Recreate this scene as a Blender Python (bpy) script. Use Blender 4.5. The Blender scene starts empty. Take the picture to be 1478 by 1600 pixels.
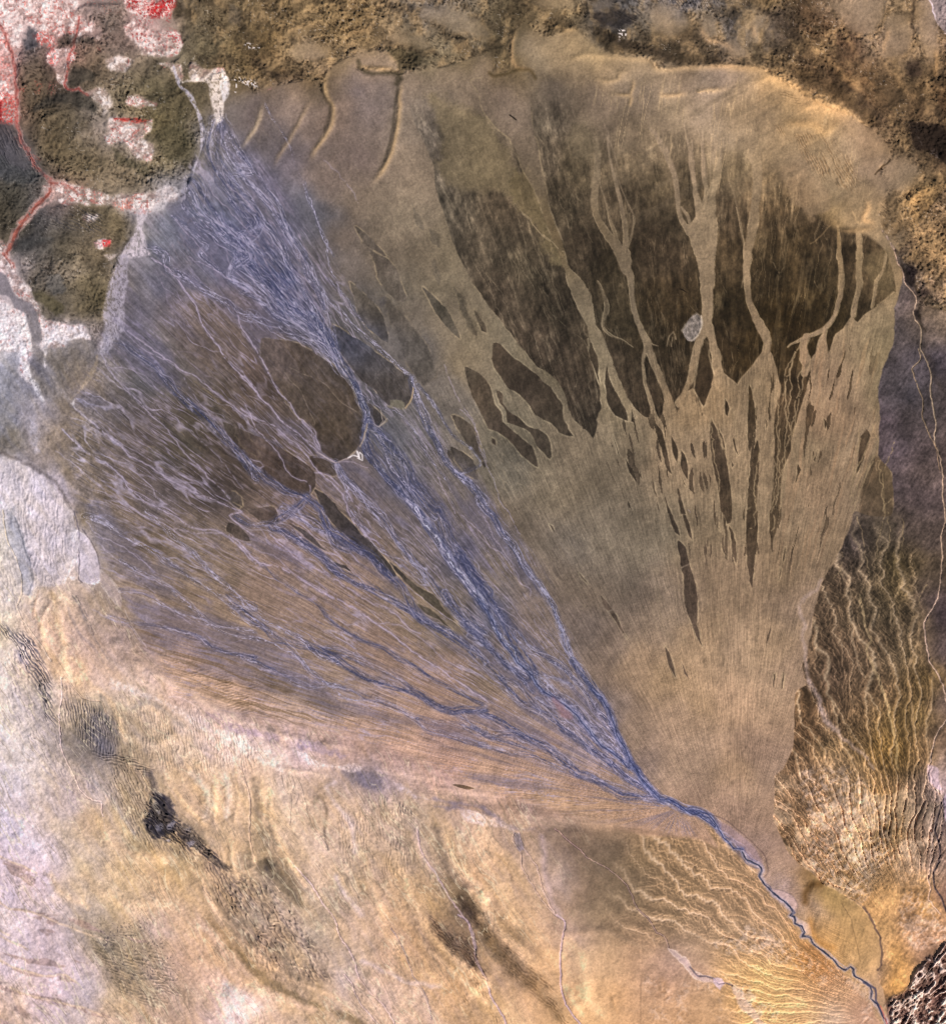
import bpy, math
import numpy as np

# ---------------------------------------------------------------- camera, sky, sun
S = 0.04                                  # kilometres per map step (the map is 1478 x 1600 steps)
MW, MH = 1478.0, 1600.0
scn = bpy.context.scene
DIST = 300.0
cam_d = bpy.data.cameras.new('camera')
cam = bpy.data.objects.new('camera', cam_d)
scn.collection.objects.link(cam)
cam.location = (0, 0, DIST)
cam.rotation_euler = (0, 0, 0)
cam_d.sensor_fit = 'VERTICAL'
cam_d.sensor_height = 24.0
cam_d.lens = 24.0 * DIST / (MH * S)
cam_d.clip_start = 1.0
cam_d.clip_end = 5000.0
scn.camera = cam

SUN_EL, SUN_AZ = 40.0, 132.0              # degrees; azimuth clockwise from the top of the picture
world = bpy.data.worlds.new('World')
scn.world = world
world.use_nodes = True
wn = world.node_tree
bg = wn.nodes['Background']
sky = wn.nodes.new('ShaderNodeTexSky')
sky.sky_type = 'NISHITA'
sky.sun_disc = False
sky.sun_elevation = math.radians(SUN_EL)
sky.sun_rotation = math.radians(SUN_AZ)
wn.links.new(sky.outputs[0], bg.inputs[0])
bg.inputs[1].default_value = 0.06
sun_d = bpy.data.lights.new('sun', 'SUN')
sun_d.energy = 4.3
sun_d.angle = math.radians(0.5)
sun_d.color = (1.0, 0.965, 0.91)
sun = bpy.data.objects.new('sun', sun_d)
scn.collection.objects.link(sun)
sun.location = (60, -60, 120)
sun.rotation_euler = (math.radians(90 - SUN_EL), 0, math.radians(180 - SUN_AZ))
scn.view_settings.view_transform = 'Standard'
scn.view_settings.look = 'None'
scn.view_settings.exposure = 0.0
scn.view_settings.gamma = 1.0
scn.cycles.filter_width = 1.0
# light reaching level ground for a white surface, used to turn wanted display colours into real albedos
KRGB = np.array((1.02, 1.03, 1.05), np.float32)

# ---------------------------------------------------------------- map grid
RES = 1.22
PAD = 70
xs = np.arange(-PAD, MW + PAD + RES, RES, dtype=np.float32)
ys = np.arange(-PAD, MH + PAD + RES, RES, dtype=np.float32)
NX, NY = len(xs), len(ys)
X, Y = np.meshgrid(xs, ys)
rng = np.random.default_rng(7)

# ---------------------------------------------------------------- noise
def make_tex(n=512, seed=1):
    r = np.random.default_rng(seed)
    return r.random((n, n)).astype(np.float32)
TEX = [make_tex(512, i) for i in range(6)]
def vn(u, v, k=0):
    """smooth value noise 0..1"""
    t = TEX[k % 6]
    n = 512
    ui = np.floor(u); vi = np.floor(v)
    fu = (u - ui).astype(np.float32); fv = (v - vi).astype(np.float32)
    fu = fu * fu * (3 - 2 * fu); fv = fv * fv * (3 - 2 * fv)
    a = ui.astype(np.int64) % n; b = vi.astype(np.int64) % n
    a1 = (a + 1) % n; b1 = (b + 1) % n
    return (t[b, a] * (1 - fu) + t[b, a1] * fu) * (1 - fv) + (t[b1, a] * (1 - fu) + t[b1, a1] * fu) * fv
def fbm(u, v, k=0, octv=4, gain=0.5):
    s = 0; a = 1; tot = 0
    for i in range(octv):
        f = 2 ** i * 1.03
        s = s + a * vn(u * f + 17.3 * i, v * f + 9.1 * i, k + i); tot += a; a *= gain
    return s / tot
def ridged(u, v, k=0, octv=4, gain=0.5):
    s = 0; a = 1; tot = 0
    for i in range(octv):
        f = 2 ** i * 1.03
        s = s + a * (1 - np.abs(2 * vn(u * f + 11.3 * i, v * f + 5.7 * i, k + i) - 1)); tot += a; a *= gain
    return s / tot
def ss(a, b, x):
    t = np.clip((x - a) / (b - a), 0, 1)
    return t * t * (3 - 2 * t)
def rot(x, y, deg):
    c, s = math.cos(math.radians(deg)), math.sin(math.radians(deg))
    return x * c + y * s, -x * s + y * c

# ---------------------------------------------------------------- map coordinates
OX = {'1': 0, '2': 360, '3': 720, '4': 1078, '0': 0}
OY = {'A': 0, 'B': 400, 'C': 800, 'D': 1200, 'F': 0}
def T(s):
    """'B3: x,y[,w] ...' sheet coordinates -> map steps; 'F:' is the whole map"""
    out = []
    for blk in s.split('|'):
        tile, pts = blk.split(':')
        tile = tile.strip()
        if tile == 'F':
            ox, oy, k = 0, 0, 1.0
        else:
            ox, oy, k = OX[tile[1]], OY[tile[0]], 1 / 3.695
        for p in pts.split():
            q = [float(c) for c in p.split(',')]
            out.append((ox + q[0] * k, oy + q[1] * k, (q[2] * k) if len(q) > 2 else -1))
    a = np.array(out, dtype=np.float64)
    w = a[:, 2]
    if (w < 0).any() and (w >= 0).any():
        idx = np.arange(len(w)); g = w >= 0
        a[:, 2] = np.interp(idx, idx[g], w[g])
    return a
def densify(a, closed=False, step=5.0, jit=0.0, jl=14.0, seed=0):
    """catmull-rom resample, then a fractal sideways jitter"""
    n = len(a)
    out = []
    rg = range(n) if closed else range(n - 1)
    for i in rg:
        if closed:
            p0, p1, p2, p3 = a[(i - 1) % n], a[i], a[(i + 1) % n], a[(i + 2) % n]
        else:
            p1, p2 = a[i], a[i + 1]
            p0 = a[i - 1] if i > 0 else 2 * p1 - p2
            p3 = a[i + 2] if i + 2 < n else 2 * p2 - p1
        m = max(1, int(np.hypot(*(p2 - p1)[:2]) / step))
        for j in range(m):
            t = j / m
            lin = p1 + (p2 - p1) * t
            cr = 0.5 * ((2 * p1) + (-p0 + p2) * t + (2 * p0 - 5 * p1 + 4 * p2 - p3) * t * t + (-p0 + 3 * p1 - 3 * p2 + p3) * t ** 3)
            q = 0.35 * lin + 0.65 * cr
            q[2] = lin[2]
            out.append(q)
    if not closed:
        out.append(a[-1])
    o = np.array(out)
    if jit > 0:
        s = np.concatenate([[0], np.cumsum(np.hypot(*np.diff(o[:, :2], axis=0).T))])
        jx = fbm(s / jl + seed * 3.7, np.full(len(s), seed * 1.3 + .5), 0, 3, .6) - .5
        jy = fbm(s / jl + seed * 5.1 + 40, np.full(len(s), seed * 2.3 + .5), 1, 3, .6) - .5
        env = np.ones(len(s))
        o[:, 0] += jx * jit * 2 * env; o[:, 1] += jy * jit * 2 * env
    return o
def bbox(x0, x1, y0, y1, m):
    i0 = int(np.clip((x0 - m + PAD) / RES, 0, NX - 1)); i1 = int(np.clip((x1 + m + PAD) / RES + 2, 1, NX))
    j0 = int(np.clip((y0 - m + PAD) / RES, 0, NY - 1)); j1 = int(np.clip((y1 + m + PAD) / RES + 2, 1, NY))
    return slice(j0, max(j1, j0 + 1)), slice(i0, max(i1, i0 + 1))
def poly_sd(a, m=12):
    """signed distance (positive inside) in a box round the polygon"""
    sl = bbox(a[:, 0].min(), a[:, 0].max(), a[:, 1].min(), a[:, 1].max(), m)
    px, py = X[sl], Y[sl]
    inside = np.zeros(px.shape, bool)
    d2 = np.full(px.shape, float(m * m), np.float32)
    n = len(a)
    for i in range(n):
        x0, y0 = a[i, :2]; x1, y1 = a[(i + 1) % n, :2]
        c = (py < y0) != (py < y1)
        if y1 != y0 and c.any():
            r = np.nonzero(c[:, 0])[0]
            sub = slice(r[0], r[-1] + 1)
            inside[sub] ^= px[sub] < (x1 - x0) * (py[sub] - y0) / (y1 - y0) + x0
        # distance only in the segment's own box
        ii0 = int(max(0, (min(x0, x1) - m - px[0, 0]) / RES)); ii1 = int(min(px.shape[1], (max(x0, x1) + m - px[0, 0]) / RES + 2))
        jj0 = int(max(0, (min(y0, y1) - m - py[0, 0]) / RES)); jj1 = int(min(px.shape[0], (max(y0, y1) + m - py[0, 0]) / RES + 2))
        if ii1 <= ii0 or jj1 <= jj0: continue
        qx = px[jj0:jj1, ii0:ii1] - x0; qy = py[jj0:jj1, ii0:ii1] - y0
        dx, dy = x1 - x0, y1 - y0
        L = dx * dx + dy * dy + 1e-9
        t = np.clip((qx * dx + qy * dy) / L, 0, 1)
        dd = (qx - t * dx) ** 2 + (qy - t * dy) ** 2
        v = d2[jj0:jj1, ii0:ii1]
        np.minimum(v, dd, out=v)
    d = np.sqrt(d2)
    return sl, np.where(inside, d, -d)
def line_sd(a, m):
    """nearest distance, half width there, arc length, signed offset"""
    sl = bbox(a[:, 0].min(), a[:, 0].max(), a[:, 1].min(), a[:, 1].max(), m)
    px, py = X[sl], Y[sl]
    best = np.full(px.shape, 1e6, np.float32)
    W = np.ones(px.shape, np.float32); SS = np.zeros(px.shape, np.float32); SG = np.zeros(px.shape, np.float32)
    s = 0.0
    for i in range(len(a) - 1):
        x0, y0, w0 = a[i]; x1, y1, w1 = a[i + 1]
        dx, dy = x1 - x0, y1 - y0
        L2 = dx * dx + dy * dy + 1e-9; L = math.sqrt(L2)
        ii0 = int(max(0, (min(x0, x1) - m - px[0, 0]) / RES)); ii1 = int(min(px.shape[1], (max(x0, x1) + m - px[0, 0]) / RES + 2))
        jj0 = int(max(0, (min(y0, y1) - m - py[0, 0]) / RES)); jj1 = int(min(px.shape[0], (max(y0, y1) + m - py[0, 0]) / RES + 2))
        if ii1 > ii0 and jj1 > jj0:
            sb = (slice(jj0, jj1), slice(ii0, ii1))
            qx = px[sb] - x0; qy = py[sb] - y0
            t = np.clip((qx * dx + qy * dy) / L2, 0, 1)
            d = np.hypot(qx - t * dx, qy - t * dy)
            w = (w0 + (w1 - w0) * t) * 0.5
            dn = d / np.maximum(w, .3)
            b = best[sb]
            k = dn < b
            b[k] = dn[k]
            W[sb][k] = w[k]; SS[sb][k] = (s + t * L)[k]
            SG[sb][k] = (np.sign(qx * dy - qy * dx) * d)[k]
        s += L
    return sl, best, W, SS, SG
# ---------------------------------------------------------------- ground colour fields
def field(txt, seed=0, warp=16.0, s0=26.0):
    p = np.array([float(v) for v in txt.split()]).reshape(-1, 5)
    st = 12.0
    gx = np.arange(-PAD - st, MW + PAD + 2 * st, st); gy = np.arange(-PAD - st, MH + PAD + 2 * st, st)
    GX, GY = np.meshgrid(gx, gy)
    num = np.zeros(GX.shape + (3,)); den = np.zeros(GX.shape)
    for x, y, r, g, b in p:
        w = 1.0 / ((GX - x) ** 2 + (GY - y) ** 2 + s0 * s0) ** 2.2
        num += w[..., None] * np.array((r, g, b)); den += w
    F = (num / den[..., None] / 255.0).astype(np.float32)
    u = (X + warp * 2 * (fbm(X / 40, Y / 40, seed, 3) - .5) - gx[0]) / st
    v = (Y + warp * 2 * (fbm(X / 40 + 50, Y / 40 + 50, seed + 1, 3) - .5) - gy[0]) / st
    u = np.clip(u, 0, len(gx) - 1.01); v = np.clip(v, 0, len(gy) - 1.01)
    iu = u.astype(int); iv = v.astype(int); fu = (u - iu)[..., None]; fv = (v - iv)[..., None]
    return ((F[iv, iu] * (1 - fu) + F[iv, iu + 1] * fu) * (1 - fv) + (F[iv + 1, iu] * (1 - fu) + F[iv + 1, iu + 1] * fu) * fv).astype(np.float32)

BASE = """
0 0 232 200 196   50 15 236 214 206   30 60 232 208 204  100 10 205 180 172  90 45 190 140 130 0 60 225 185 180
130 50 165 130 120  110 85 150 115 100 175 25 120 105 90 160 10 150 130 125 190 60 115 95 85 225 40 200 160 155
5 95 225 150 142  10 150 190 110 105  30 170 130 95 80  42 78 70 68 72  55 100 78 72 58 95 65 120 85 75 120 60 70 58 48
85 90 205 150 145 100 100 185 130 122  65 120 92 80 62 60 145 105 90 65 95 135 100 78 62
130 100 118 100 72 125 115 78 70 58 160 105 120 100 75 185 95 170 145 135 200 105 120 105 80 150 130 115 98 72
250 70 200 175 175 235 95 115 100 75 200 130 108 95 68 240 130 100 90 62 270 150 98 86 58 290 130 112 98 72
300 40 105 92 68 330 80 108 98 72 290 80 112 102 80 355 30 115 98 70 380 70 140 115 72 340 100 120 102 72 380 110 118 98 62
140 150 100 88 68 150 165 150 135 125 170 160 165 150 135  190 160 130 112 80 210 170 120 102 68 240 190 118 102 60
60 180 110 94 66 90 190 115 98 68 110 160 70 64 52 90 155 62 58 52  60 165 84 74 58 120 200 92 80 58 80 220 118 98 66
200 200 190 165 160 170 205 180 160 155 215 230 170 152 145 220 245 165 148 140 165 225 145 128 112
240 220 110 95 55 270 200 92 82 55 280 240 105 92 60 250 260 112 98 62 200 250 100 88 60 150 250 118 100 68
100 240 105 90 62 130 270 112 98 66 190 270 140 118 88 220 280 145 125 95 160 290 140 122 98 230 260 125 105 70
120 290 140 108 90 90 300 165 120 105 250 290 150 140 140 270 300 135 132 142
0 200 80 78 85 15 230 88 86 95 30 260 92 90 98 5 260 78 78 85 50 280 92 88 85 15 300 72 68 55 40 310 78 74 62
60 320 120 115 120 100 325 110 102 105 70 345 84 82 82 30 350 85 76 58 10 380 90 78 58 50 380 60 62 68
130 335 95 82 55 160 350 110 96 70 180 350 118 100 62 110 360 92 86 78 60 400 75 72 66 100 390 90 80 58 150 400 105 90 60 190 380 115 98 58
155 385 140 120 95 215 330 190 180 190 205 400 150 145 160  0 330 80 72 55
0 430 200 175 180 10 460 205 190 195 30 430 130 120 125 35 420 210 190 185 60 440 92 82 58 90 460 82 74 58 80 430 100 92 88 110 420 175 155 125
130 440 120 105 72 150 470 105 92 58 130 490 98 84 52 80 490 85 76 52 40 480 190 170 165 20 500 225 208 200 35 530 225 215 220 10 520 215 205 210
75 520 205 185 190 110 515 195 180 185 140 515 150 135 130 95 540 165 158 170 20 560 150 148 160 0 580 140 140 155 50 570 150 142 148
60 600 118 110 110 90 570 115 105 98 120 550 112 100 88 115 580 125 108 92 80 640 135 120 115 40 620 150 145 155 0 620 135 135 148
0 660 130 128 138 25 660 140 138 148 50 650 172 160 172 30 690 142 128 100 60 700 130 110 92 90 680 145 118 82 55 680 180 165 175
100 640 150 128 105 130 600 150 125 98 150 560 140 130 130 5 700 70 65 65
0 730 215 205 215 30 740 190 180 192 50 720 140 128 135 60 760 205 190 200 20 780 212 200 215 85 760 170 155 165 90 790 185 165 175
0 800 200 190 180 20 830 170 168 175 60 830 205 185 195 90 850 200 182 190 60 870 215 195 200 100 870 190 172 180 140 860 185 172 185 145 885 190 175 185
0 870 205 192 170 20 900 205 190 180 0 940 200 188 180 30 920 170 165 165 55 950 205 180 155 90 940 205 172 140 120 920 195 165 140
0 970 205 190 150 10 985 175 160 125 60 1000 205 165 125 90 970 215 172 128 90 1010 220 175 130 30 1000 205 190 180 10 1040 208 195 185 30 1040 205 195 185
50 1040 215 175 120 80 1050 220 178 125 110 1050 215 170 125 130 1010 185 155 132 150 960 160 140 120 170 990 170 145 122 130 960 165 140 122
50 1100 190 178 165 20 1100 200 190 180 0 1150 208 200 195 40 1160 195 185 170 80 1110 165 155 145 70 1080 175 165 150 100 1080 215 180 140
60 1070 130 130 135 110 1110 190 170 130 150 1110 175 160 120 130 1140 130 122 105 160 1150 110 108 105 150 1170 105 102 100 180 1130 190 165 115
200 1090 190 168 130 230 1110 190 168 140 220 1080 195 172 148 250 1140 195 170 130 240 1170 190 165 125 200 1170 150 135 105 210 1190 125 112 88
230 1060 200 168 140 280 1090 205 170 142 170 1050 200 168 138 300 1130 215 190 165 340 1110 208 175 150 330 1150 222 195 178 380 1170 225 202 190 300 1170 210 188 155
350 1190 215 190 155 400 1200 215 185 150 430 1180 225 200 180 460 1170 205 178 168
180 900 140 122 105 190 930 150 128 108 220 960 150 130 110 240 1000 160 135 115 280 1040 170 140 118 330 1070 180 148 122 380 1090 180 148 125 200 1030 175 150 128
420 1120 188 156 132 480 1140 192 160 136 550 1160 190 158 135 620 1180 185 152 130 700 1200 180 145 125 800 1230 185 150 122 880 1260 185 152 120 950 1270 175 142 112
1000 1290 175 140 112 1080 1310 175 140 112 740 1250 190 158 128 660 1230 195 165 138 600 1220 160 145 140 570 1215 130 120 122
280 950 140 118 95 350 1000 140 120 98 420 1040 142 120 100 500 1080 148 125 105 600 1120 155 130 112 700 1150 155 128 115 800 1180 160 132 115 900 1220 165 135 115
160 860 120 105 82 200 850 118 100 78 250 830 122 105 85 300 850 128 112 95 350 880 138 118 98 400 920 145 122 102 500 970 145 122 102 600 1020 145 120 102 700 1060 145 120 102
130 800 118 100 75 180 780 115 98 80 120 740 120 102 82 160 720 112 96 82 130 700 118 102 85 170 680 115 100 88 150 640 122 110 108
200 640 105 95 92 250 650 108 96 90 220 700 105 92 85 280 700 88 78 62 260 740 100 88 82 300 740 95 82 72 350 760 82 70 62 240 790 105 95 95
200 560 112 105 105 250 540 112 108 108 230 600 102 100 102 280 580 105 98 92 300 520 118 102 92 320 560 115 98 86 320 600 105 92 78 350 640 95 80 66 380 700 92 76 62 310 640 92 82 66
250 440 110 110 118 230 480 122 115 115 280 480 125 110 100 320 500 118 102 92 370 480 118 102 96 360 530 112 96 86 420 600 95 80 70 400 570 110 92 82
230 380 118 122 135 260 350 112 116 130 300 340 108 112 132 290 380 110 112 128 330 400 108 108 125 350 350 102 105 130 380 400 92 98 130 280 420 118 112 118
330 280 120 118 138 370 260 118 116 130 330 220 128 120 118 400 180 125 110 108 370 170 122 112 108 430 160 132 115 104 460 140 140 118 100 470 180 130 112 100 430 220 112 102 102
420 280 110 106 120 450 260 112 102 108 470 320 105 104 115 500 350 100 100 110 440 380 92 94 118 500 400 108 102 105 480 440 105 100 110 450 450 70 80 125
540 420 118 106 95 530 370 130 112 95 510 270 132 114 100 560 250 125 108 98 530 180 142 120 102 580 180 130 115 108 600 160 135 120 110 560 130 125 112 112 590 220 128 112 98
560 310 132 114 94 600 300 135 118 96 640 300 140 122 98 620 240 140 122 98 640 200 135 120 100 640 340 138 122 98 620 380 130 114 92 660 400 132 116 92 600 420 128 112 92
570 100 165 140 115 590 110 150 128 110 640 130 145 126 105 700 130 150 130 105 680 160 130 116 100 740 130 150 130 108 780 150 142 122 105 770 110 158 134 108 760 200 140 122 102
720 200 128 112 88 740 240 135 116 80 700 210 112 102 88 800 180 138 120 102 820 230 138 120 98 790 230 140 120 98 830 280 138 120 95 760 280 132 114 78 790 290 125 108 75 840 330 130 112 80 860 360 125 105 72
820 70 160 140 115 840 100 150 132 105 870 90 165 140 105 900 70 185 155 110 870 140 120 106 92 850 200 110 96 82 900 110 150 128 98 940 120 155 130 95 930 150 120 104 88 970 120 165 140 105
930 95 190 160 110 980 95 170 145 105 1000 110 160 138 105 1030 120 165 142 110 980 140 130 115 98 1010 150 135 118 100 1060 130 160 138 112 1100 120 155 138 118 1140 115 140 125 115
1000 180 140 122 98 1050 170 150 130 100 1100 180 150 132 108 950 190 140 122 100 900 220 138 122 92 1020 200 145 125 100 1150 170 150 128 95 1200 180 140 122 98
1160 110 165 142 110 1190 115 190 160 118 1200 140 185 152 105 1240 150 205 170 120 1280 170 215 175 120 1320 185 215 175 122 1280 200 185 155 108 1340 200 175 150 120 1230 185 165 140 100 1240 210 150 130 100
1360 220 180 150 118 1320 220 150 132 108 1350 260 145 125 105 1320 260 175 150 112 1300 240 160 138 102 1280 230 140 122 95 1250 260 130 112 90 1270 300 135 118 88 1300 290 130 115 90 1330 300 150 130 100
1340 330 165 140 102 1300 320 140 118 80 1290 350 135 110 70 1370 350 170 145 108 1385 390 145 125 95 1370 400 120 105 75 1390 440 150 128 95
1130 220 150 132 105 1180 230 140 122 95 1200 250 150 130 100 1180 300 140 122 95 1130 280 142 125 95 1080 250 145 125 98
450 20 140 115 75 500 40 145 120 80 420 60 140 112 68 550 30 145 118 75 600 50 130 108 75 640 30 100 90 72 460 75 155 132 98 490 80 155 132 108 520 60 150 122 75
570 70 140 115 72 410 100 105 80 48 440 110 112 88 55 480 115 125 98 60 490 140 95 82 65 540 85 130 110 80 610 60 165 140 105 640 85 82 74 52 660 95 90 82 60 680 75 155 142 115
690 95 120 105 75 720 85 130 110 75 690 50 100 86 60 720 50 125 115 98 730 20 140 128 110 680 10 120 112 105 660 20 140 128 118 750 50 140 125 100 770 70 92 82 62 760 30 95 82 58
800 30 85 72 48 790 60 88 78 55 780 85 72 62 40 790 105 135 110 65 840 15 150 125 90 880 10 165 140 98 830 10 95 80 55 860 35 105 85 55 900 30 95 82 62 930 45 75 68 58
940 30 80 80 92 980 20 88 90 98 960 50 70 64 58 970 75 75 62 45 1020 70 70 60 42 1060 80 65 55 38 1000 40 110 100 85 1040 35 165 140 105 1030 20 150 128 100 1070 40 130 112 80
1010 5 110 108 112 1060 10 105 105 115 1100 5 98 100 112 1100 30 170 145 105 1120 45 120 108 92 1080 60 90 72 50 1100 75 88 75 52 1140 30 100 98 105 1150 60 115 105 98 1180 40 165 140 105
1150 85 140 115 82 1180 90 85 72 48 1200 60 110 102 98 1220 30 85 75 72 1200 10 120 95 55 1250 20 88 65 42 1240 50 95 75 55 1220 80 80 64 42 1260 70 140 110 75 1280 50 110 82 55
1280 90 150 120 82 1240 100 82 68 50 1280 130 80 64 50 1310 110 120 90 60 1330 60 90 66 48 1310 20 165 140 112 1350 20 150 132 110 1360 60 160 138 112 1330 80 85 62 45 1380 70 150 130 105
1400 30 120 105 80 1410 15 130 110 80 1390 60 130 112 92 1400 90 95 80 60 1430 20 175 145 98 1440 60 150 130 105 1470 20 130 118 118 1465 60 145 125 108 1450 90 165 138 98 1480 90 120 95 68
1330 130 130 100 65 1370 120 140 108 68 1420 110 60 52 40 1400 130 90 75 52 1360 150 115 88 58 1400 160 110 88 60 1440 140 120 96 62 1470 150 85 62 40 1340 160 75 60 48 1380 180 85 68 50
1430 190 100 78 52 1420 215 110 92 62 1450 210 40 34 34 1470 220 48 36 26 1440 230 120 100 75 1470 250 95 75 55 1400 210 130 108 75 1380 230 135 112 82 1420 260 130 115 95 1390 270 150 128 105
1400 290 120 106 88 1420 280 112 102 82 1450 290 130 112 78 1470 300 145 118 80 1430 320 205 160 95 1450 310 180 145 90 1400 330 140 118 85 1470 330 125 98 62 1440 350 160 128 82 1470 370 130 102 65 1400 370 110 98 82 1430 390 130 105 72 1470 400 150 120 78
700 400 130 115 88 730 440 138 122 95 680 450 132 118 92 650 480 120 108 92 700 500 138 122 98 740 520 145 128 98 720 560 135 118 90 780 600 135 118 92 640 540 108 102 98 660 580 118 108 98
620 450 112 104 88 590 480 112 104 96 560 500 100 96 98 640 600 118 110 105 680 620 125 115 102 720 640 122 112 100 760 680 128 114 92 800 680 132 116 90 800 720 118 106 88 780 740 125 112 92
640 650 112 108 108 620 680 102 102 110 650 720 112 106 100 700 740 118 108 100 680 780 122 110 98 600 620 95 92 98 660 820 112 102 100 640 760 90 92 115
850 720 135 116 90 900 680 138 118 90 850 780 135 116 90 800 800 130 112 90 900 780 138 118 90 1000 680 142 122 92 1000 740 140 120 92 1060 720 140 120 92 1100 640 150 125 90 960 640 140 120 88
870 560 142 122 90 840 620 130 112 88 1200 620 138 118 88 1180 660 140 120 92 1120 700 138 118 90 1200 700 138 118 90 1260 700 142 124 95 1350 600 142 122 95 1300 600 140 118 92 1320 500 150 128 100 1290 660 148 124 95
1370 500 145 125 98 1360 560 142 122 95 1340 700 138 120 95 1330 760 138 118 92 1280 780 148 124 95 1220 800 140 120 92 1300 840 142 120 90 1220 880 142 120 92 1150 820 138 120 92 1150 900 142 120 94
1050 820 138 120 92 1000 820 138 118 90 950 850 135 116 90 880 850 128 112 92 850 900 130 112 95 830 820 125 108 88 900 900 135 115 92 950 930 140 118 94 1000 950 140 118 96 1050 950 140 120 98
900 980 140 120 104 950 1020 140 118 98 1000 1040 150 124 94 1050 1060 155 128 92 1100 1000 155 128 96 1150 1000 150 125 98 1200 1000 150 125 96 1230 950 145 122 98 1100 1100 155 128 94 1150 1100 158 130 100 1200 1100 150 125 98
1050 1130 150 125 98 1000 1150 142 120 98 1050 1200 145 122 98 1100 1180 145 122 98 1150 1200 155 128 98 1200 1200 142 120 100 1100 1250 145 120 98 1150 1280 145 120 100 1180 1320 145 122 108 1230 1350 165 138 118 1200 1250 150 125 102
1010 1200 130 112 100 1240 1050 150 125 100 1180 1180 135 112 92 1250 1400 160 130 105 1230 1400 155 138 140 1270 1420 160 140 130
760 900 135 118 100 800 1000 138 116 98 840 1080 140 120 110 760 1060 135 115 95 820 960 138 118 102 700 960 125 110 90 640 950 140 120 95 560 900 142 120 100 460 860 140 118 104 400 840 138 118 104 600 860 135 116 98
520 820 120 105 88 450 780 125 105 92 430 760 105 88 75 560 750 118 104 96 600 800 115 102 96 500 880 142 122 104 750 1120 150 125 105 850 1130 145 128 120 850 1160 160 130 108 900 1180 145 128 122 920 1120 120 112 120
720 880 95 92 105 780 960 95 95 115
1280 1400 160 130 75 1300 1400 170 142 90 1320 1440 165 138 95 1340 1500 160 135 98 1310 1460 158 132 92 1280 1440 172 142 100 1290 1470 160 128 84 1350 1540 165 140 115 1260 1380 120 92 50
400 1250 200 172 125 370 1230 200 172 125 420 1280 195 168 120 350 1250 212 178 130 300 1210 195 165 118 320 1240 200 170 125 340 1300 190 165 120 310 1290 165 142 105 360 1330 215 180 125 400 1330 165 145 105
430 1370 120 108 82 400 1340 130 115 85 440 1340 195 165 115 470 1320 205 180 140 500 1300 205 178 140 500 1250 198 170 135 450 1230 210 188 155 460 1260 205 182 150 540 1240 190 165 130 550 1270 190 165 130 510 1240 165 145 115
560 1320 185 162 125 600 1300 185 160 125 500 1350 195 170 135 540 1380 185 162 120 600 1380 190 160 115 640 1390 195 162 110 640 1340 175 152 110 620 1280 180 158 122 680 1300 165 145 110 660 1280 165 148 120
700 1280 180 155 120 730 1300 200 170 130 740 1360 210 170 115 700 1340 150 132 98 720 1400 95 85 60 740 1420 125 108 75 680 1400 175 148 100 690 1460 120 100 68 720 1490 110 95 65 660 1430 165 140 92 760 1460 145 122 80
650 1470 190 155 105 620 1440 200 165 115 600 1500 185 155 115 560 1500 180 160 125 560 1440 190 165 130 500 1420 175 158 125 480 1460 155 145 120 440 1420 170 152 120 460 1500 175 155 115 420 1480 175 150 110 400 1440 150 138 108
380 1400 165 145 105 370 1370 185 160 115 420 1390 165 148 115 500 1500 180 160 125 540 1520 160 150 140 520 1560 190 165 130 560 1560 200 175 140 600 1550 195 170 145 640 1560 200 175 145 660 1520 200 165 110 700 1560 195 158 100
720 1530 205 165 105 740 1580 170 140 90 680 1590 185 160 130 450 1540 145 125 85 420 1510 150 128 88 480 1560 160 138 95 520 1590 190 165 120 440 1570 200 172 125 400 1530 215 178 120 400 1560 220 195 175 370 1590 225 200 190 420 1590 210 180 140
360 1500 195 160 105 330 1460 195 158 105 370 1530 205 168 110 340 1530 210 178 150 360 1560 225 200 195 320 1500 210 175 130 300 1450 200 170 128 340 1440 165 138 90 380 1480 155 132 88 350 1410 170 145 105 320 1400 190 160 105
330 1360 175 148 105 290 1380 190 160 100 250 1350 200 168 105 280 1340 180 158 105 230 1300 165 150 105 270 1330 135 122 92 200 1260 170 155 115 230 1250 175 155 115 200 1220 175 160 120 230 1210 185 162 120 150 1230 155 150 150
120 1230 185 165 140 100 1260 198 178 160 110 1240 190 172 170 80 1230 195 178 155 60 1200 200 185 160 20 1220 208 200 200 0 1280 200 192 198 40 1290 212 195 195 60 1270 205 185 165 100 1300 190 168 125 140 1280 195 165 118 160 1310 195 168 120
60 1330 208 195 205 30 1330 195 182 190 10 1350 205 188 195 80 1370 212 192 200 50 1370 205 175 170 30 1370 205 185 185 0 1400 208 192 198 60 1410 205 185 180 100 1400 195 170 120 80 1420 185 170 165 130 1360 190 170 125 150 1330 185 172 150
160 1390 195 170 120 190 1360 190 165 115 200 1400 195 168 110 150 1420 185 170 145 170 1430 165 150 110 120 1450 160 148 130 200 1440 190 165 120 230 1420 195 168 125 250 1380 200 165 110 240 1450 185 165 150 260 1430 200 170 135
210 1470 145 135 95 180 1480 150 138 95 160 1470 140 128 100 230 1500 150 138 102 200 1510 150 135 92 170 1500 160 145 115 250 1510 175 155 130 220 1540 155 138 92 260 1540 165 145 120 280 1500 205 170 130 290 1560 180 155 115 300 1590 185 158 125
180 1560 175 155 105 200 1580 195 168 120 250 1580 180 155 120 140 1540 195 182 175 130 1570 175 162 155 160 1590 205 180 150 120 1510 205 185 190 80 1540 205 182 190 100 1580 195 175 165 60 1570 205 178 170 30 1590 200 172 140 10 1560 205 175 145
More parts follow.
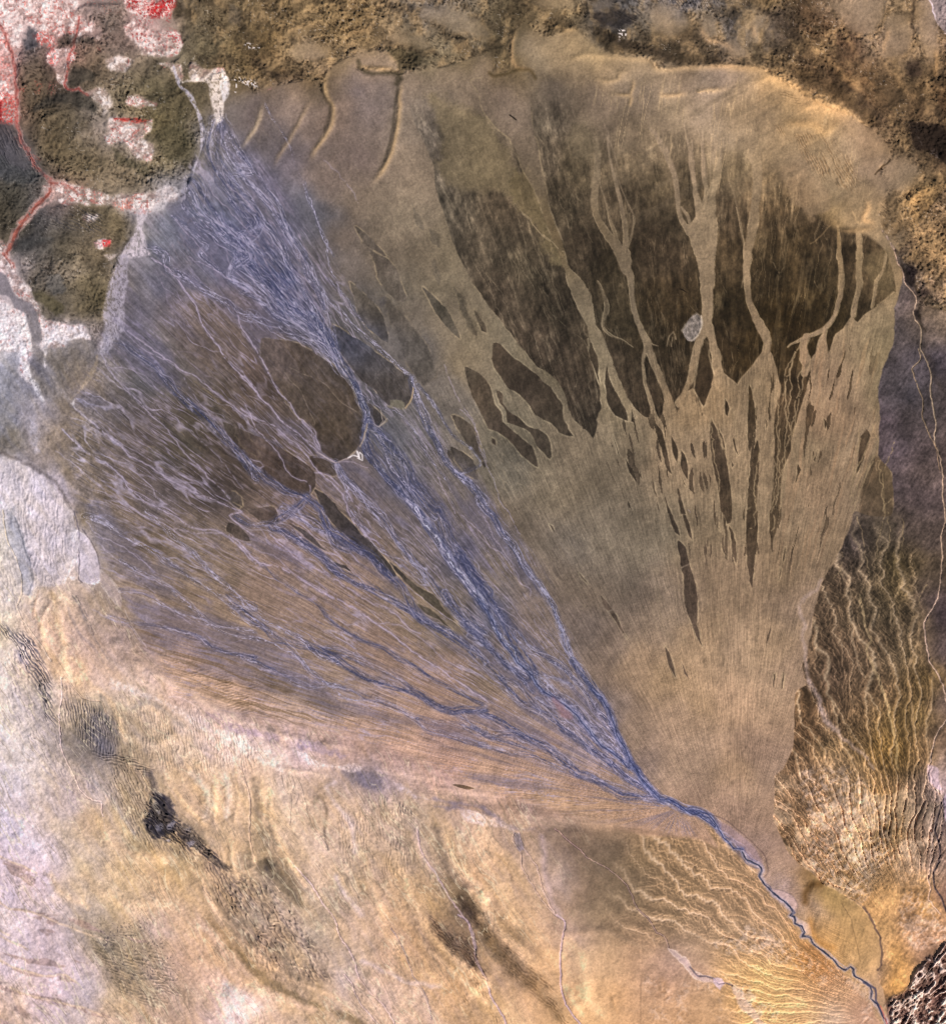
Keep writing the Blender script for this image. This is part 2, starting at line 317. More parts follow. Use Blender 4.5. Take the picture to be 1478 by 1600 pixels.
0 1440 205 190 185 40 1450 205 185 180 70 1470 190 168 160 30 1480 190 175 175 100 1490 195 178 175 60 1500 185 165 160 20 1520 208 190 195 0 1590 195 160 115 60 1520 205 180 175 0 1500 205 185 180
800 1320 150 130 105 810 1340 180 155 118 760 1320 200 170 128 780 1400 205 172 125 820 1380 185 158 115 800 1430 190 160 110 790 1380 185 160 115 840 1400 195 168 125 860 1440 195 168 130 830 1450 205 172 122 860 1500 205 170 115
770 1430 165 138 95 800 1480 130 112 75 830 1530 125 105 68 780 1460 120 100 65 750 1500 175 145 95 780 1520 165 140 105 860 1570 165 140 95 820 1570 200 165 115 800 1590 210 180 130 760 1560 185 155 100 730 1510 165 135 90
870 1380 175 160 155 850 1340 150 135 115 870 1310 135 118 95 900 1310 115 98 78 950 1330 112 95 78 930 1380 120 102 82 900 1360 130 112 90 960 1400 130 112 90 880 1420 140 122 98 920 1430 135 118 92 900 1460 170 150 135 950 1460 135 118 98
980 1440 145 122 98 1000 1470 135 115 95 900 1500 195 172 140 950 1500 185 160 125 1000 1510 190 160 120 1040 1490 165 138 110 900 1550 215 180 130 950 1560 210 175 125 930 1590 200 168 115 980 1560 190 150 92 1000 1540 195 155 100
1020 1580 200 155 95 1040 1540 190 145 95 1060 1520 190 150 115 1080 1560 190 145 90 1100 1590 175 135 85 1050 1590 195 150 95 1100 1540 165 140 125 900 1400 132 114 92
"""
DARKF = """
680 200 102 92 78 700 260 96 86 72 690 320 100 90 72 730 330 92 82 66 780 320 90 78 60 760 380 84 74 58 820 420 82 72 54 870 480 82 70 52 780 460 84 72 56 840 540 82 68 52 880 620 80 66 50 900 660 78 66 50
850 250 100 88 72 880 180 112 98 82 860 180 110 98 82 900 260 100 88 66 880 320 84 74 56 940 330 88 76 56 920 400 78 66 48 960 420 78 66 44 980 500 76 64 42 950 560 78 64 46 1000 600 76 62 44
1020 230 112 98 75 1040 280 105 92 68 1060 340 90 78 56 1030 400 80 66 46 1030 480 76 60 36 1070 500 74 58 34 1010 540 76 62 40 1060 580 72 58 38 1100 600 76 60 40
1130 260 120 105 80 1150 330 98 84 62 1140 400 84 70 46 1130 480 74 60 36 1170 560 70 54 28 1130 540 72 56 34 1180 400 86 72 46 1220 330 102 86 60 1210 300 120 102 76 1220 420 74 60 36 1250 380 84 70 44
1220 500 66 50 24 1200 560 66 50 26 1250 540 68 52 28 1290 480 68 54 30 1300 420 70 58 36 1290 370 82 68 46 1330 400 76 62 42 1340 460 80 66 44 1360 420 100 86 60 1380 440 112 96 70 1320 370 80 68 48
1240 600 78 62 40 1210 680 84 70 48 1210 780 88 74 52 1230 620 82 66 44 1170 760 84 70 50 1130 720 86 72 54 1120 740 84 70 52 1040 760 88 74 56 1070 900 95 80 66 1000 900 100 86 68 930 940 105 88 72
780 560 80 66 50 800 620 80 66 52 760 620 82 70 54 740 560 92 82 66 700 490 92 84 68 790 690 84 70 56 840 700 82 70 56 720 680 88 78 66 740 740 84 76 70 720 730 88 80 70 870 700 80 70 54
440 560 98 82 70 480 600 88 74 60 520 680 80 66 50 540 620 82 68 54 430 720 90 72 60 470 740 84 68 56 560 720 80 68 56 590 560 78 74 76 620 600 84 76 70 600 630 82 74 68 560 540 72 74 90 600 650 60 56 58
590 460 98 88 74 620 480 96 86 74 600 400 105 92 78 640 430 98 88 74 660 560 95 88 78 690 520 95 86 72 520 790 74 66 60 560 830 68 62 62 600 890 70 64 58 640 940 90 80 62 430 800 92 76 66 370 830 90 76 64
480 840 80 72 70 340 790 82 74 68 290 660 88 80 66 1370 740 98 84 62 1380 780 96 82 62 1350 720 95 80 60 660 1230 90 80 60 735 1228 100 82 52 1160 1000 90 75 60 1240 950 90 75 60 240 790 80 76 78
"""
RIGHTF = """
1400 440 95 88 85 1420 470 88 78 85 1400 520 82 72 76 1430 560 88 78 88 1400 600 90 80 88 1390 650 92 80 90 1420 650 100 86 90 1400 700 92 80 90 1440 700 96 82 86 1380 680 92 80 84 1400 760 92 80 86 1440 780 98 84 88 1350 760 92 80 66
1450 740 110 94 92 1420 620 80 74 88 1460 560 85 76 92 1470 620 88 76 80 1475 700 95 80 80 1460 450 150 124 96 1440 480 135 112 88 1470 500 145 122 105 1460 400 160 130 88 1450 520 130 110 105
1340 830 88 76 64 1380 830 98 86 66 1420 830 86 74 72 1450 850 84 72 70 1360 870 96 82 62 1400 880 120 102 62 1430 880 110 92 60 1450 900 92 78 66 1460 940 84 70 72 1330 850 92 80 78 1310 870 98 82 68
1300 900 105 86 64 1320 950 112 92 66 1350 950 108 92 68 1380 950 108 92 66 1410 930 125 104 66 1435 960 120 100 70 1290 950 118 96 72 1290 1000 120 96 70 1320 1020 118 94 70 1360 1020 128 104 76 1400 1020 125 105 76
1430 1020 120 98 62 1450 1060 140 112 65 1300 1060 118 94 72 1340 1080 122 98 72 1380 1080 128 102 72 1420 1080 138 110 68 1440 1120 138 112 66 1350 1130 128 102 72 1390 1130 135 108 62 1300 1120 120 96 72 1330 1160 125 102 70
1370 1170 145 112 58 1400 1180 150 118 64 1440 1180 140 110 72 1260 1100 112 86 58 1260 1150 118 90 62 1250 1200 128 100 72 1290 1170 160 132 92 1310 1200 170 142 108 1340 1200 150 122 85 1470 1020 92 78 80 1475 1100 98 82 76 1470 960 88 74 80
1470 1150 120 98 80 1480 1200 150 130 120
1220 1230 140 112 82 1250 1250 150 120 88 1270 1230 130 105 80 1240 1300 150 120 86 1290 1250 170 142 108 1310 1280 175 148 112 1340 1250 178 152 118 1370 1230 155 122 78 1390 1260 165 130 82 1400 1300 170 138 88 1360 1300 170 142 100
1320 1330 165 135 95 1280 1300 160 128 92 1260 1330 155 124 90 1290 1350 160 128 95 1330 1380 160 122 70 1350 1360 190 165 135 1370 1400 175 140 92 1400 1350 165 132 88 1390 1400 185 150 98 1380 1450 180 148 98 1400 1480 185 145 85
1430 1230 125 105 88 1440 1270 120 102 85 1430 1300 150 125 100 1450 1250 130 112 100 1470 1230 185 165 175 1465 1280 130 110 110 1420 1350 170 140 110 1440 1380 185 145 90 1460 1350 170 142 128 1475 1400 120 95 90 1450 1420 185 145 80
1420 1420 160 128 95 1430 1460 160 130 110 1460 1450 165 135 105 1480 1460 150 118 95 1410 1500 180 140 75 1430 1490 130 105 95 1460 1500 150 120 100 1400 1540 185 140 70 1420 1530 165 130 85 1440 1540 140 112 95 1470 1540 110 90 82
1400 1580 120 98 85 1430 1590 105 82 78 1470 1590 95 72 68 1360 1520 160 140 130 1370 1480 165 140 120 1350 1420 175 140 95 1380 1590 100 80 80
"""
SOUTHF = """
1000 1330 150 124 86 960 1320 125 106 82 1050 1330 165 134 95 1100 1330 170 138 100 1140 1360 178 145 105 1180 1400 178 145 105 1080 1380 165 134 95 1030 1390 160 130 95 1000 1380 140 118 90 1060 1430 168 138 100 1120 1420 175 142 105
1200 1440 185 150 108 1160 1460 185 155 120 1100 1460 180 148 112 1040 1450 155 128 98 1080 1490 165 138 112 1150 1490 185 150 105 1200 1480 195 165 135 1230 1470 190 155 110 1250 1490 170 125 70 1270 1510 165 115 60 1290 1530 185 150 120
1130 1520 205 165 110 1180 1520 215 175 115 1230 1520 215 175 118 1260 1540 195 160 120 1200 1560 220 180 120 1260 1570 215 175 125 1150 1560 190 150 95 1180 1590 210 170 115 1240 1590 215 175 125 1320 1560 180 150 120 1300 1590 200 180 165
1120 1560 165 135 105 1100 1520 170 140 120 1340 1580 160 130 115 1280 1480 170 130 90 1060 1500 155 130 120 1130 1590 160 130 100
"""
COL = field(BASE, 0)
H = np.zeros((NY, NX), np.float32)
ZONE = np.zeros((NY, NX), np.uint8)
Z = dict(ground=0, river=1, hills=2, dunes=3, mountains=4, vegetation=5, terrace=6, gullies=7, streams=8, plateau=9, salt=10)

def c3(c):
    return np.array(c, np.float32) / 255.0
def poly(s, col=None, a=1.0, soft=0.9, jit=1.6, jl=14., seed=0, rim=None, zone=None, fieldc=None, h=0.0, hsoft=3.0, warp=0.0, brk=0.0):
    P = densify(T(s), True, 5.0, jit, jl, seed + len(s) % 97)
    sl, sd = poly_sd(P, int(8 + soft * 2 + hsoft * 2))
    if warp: sd = sd + warp * 2 * (fbm(X[sl] / 12, Y[sl] / 12, seed, 4, .6) - .5)
    m = ss(-soft, soft, sd) * a
    if brk: m = m * ss(brk - .12, brk + .12, 1 - fbm(X[sl] / 9, Y[sl] / 9, seed + 2, 3))
    if fieldc is not None: COL[sl] = COL[sl] * (1 - m[..., None]) + fieldc[sl] * m[..., None]
    elif col is not None: COL[sl] = COL[sl] * (1 - m[..., None]) + c3(col) * m[..., None]
    if rim is not None:
        r = np.exp(-((sd + 1.0) / 1.3) ** 2) * rim[3] * ss(.35, .6, fbm(X[sl] / 16, Y[sl] / 16, 3, 2))
        COL[sl] = COL[sl] * (1 - r[..., None]) + c3(rim[:3]) * r[..., None]
    if zone: ZONE[sl][sd > 0] = Z[zone]
    if h: H[sl] += h * ss(-hsoft, hsoft, sd)
    return sl, sd, m
def line(s, col, a=1.0, w=None, soft=.8, jit=1.6, jl=12., seed=0, zone=None, brk=0.0, rim=None, h=0.0, tex=None):
    P = T(s)
    if w is not None: P[:, 2] = w
    elif (P[:, 2] < 0).any(): P[:, 2] = 1.5
    if not tex: P[:, 2] *= .85
    P = densify(P, False, 4.0, jit, jl, seed + len(s) % 89)
    m0 = int(P[:, 2].max() / 2 + soft + 5)
    sl, dn, W, SS_, SG = line_sd(P, m0)
    zprev = ZONE[sl].copy()
    if tex: W = W * (1 + tex * 2 * (fbm(X[sl] / 7, Y[sl] / 7, seed, 3) - .5))
    d = dn * np.maximum(W, .3) if tex is None else np.abs(SG)
    m = np.clip((W - d) / (soft * 2) + .5, 0, 1) * a
    m = np.where(dn > 1e5, 0, m)
    if brk: m = m * ss(brk - .15, brk + .15, vn(SS_ / 7 + seed * 3.1, SS_ * 0 + seed, 2) * .6 + .4 * vn(X[sl] / 2.6, Y[sl] / 2.6, 1))
    cc = c3(col) if col is not None and not hasattr(col, 'shape') else col[sl]
    COL[sl] = COL[sl] * (1 - m[..., None]) + cc * m[..., None]
    if rim is not None:
        r = np.exp(-((d - W) / 1.0) ** 2) * rim[3] * (dn < 1e5) * (zprev == Z['terrace']) * ss(.4, .62, vn(SS_ / 22 + seed, np.sign(SG) * 5 + seed, 3))
        COL[sl] = COL[sl] * (1 - r[..., None]) + c3(rim[:3]) * r[..., None]
    if zone: ZONE[sl][m > .45] = Z[zone]
    if h: H[sl] += h * m
    return sl, m
BLUE, LILAC, WHITE = (66, 72, 110), (176, 170, 194), (215, 216, 232)
def thread(Q, col, a, w, seed):
    Q = Q.copy(); n_ = len(Q); s_ = np.arange(n_) * 5.0
    Q[:, 0] += (fbm(s_ / 11 + seed * 3.3, s_ * 0 + seed, 1, 2) - .5) * 3.2; Q[:, 1] += (fbm(s_ / 11 + 50 + seed * 2.3, s_ * 0 + seed, 2, 2) - .5) * 3.2
    Q[:, 2] = w * (.6 + .8 * vn(s_ / 25 + seed, s_ * 0 + .5, 3))
    sl, dn, W, ss_, g = line_sd(Q, 5)
    d = dn * W
    m = np.where(dn > 1e5, 0, np.clip((W - d) / 1.4 + .5, 0, 1)) * a * (.25 + .95 * vn(ss_ / 9 + seed * 1.7, ss_ * 0 + seed, 4))
    m = np.clip(m, 0, 1)
    COL[sl] = COL[sl] * (1 - m[..., None]) + c3(col) * m[..., None]
def band(s, w=None, blue=.75, lil=.5, white=0., seed=0, bcol=BLUE, lcol=LILAC, k=2.6, L=64., zone=None, jit=2.0, thr=.86):
    """braided reach: anastomosing strands from contour lines of stretched noise"""
    P = T(s)
    if w is not None: P[:, 2] = w
    P = densify(P, False, 5.0, jit, 30., seed + len(s) % 83)
    sl, dn, W, s_, g = line_sd(P, int(P[:, 2].max() * .9 + 6))
    x, y = X[sl], Y[sl]
    ok = dn < 1e5
    e = dn + .55 * (fbm(x / 9, y / 9, seed, 3) - .5) + .5 * (fbm(s_ / 30, g / (2.2), seed + 1, 2) - .5)
    m = np.where(ok, ss(1.35, .25, e), 0) if False else np.where(ok, 1 - ss(.3, 1.35, e), 0)
    n1 = fbm(s_ / L + seed * 7.7, g / k + seed * 3.1, seed, 3, .6)
    st = ss(.38, .62, n1) * (.55 + .9 * vn(x / 3.2, y / 3.2, seed + 5))
    fade = ss(-40, 220, s_) if (seed >= 22 and s_.max() > 300) else 1.0
    mb = np.clip(m * blue * (.22 + .70 * st) * (.25 + .75 * fade), 0, .85)
    COL[sl] = COL[sl] * (1 - mb[..., None]) + c3(bcol) * mb[..., None]
    wg = 1.6 * (fbm(s_ / 11 + seed, g / 9, seed, 3, .6) - .5)
    n2 = fbm(s_ / (L * .9) + 31 + seed, g / (k * 1.5) + 7 + wg, seed + 2, 2, .4)
    n3 = fbm(s_ / (L * .5) + 11 + seed, g / (k * 1.0) + 27 + wg, seed + 3, 2, .4)
    r = np.maximum(ss(thr, .985, 1 - np.abs(2 * n2 - 1)), .8 * ss(thr + .04, .99, 1 - np.abs(2 * n3 - 1)))
    r = r * m * (.15 + 1.25 * vn(x / 4, y / 4, seed + 4))
    ml = np.clip(r * lil * 1.3, 0, .9)
    COL[sl] = COL[sl] * (1 - ml[..., None]) + c3(lcol) * ml[..., None]
    if white:
        q = ss(.25, .8, 1 - dn) * white * ss(.5, .72, vn(s_ / 9 + 3, g / 1.9 + 9, seed) * .65 + .35 * vn(x / 2.3, y / 2.3, 2)) * ok
        COL[sl] = COL[sl] * (1 - q[..., None]) + c3(WHITE) * q[..., None]
    if zone: ZONE[sl][m > .5] = Z[zone]
    H[sl] -= .12 * r * m
    # single threads weaving along the reach
    wm = P[:, 2]
    t_ = np.gradient(P[:, :2], axis=0); t_ /= np.hypot(t_[:, 0], t_[:, 1])[:, None] + 1e-9
    sp = np.arange(len(P)) * 5.0
    nst = int(max(1, wm.max() / 3.6))
    for i in range(nst):
        off = (fbm(sp / 70 + i * 13.7 + seed * 5.3, sp * 0 + i * 3.1 + seed, seed + i, 3, .6) - .5) * wm * 3.0
        off = np.clip(off, -wm * .62, wm * .62)
        Q = P.copy(); Q[:, 0] += -t_[:, 1] * off; Q[:, 1] += t_[:, 0] * off
        kk = (i * 7 + seed) % 5
        a0 = int(len(Q) * .08 * kk * (i % 2)); Q = Q[a0:] if len(Q) - a0 > 4 else Q
        thread(Q, lcol if i % 3 else bcol, (.66 * min(1, lil * 1.4)) if i % 3 else min(1, blue * 1.1) * .5, 1.25 if i % 3 else 1.9, i + seed)
# ---------------------------------------------------------------- the gravel terraces of the upper right lobe
DARK = field(DARKF, 3, 10.0)
lumd = (DARK @ np.array((.3, .59, .11), np.float32))[..., None]
DARK = lumd + (DARK - lumd) * .92
DARK = DARK * (1 + .13 * ss(1000, 820, X) * ss(660, 740, X) + .07 * ss(700, 640, X))[..., None]
DARK = DARK * (1 - .10 * (1 - ss(.24, .46, DARK)) * ss(660, 760, X)[..., None])
DARK = DARK * (1 + .45 * (fbm(X / 26, Y / 34, 4, 4) - .5) + .45 * (fbm(X / 5, Y / 9, 1, 4, .6) - .5))[..., None]
RIGHT = field(RIGHTF, 4, 8.0)
SOUTH = field(SOUTHF, 2, 10.0)
PALE = COL.copy()
_s = (fbm(X / 60 + 3, Y / 60, 2, 3) - .5)[..., None]
PALE_L = PALE
RIM = (178, 156, 118, .55)
BIG = ("F:640,150 690,165 735,190 752,175 770,185 800,215 822,235 826,180 826,115 850,105 880,110 893,130 902,170 900,190 925,200 960,170 985,160 1005,185 1045,205 1065,200 1090,215 1128,240 1160,235 1185,250 1200,240 1215,260 1240,270 1265,300 1270,320 1300,355 1330,360 1358,370 1385,395 1396,430 1398,455"
       "|B4: 1130,250 1080,285 1045,310 1000,340 965,380 950,370 935,340 920,360 880,420 840,450 820,500 795,560 785,500 782,435 740,480 722,560 695,600 690,700 640,860 600,1000 570,1150 530,1260 515,1478 470,1478 480,1300 488,1100 480,980 500,850 525,780 500,660 470,560 440,535 415,550 350,640 290,705 270,740 245,715 200,680 165,650 130,690 110,780 75,865"
       "|B3: 1395,870 1370,820 1340,760 1310,780 1280,830 1250,905 1225,860 1200,800 1175,830 1150,945 1125,925 1105,890 1085,935 1060,930 1020,910 1000,960 985,950 975,900 950,945 915,935 880,900 850,850 835,850 830,880 805,900 800,940 785,985 765,1050 720,1000 690,1000 650,955 630,900 590,830 520,740 430,640 340,540 250,430 200,390 130,310 90,240 70,200 30,80 0,20"
       "|F:709,379 695,338 682,298 677,257 666,230 647,189")
sl, sd = poly_sd(densify(T(BIG), True, 5., 1.6, 12., 5), 40)
# soft, wind-blown upper edge: the cover thickens towards the top
vx, vy = X[sl], Y[sl]
nn = fbm(vx / 38, vy / 60, 1, 4, .55)
topfade = ss(0, 1, (vy - 165 + 110 * (nn - .5) + np.clip(vx - 1000, 0, 400) * -.05) / 130)
topfade = np.maximum(topfade, ss(905, 880, vx) * ss(90, 180, vy) * ss(800, 840, vx))
topfade = np.maximum(topfade, ss(760, 730, vx) * ss(140, 260, vy) * .9)
wsf = 1 + 17 * ss(400, 280, vy) * ss(890, 920, vx)
sharp = np.clip(.5 + sd / (1.8 * wsf), 0, 1)
m = sharp * np.where(vx < 905, .55 + .45 * topfade, .22 + .78 * topfade) * ss(120, 200, vy)
# streaks of the old surface
rr, th = np.hypot(vx - 1120, vy - 1360), np.arctan2(vx - 1120, 1360 - vy)
stk = fbm(th * 170, rr / 60, 2, 4, .6) - .5
d = DARK[sl] * (1 + .55 * stk[..., None] + .55 * (fbm(vx / 30, vy / 45, 0, 5, .6) - .5)[..., None] + .5 * (fbm(vx / 6, vy / 10, 2, 4, .6) - .5)[..., None])
l2 = ss(.90, .99, 1 - np.abs(2 * fbm(th * 95 + .8 * fbm(vx / 18, vy / 18, 3, 3) + 7, rr / 70, 1, 3, .5) - 1)) * ss(.42, .6, fbm(vx / 34, vy / 44, 1, 3))
l1 = ss(.86, .99, 1 - np.abs(2 * fbm(th * 60 + .02 * np.sin(rr / 13), rr / 120, 4, 3, .5) - 1)) * ss(.45, .62, fbm(vx / 50, vy / 60, 5, 3))
d = d + (.08 * l1 + .10 * l2)[..., None] * np.array((1, .9, .7))
COL[sl] = COL[sl] * (1 - m[..., None]) + d * m[..., None]
r = np.exp(-((sd + 1.2) / 1.3) ** 2) * .35 * ss(.42, .6, fbm(vx / 14, vy / 14, 3, 2)) * ss(400, 560, vy)
COL[sl] = COL[sl] * (1 - r[..., None]) + c3((180, 156, 118)) * r[..., None]
ZONE[sl][(sd > 0) & (vy > 330 - 50 * (nn - .5))] = Z['terrace']
H[sl] += .45 * np.clip(.5 + sd / 3, 0, 1) * ss(330, 420, vy)
# veils of sand lying on the terrace
VE = dict(a=.6, soft=10, jit=8, jl=40, warp=12)
poly("F:668,150 720,165 770,190 800,240 812,290 805,310 770,300 730,295 700,285 685,250 690,215", (134, 118, 84), **{**VE, 'a': .7})
poly("F:800,290 826,260 842,310 866,370 880,410 868,420 850,390 830,350 805,325", (136, 118, 78), **{**VE, 'soft': 6})
poly("F:890,205 912,190 925,200 925,245 905,245 888,232", (134, 118, 90), **{**VE, 'soft': 6})
poly("F:1015,220 1035,225 1060,260 1062,290 1045,285 1025,250", (138, 118, 88), **{**VE, 'soft': 8})
poly("F:1130,240 1155,240 1165,300 1155,320 1135,300", (128, 110, 80), **{**VE, 'a': .5})
poly("F:1225,260 1260,265 1290,300 1292,330 1265,340 1245,325 1225,295 1215,275", (142, 120, 92), **{**VE, 'soft': 7})
poly("F:1340,395 1385,395 1398,440 1385,460 1360,440 1345,420", (112, 98, 68), **{**VE, 'a': .5})
# wedge of pale gravel feeding the second channel
CH = dict(rim=RIM, jit=1.6)
poly("A3: 170,440 250,425 330,420 400,420 408,500 402,600 415,740 440,830 450,900 480,1040 505,1180 540,1290 575,1370 605,1478 570,1478 530,1380 480,1250 440,1130 410,1070 350,960 310,860 280,800 200,730 130,640 100,530 60,470", None, fieldc=PALE_L, a=.8, jit=2, rim=RIM)
P = PALE_L
def chan(s, **k):
    k.setdefault('rim', RIM); k.setdefault('jit', 1.8); k.setdefault('jl', 16.); k.setdefault('tex', .12)
    k['w'] = None
    sl, m = line(s, P, **{**k, 'soft': 1.1})
    ZONE[sl][m > .5] = 0
    H[sl] -= .35 * m
chan("B3: 590,-10,30 605,50,30 625,90,35 655,150,80 700,230,100 725,310,85 755,400,45 775,450,70 800,510,80 815,580,75 822,650,55 822,720,40 825,800,40 830,880,40 830,940,90")
chan("B3: 835,570,40 860,640,45 890,720,45 920,790,55 950,850,50 985,900,50 1020,960,90")
chan("B3: 850,820,12 870,870,20 890,930,30"); chan("B3: 845,740,5 880,800,6 920,880,6 945,940,8")
chan("B3: 735,480,7 740,560,7 765,630,7 800,735,7", a=.8)
chan("B3: -10,90,40 30,150,60 80,250,90 160,370,100 260,470,70 340,560,52 420,650,36 480,695,60 535,745,70 585,825,45 602,890,30 620,950,40 665,1010,70")
chan("A3: 700,650,10 740,730,12 745,800,8 755,930,8 753,1080,8", a=.7)
chan("A3: 735,700,10 775,800,30 787,900,38 785,980,42 775,1060,40 772,1170,44 790,1260,36 850,1360,44 905,1430,60 940,1478,80")
chan("A3: 805,680,10 850,760,12 850,860,14 870,960,16 900,1080,24 925,1180,24 945,1300,26 950,1400,28 942,1478,30")
chan("A3: 800,1020,8 815,1110,8 845,1200,12 860,1270,16 890,1360,18 920,1450,20")
chan("A3: 890,970,6 930,1100,7 970,1190,9 995,1240,10 1000,1290,8 975,1380,9 955,1450,12", a=.8)
chan("A3: 840,780,8 880,860,8 905,960,8", a=.6)
chan("B3: 935,-10,90 950,60,66 975,120,38 988,200,30 992,280,28 1012,360,30 1040,430,32 1072,500,45 1090,560,40 1122,640,38 1152,700,38 1180,770,40 1200,830,46 1225,900,44")
chan("B3: 1065,520,28 1048,620,14 1060,720,16 1090,820,20 1108,890,26 1120,960,60")
chan("B3: 1080,485,8 1105,510,6 1140,520,3", a=.8)
chan("A3: 1080,730,8 1130,780,25 1170,860,38 1205,940,34 1238,1040,30 1252,1130,32 1258,1220,22 1290,1300,28 1325,1330,60")
chan("A3: 1275,1200,14 1310,1250,18 1330,1310,20"); chan("A3: 1160,740,8 1190,850,8 1215,930,10", a=.6)
chan("A3: 1290,720,8 1320,860,16 1330,970,30 1348,1080,26 1370,1200,32 1392,1280,70 1380,1360,110 1410,1440,120")
chan("A3: 1370,740,6 1395,870,16 1405,1000,26 1418,1100,20 1400,1200,36")
chan("A3: 1450,800,10 1440,950,12 1440,1060,8 1420,1170,8", a=.8)
chan("A4: 150,640,80 150,800,62 152,950,58 150,1040,46 125,1130,44 110,1220,80 80,1320,150 90,1400,130 90,1490,104")
chan("A4: 75,760,10 75,850,18 78,1000,26 95,1130,24 92,1230,40"); chan("A4: 10,820,10 20,1000,16 35,1120,22 65,1240,60 40,1330,90 70,1440,110")
chan("B4: 90,-10,104 95,80,92 98,160,80 98,280,62 96,400,58 75,440,50 45,520,44 25,600,42 5,700,36 -30,780,30 -60,850,50")
chan("B4: 110,410,44 130,490,44 145,570,52 158,650,56 175,710,70")
chan("A4: 320,560,40 350,700,60 365,850,80 385,980,60 388,1080,50 370,1200,50 360,1320,56 335,1430,52 330,1490,50", a=.85)
chan("B4: 330,-10,48 325,80,40 330,150,34 338,250,32 368,330,40 400,400,56 430,450,56 448,500,40 440,545,46")
chan("A4: 215,1000,6 245,1100,7 270,1200,8 290,1300,9 310,1440,8 312,1478,8", a=.6)
chan("B4: 310,100,10 300,180,6", a=.7)
chan("A4: 850,1320,10 858,1400,22 858,1490,24"); chan("B4: 860,-10,26 870,80,30 872,170,32 858,260,26 835,340,22 800,390,26 755,430,28 700,455,22 650,475,20 600,500,7 565,525,5")
chan("B4: 780,430,16 770,480,26 765,540,50 770,620,70"); chan("B4: 670,465,40 655,520,40 665,590,60 670,640,50 660,680,40")
chan("A4: 965,1330,30 975,1400,34 978,1490,34"); chan("B4: 978,-10,34 975,100,34 972,190,32 955,270,28 938,340,32")
chan("B4: 1125,-10,14 1112,80,14 1075,145,18 1065,220,18 1045,300,10"); chan("B4: 1170,210,8 1130,250,8 1080,285,5")
chan("B3: 790,150,10 825,220,16 842,290,26 835,340,24 818,390,14 835,435,12 880,465,10 940,490,5 990,525,3", a=.55)
chan("B3: 1190,520,3 1205,460,6 1225,440,8 1240,480,3", a=.8, jit=1); chan("B3: 1215,520,3 1222,470,4", a=.7, jit=1)
chan("A3: 280,1130,5 350,1220,5 430,1310,6 510,1390,5 560,1440,5", a=.3)
chan("A3: 180,1020,5 250,1130,5", a=.25)
for s in ("B3: 500,310 560,370 640,430 700,480 730,540", "B3: 430,400 500,520 550,620", "B3: 380,420 460,560 490,610", "B3: 520,350 560,480 590,560", "B3: 640,470 700,560 740,640 760,740",
          "B3: 800,520 840,620 880,700 900,770", "B3: 1120,240 1160,330 1200,430", "B3: 1250,210 1245,330 1240,430", "B3: 1280,200 1330,300 1380,350", "B4: 180,340 220,480 250,620", "B4: 20,250 60,350 60,400",
          "B4: 470,10 500,90 520,100 560,20", "B4: 440,20 480,40 510,100", "A4: 240,1080 280,1250 310,1400", "B4: 520,530 480,580", "B3: 720,620 740,740 720,830 740,930", "B3: 860,740 900,830 940,920", "A3: 1020,1030 1080,1180 1150,1300",
          "B4: 160,80 200,200 220,260", "B3: 1070,700 1050,640 1055,600", "B3: 600,900 640,930 700,990", "A3: 620,1050 660,1200 760,1400", "A3: 520,1050 600,1180 650,1260", "B3: 320,-10 420,130 480,240", "B3: 80,20 170,120 200,200"):
    line(s, (140, 122, 92), a=.42, w=1.3, jit=2.2, brk=.42)
ISL = dict(fieldc=DARK, rim=RIM, zone='terrace', h=.3, jit=1.9, jl=7.)
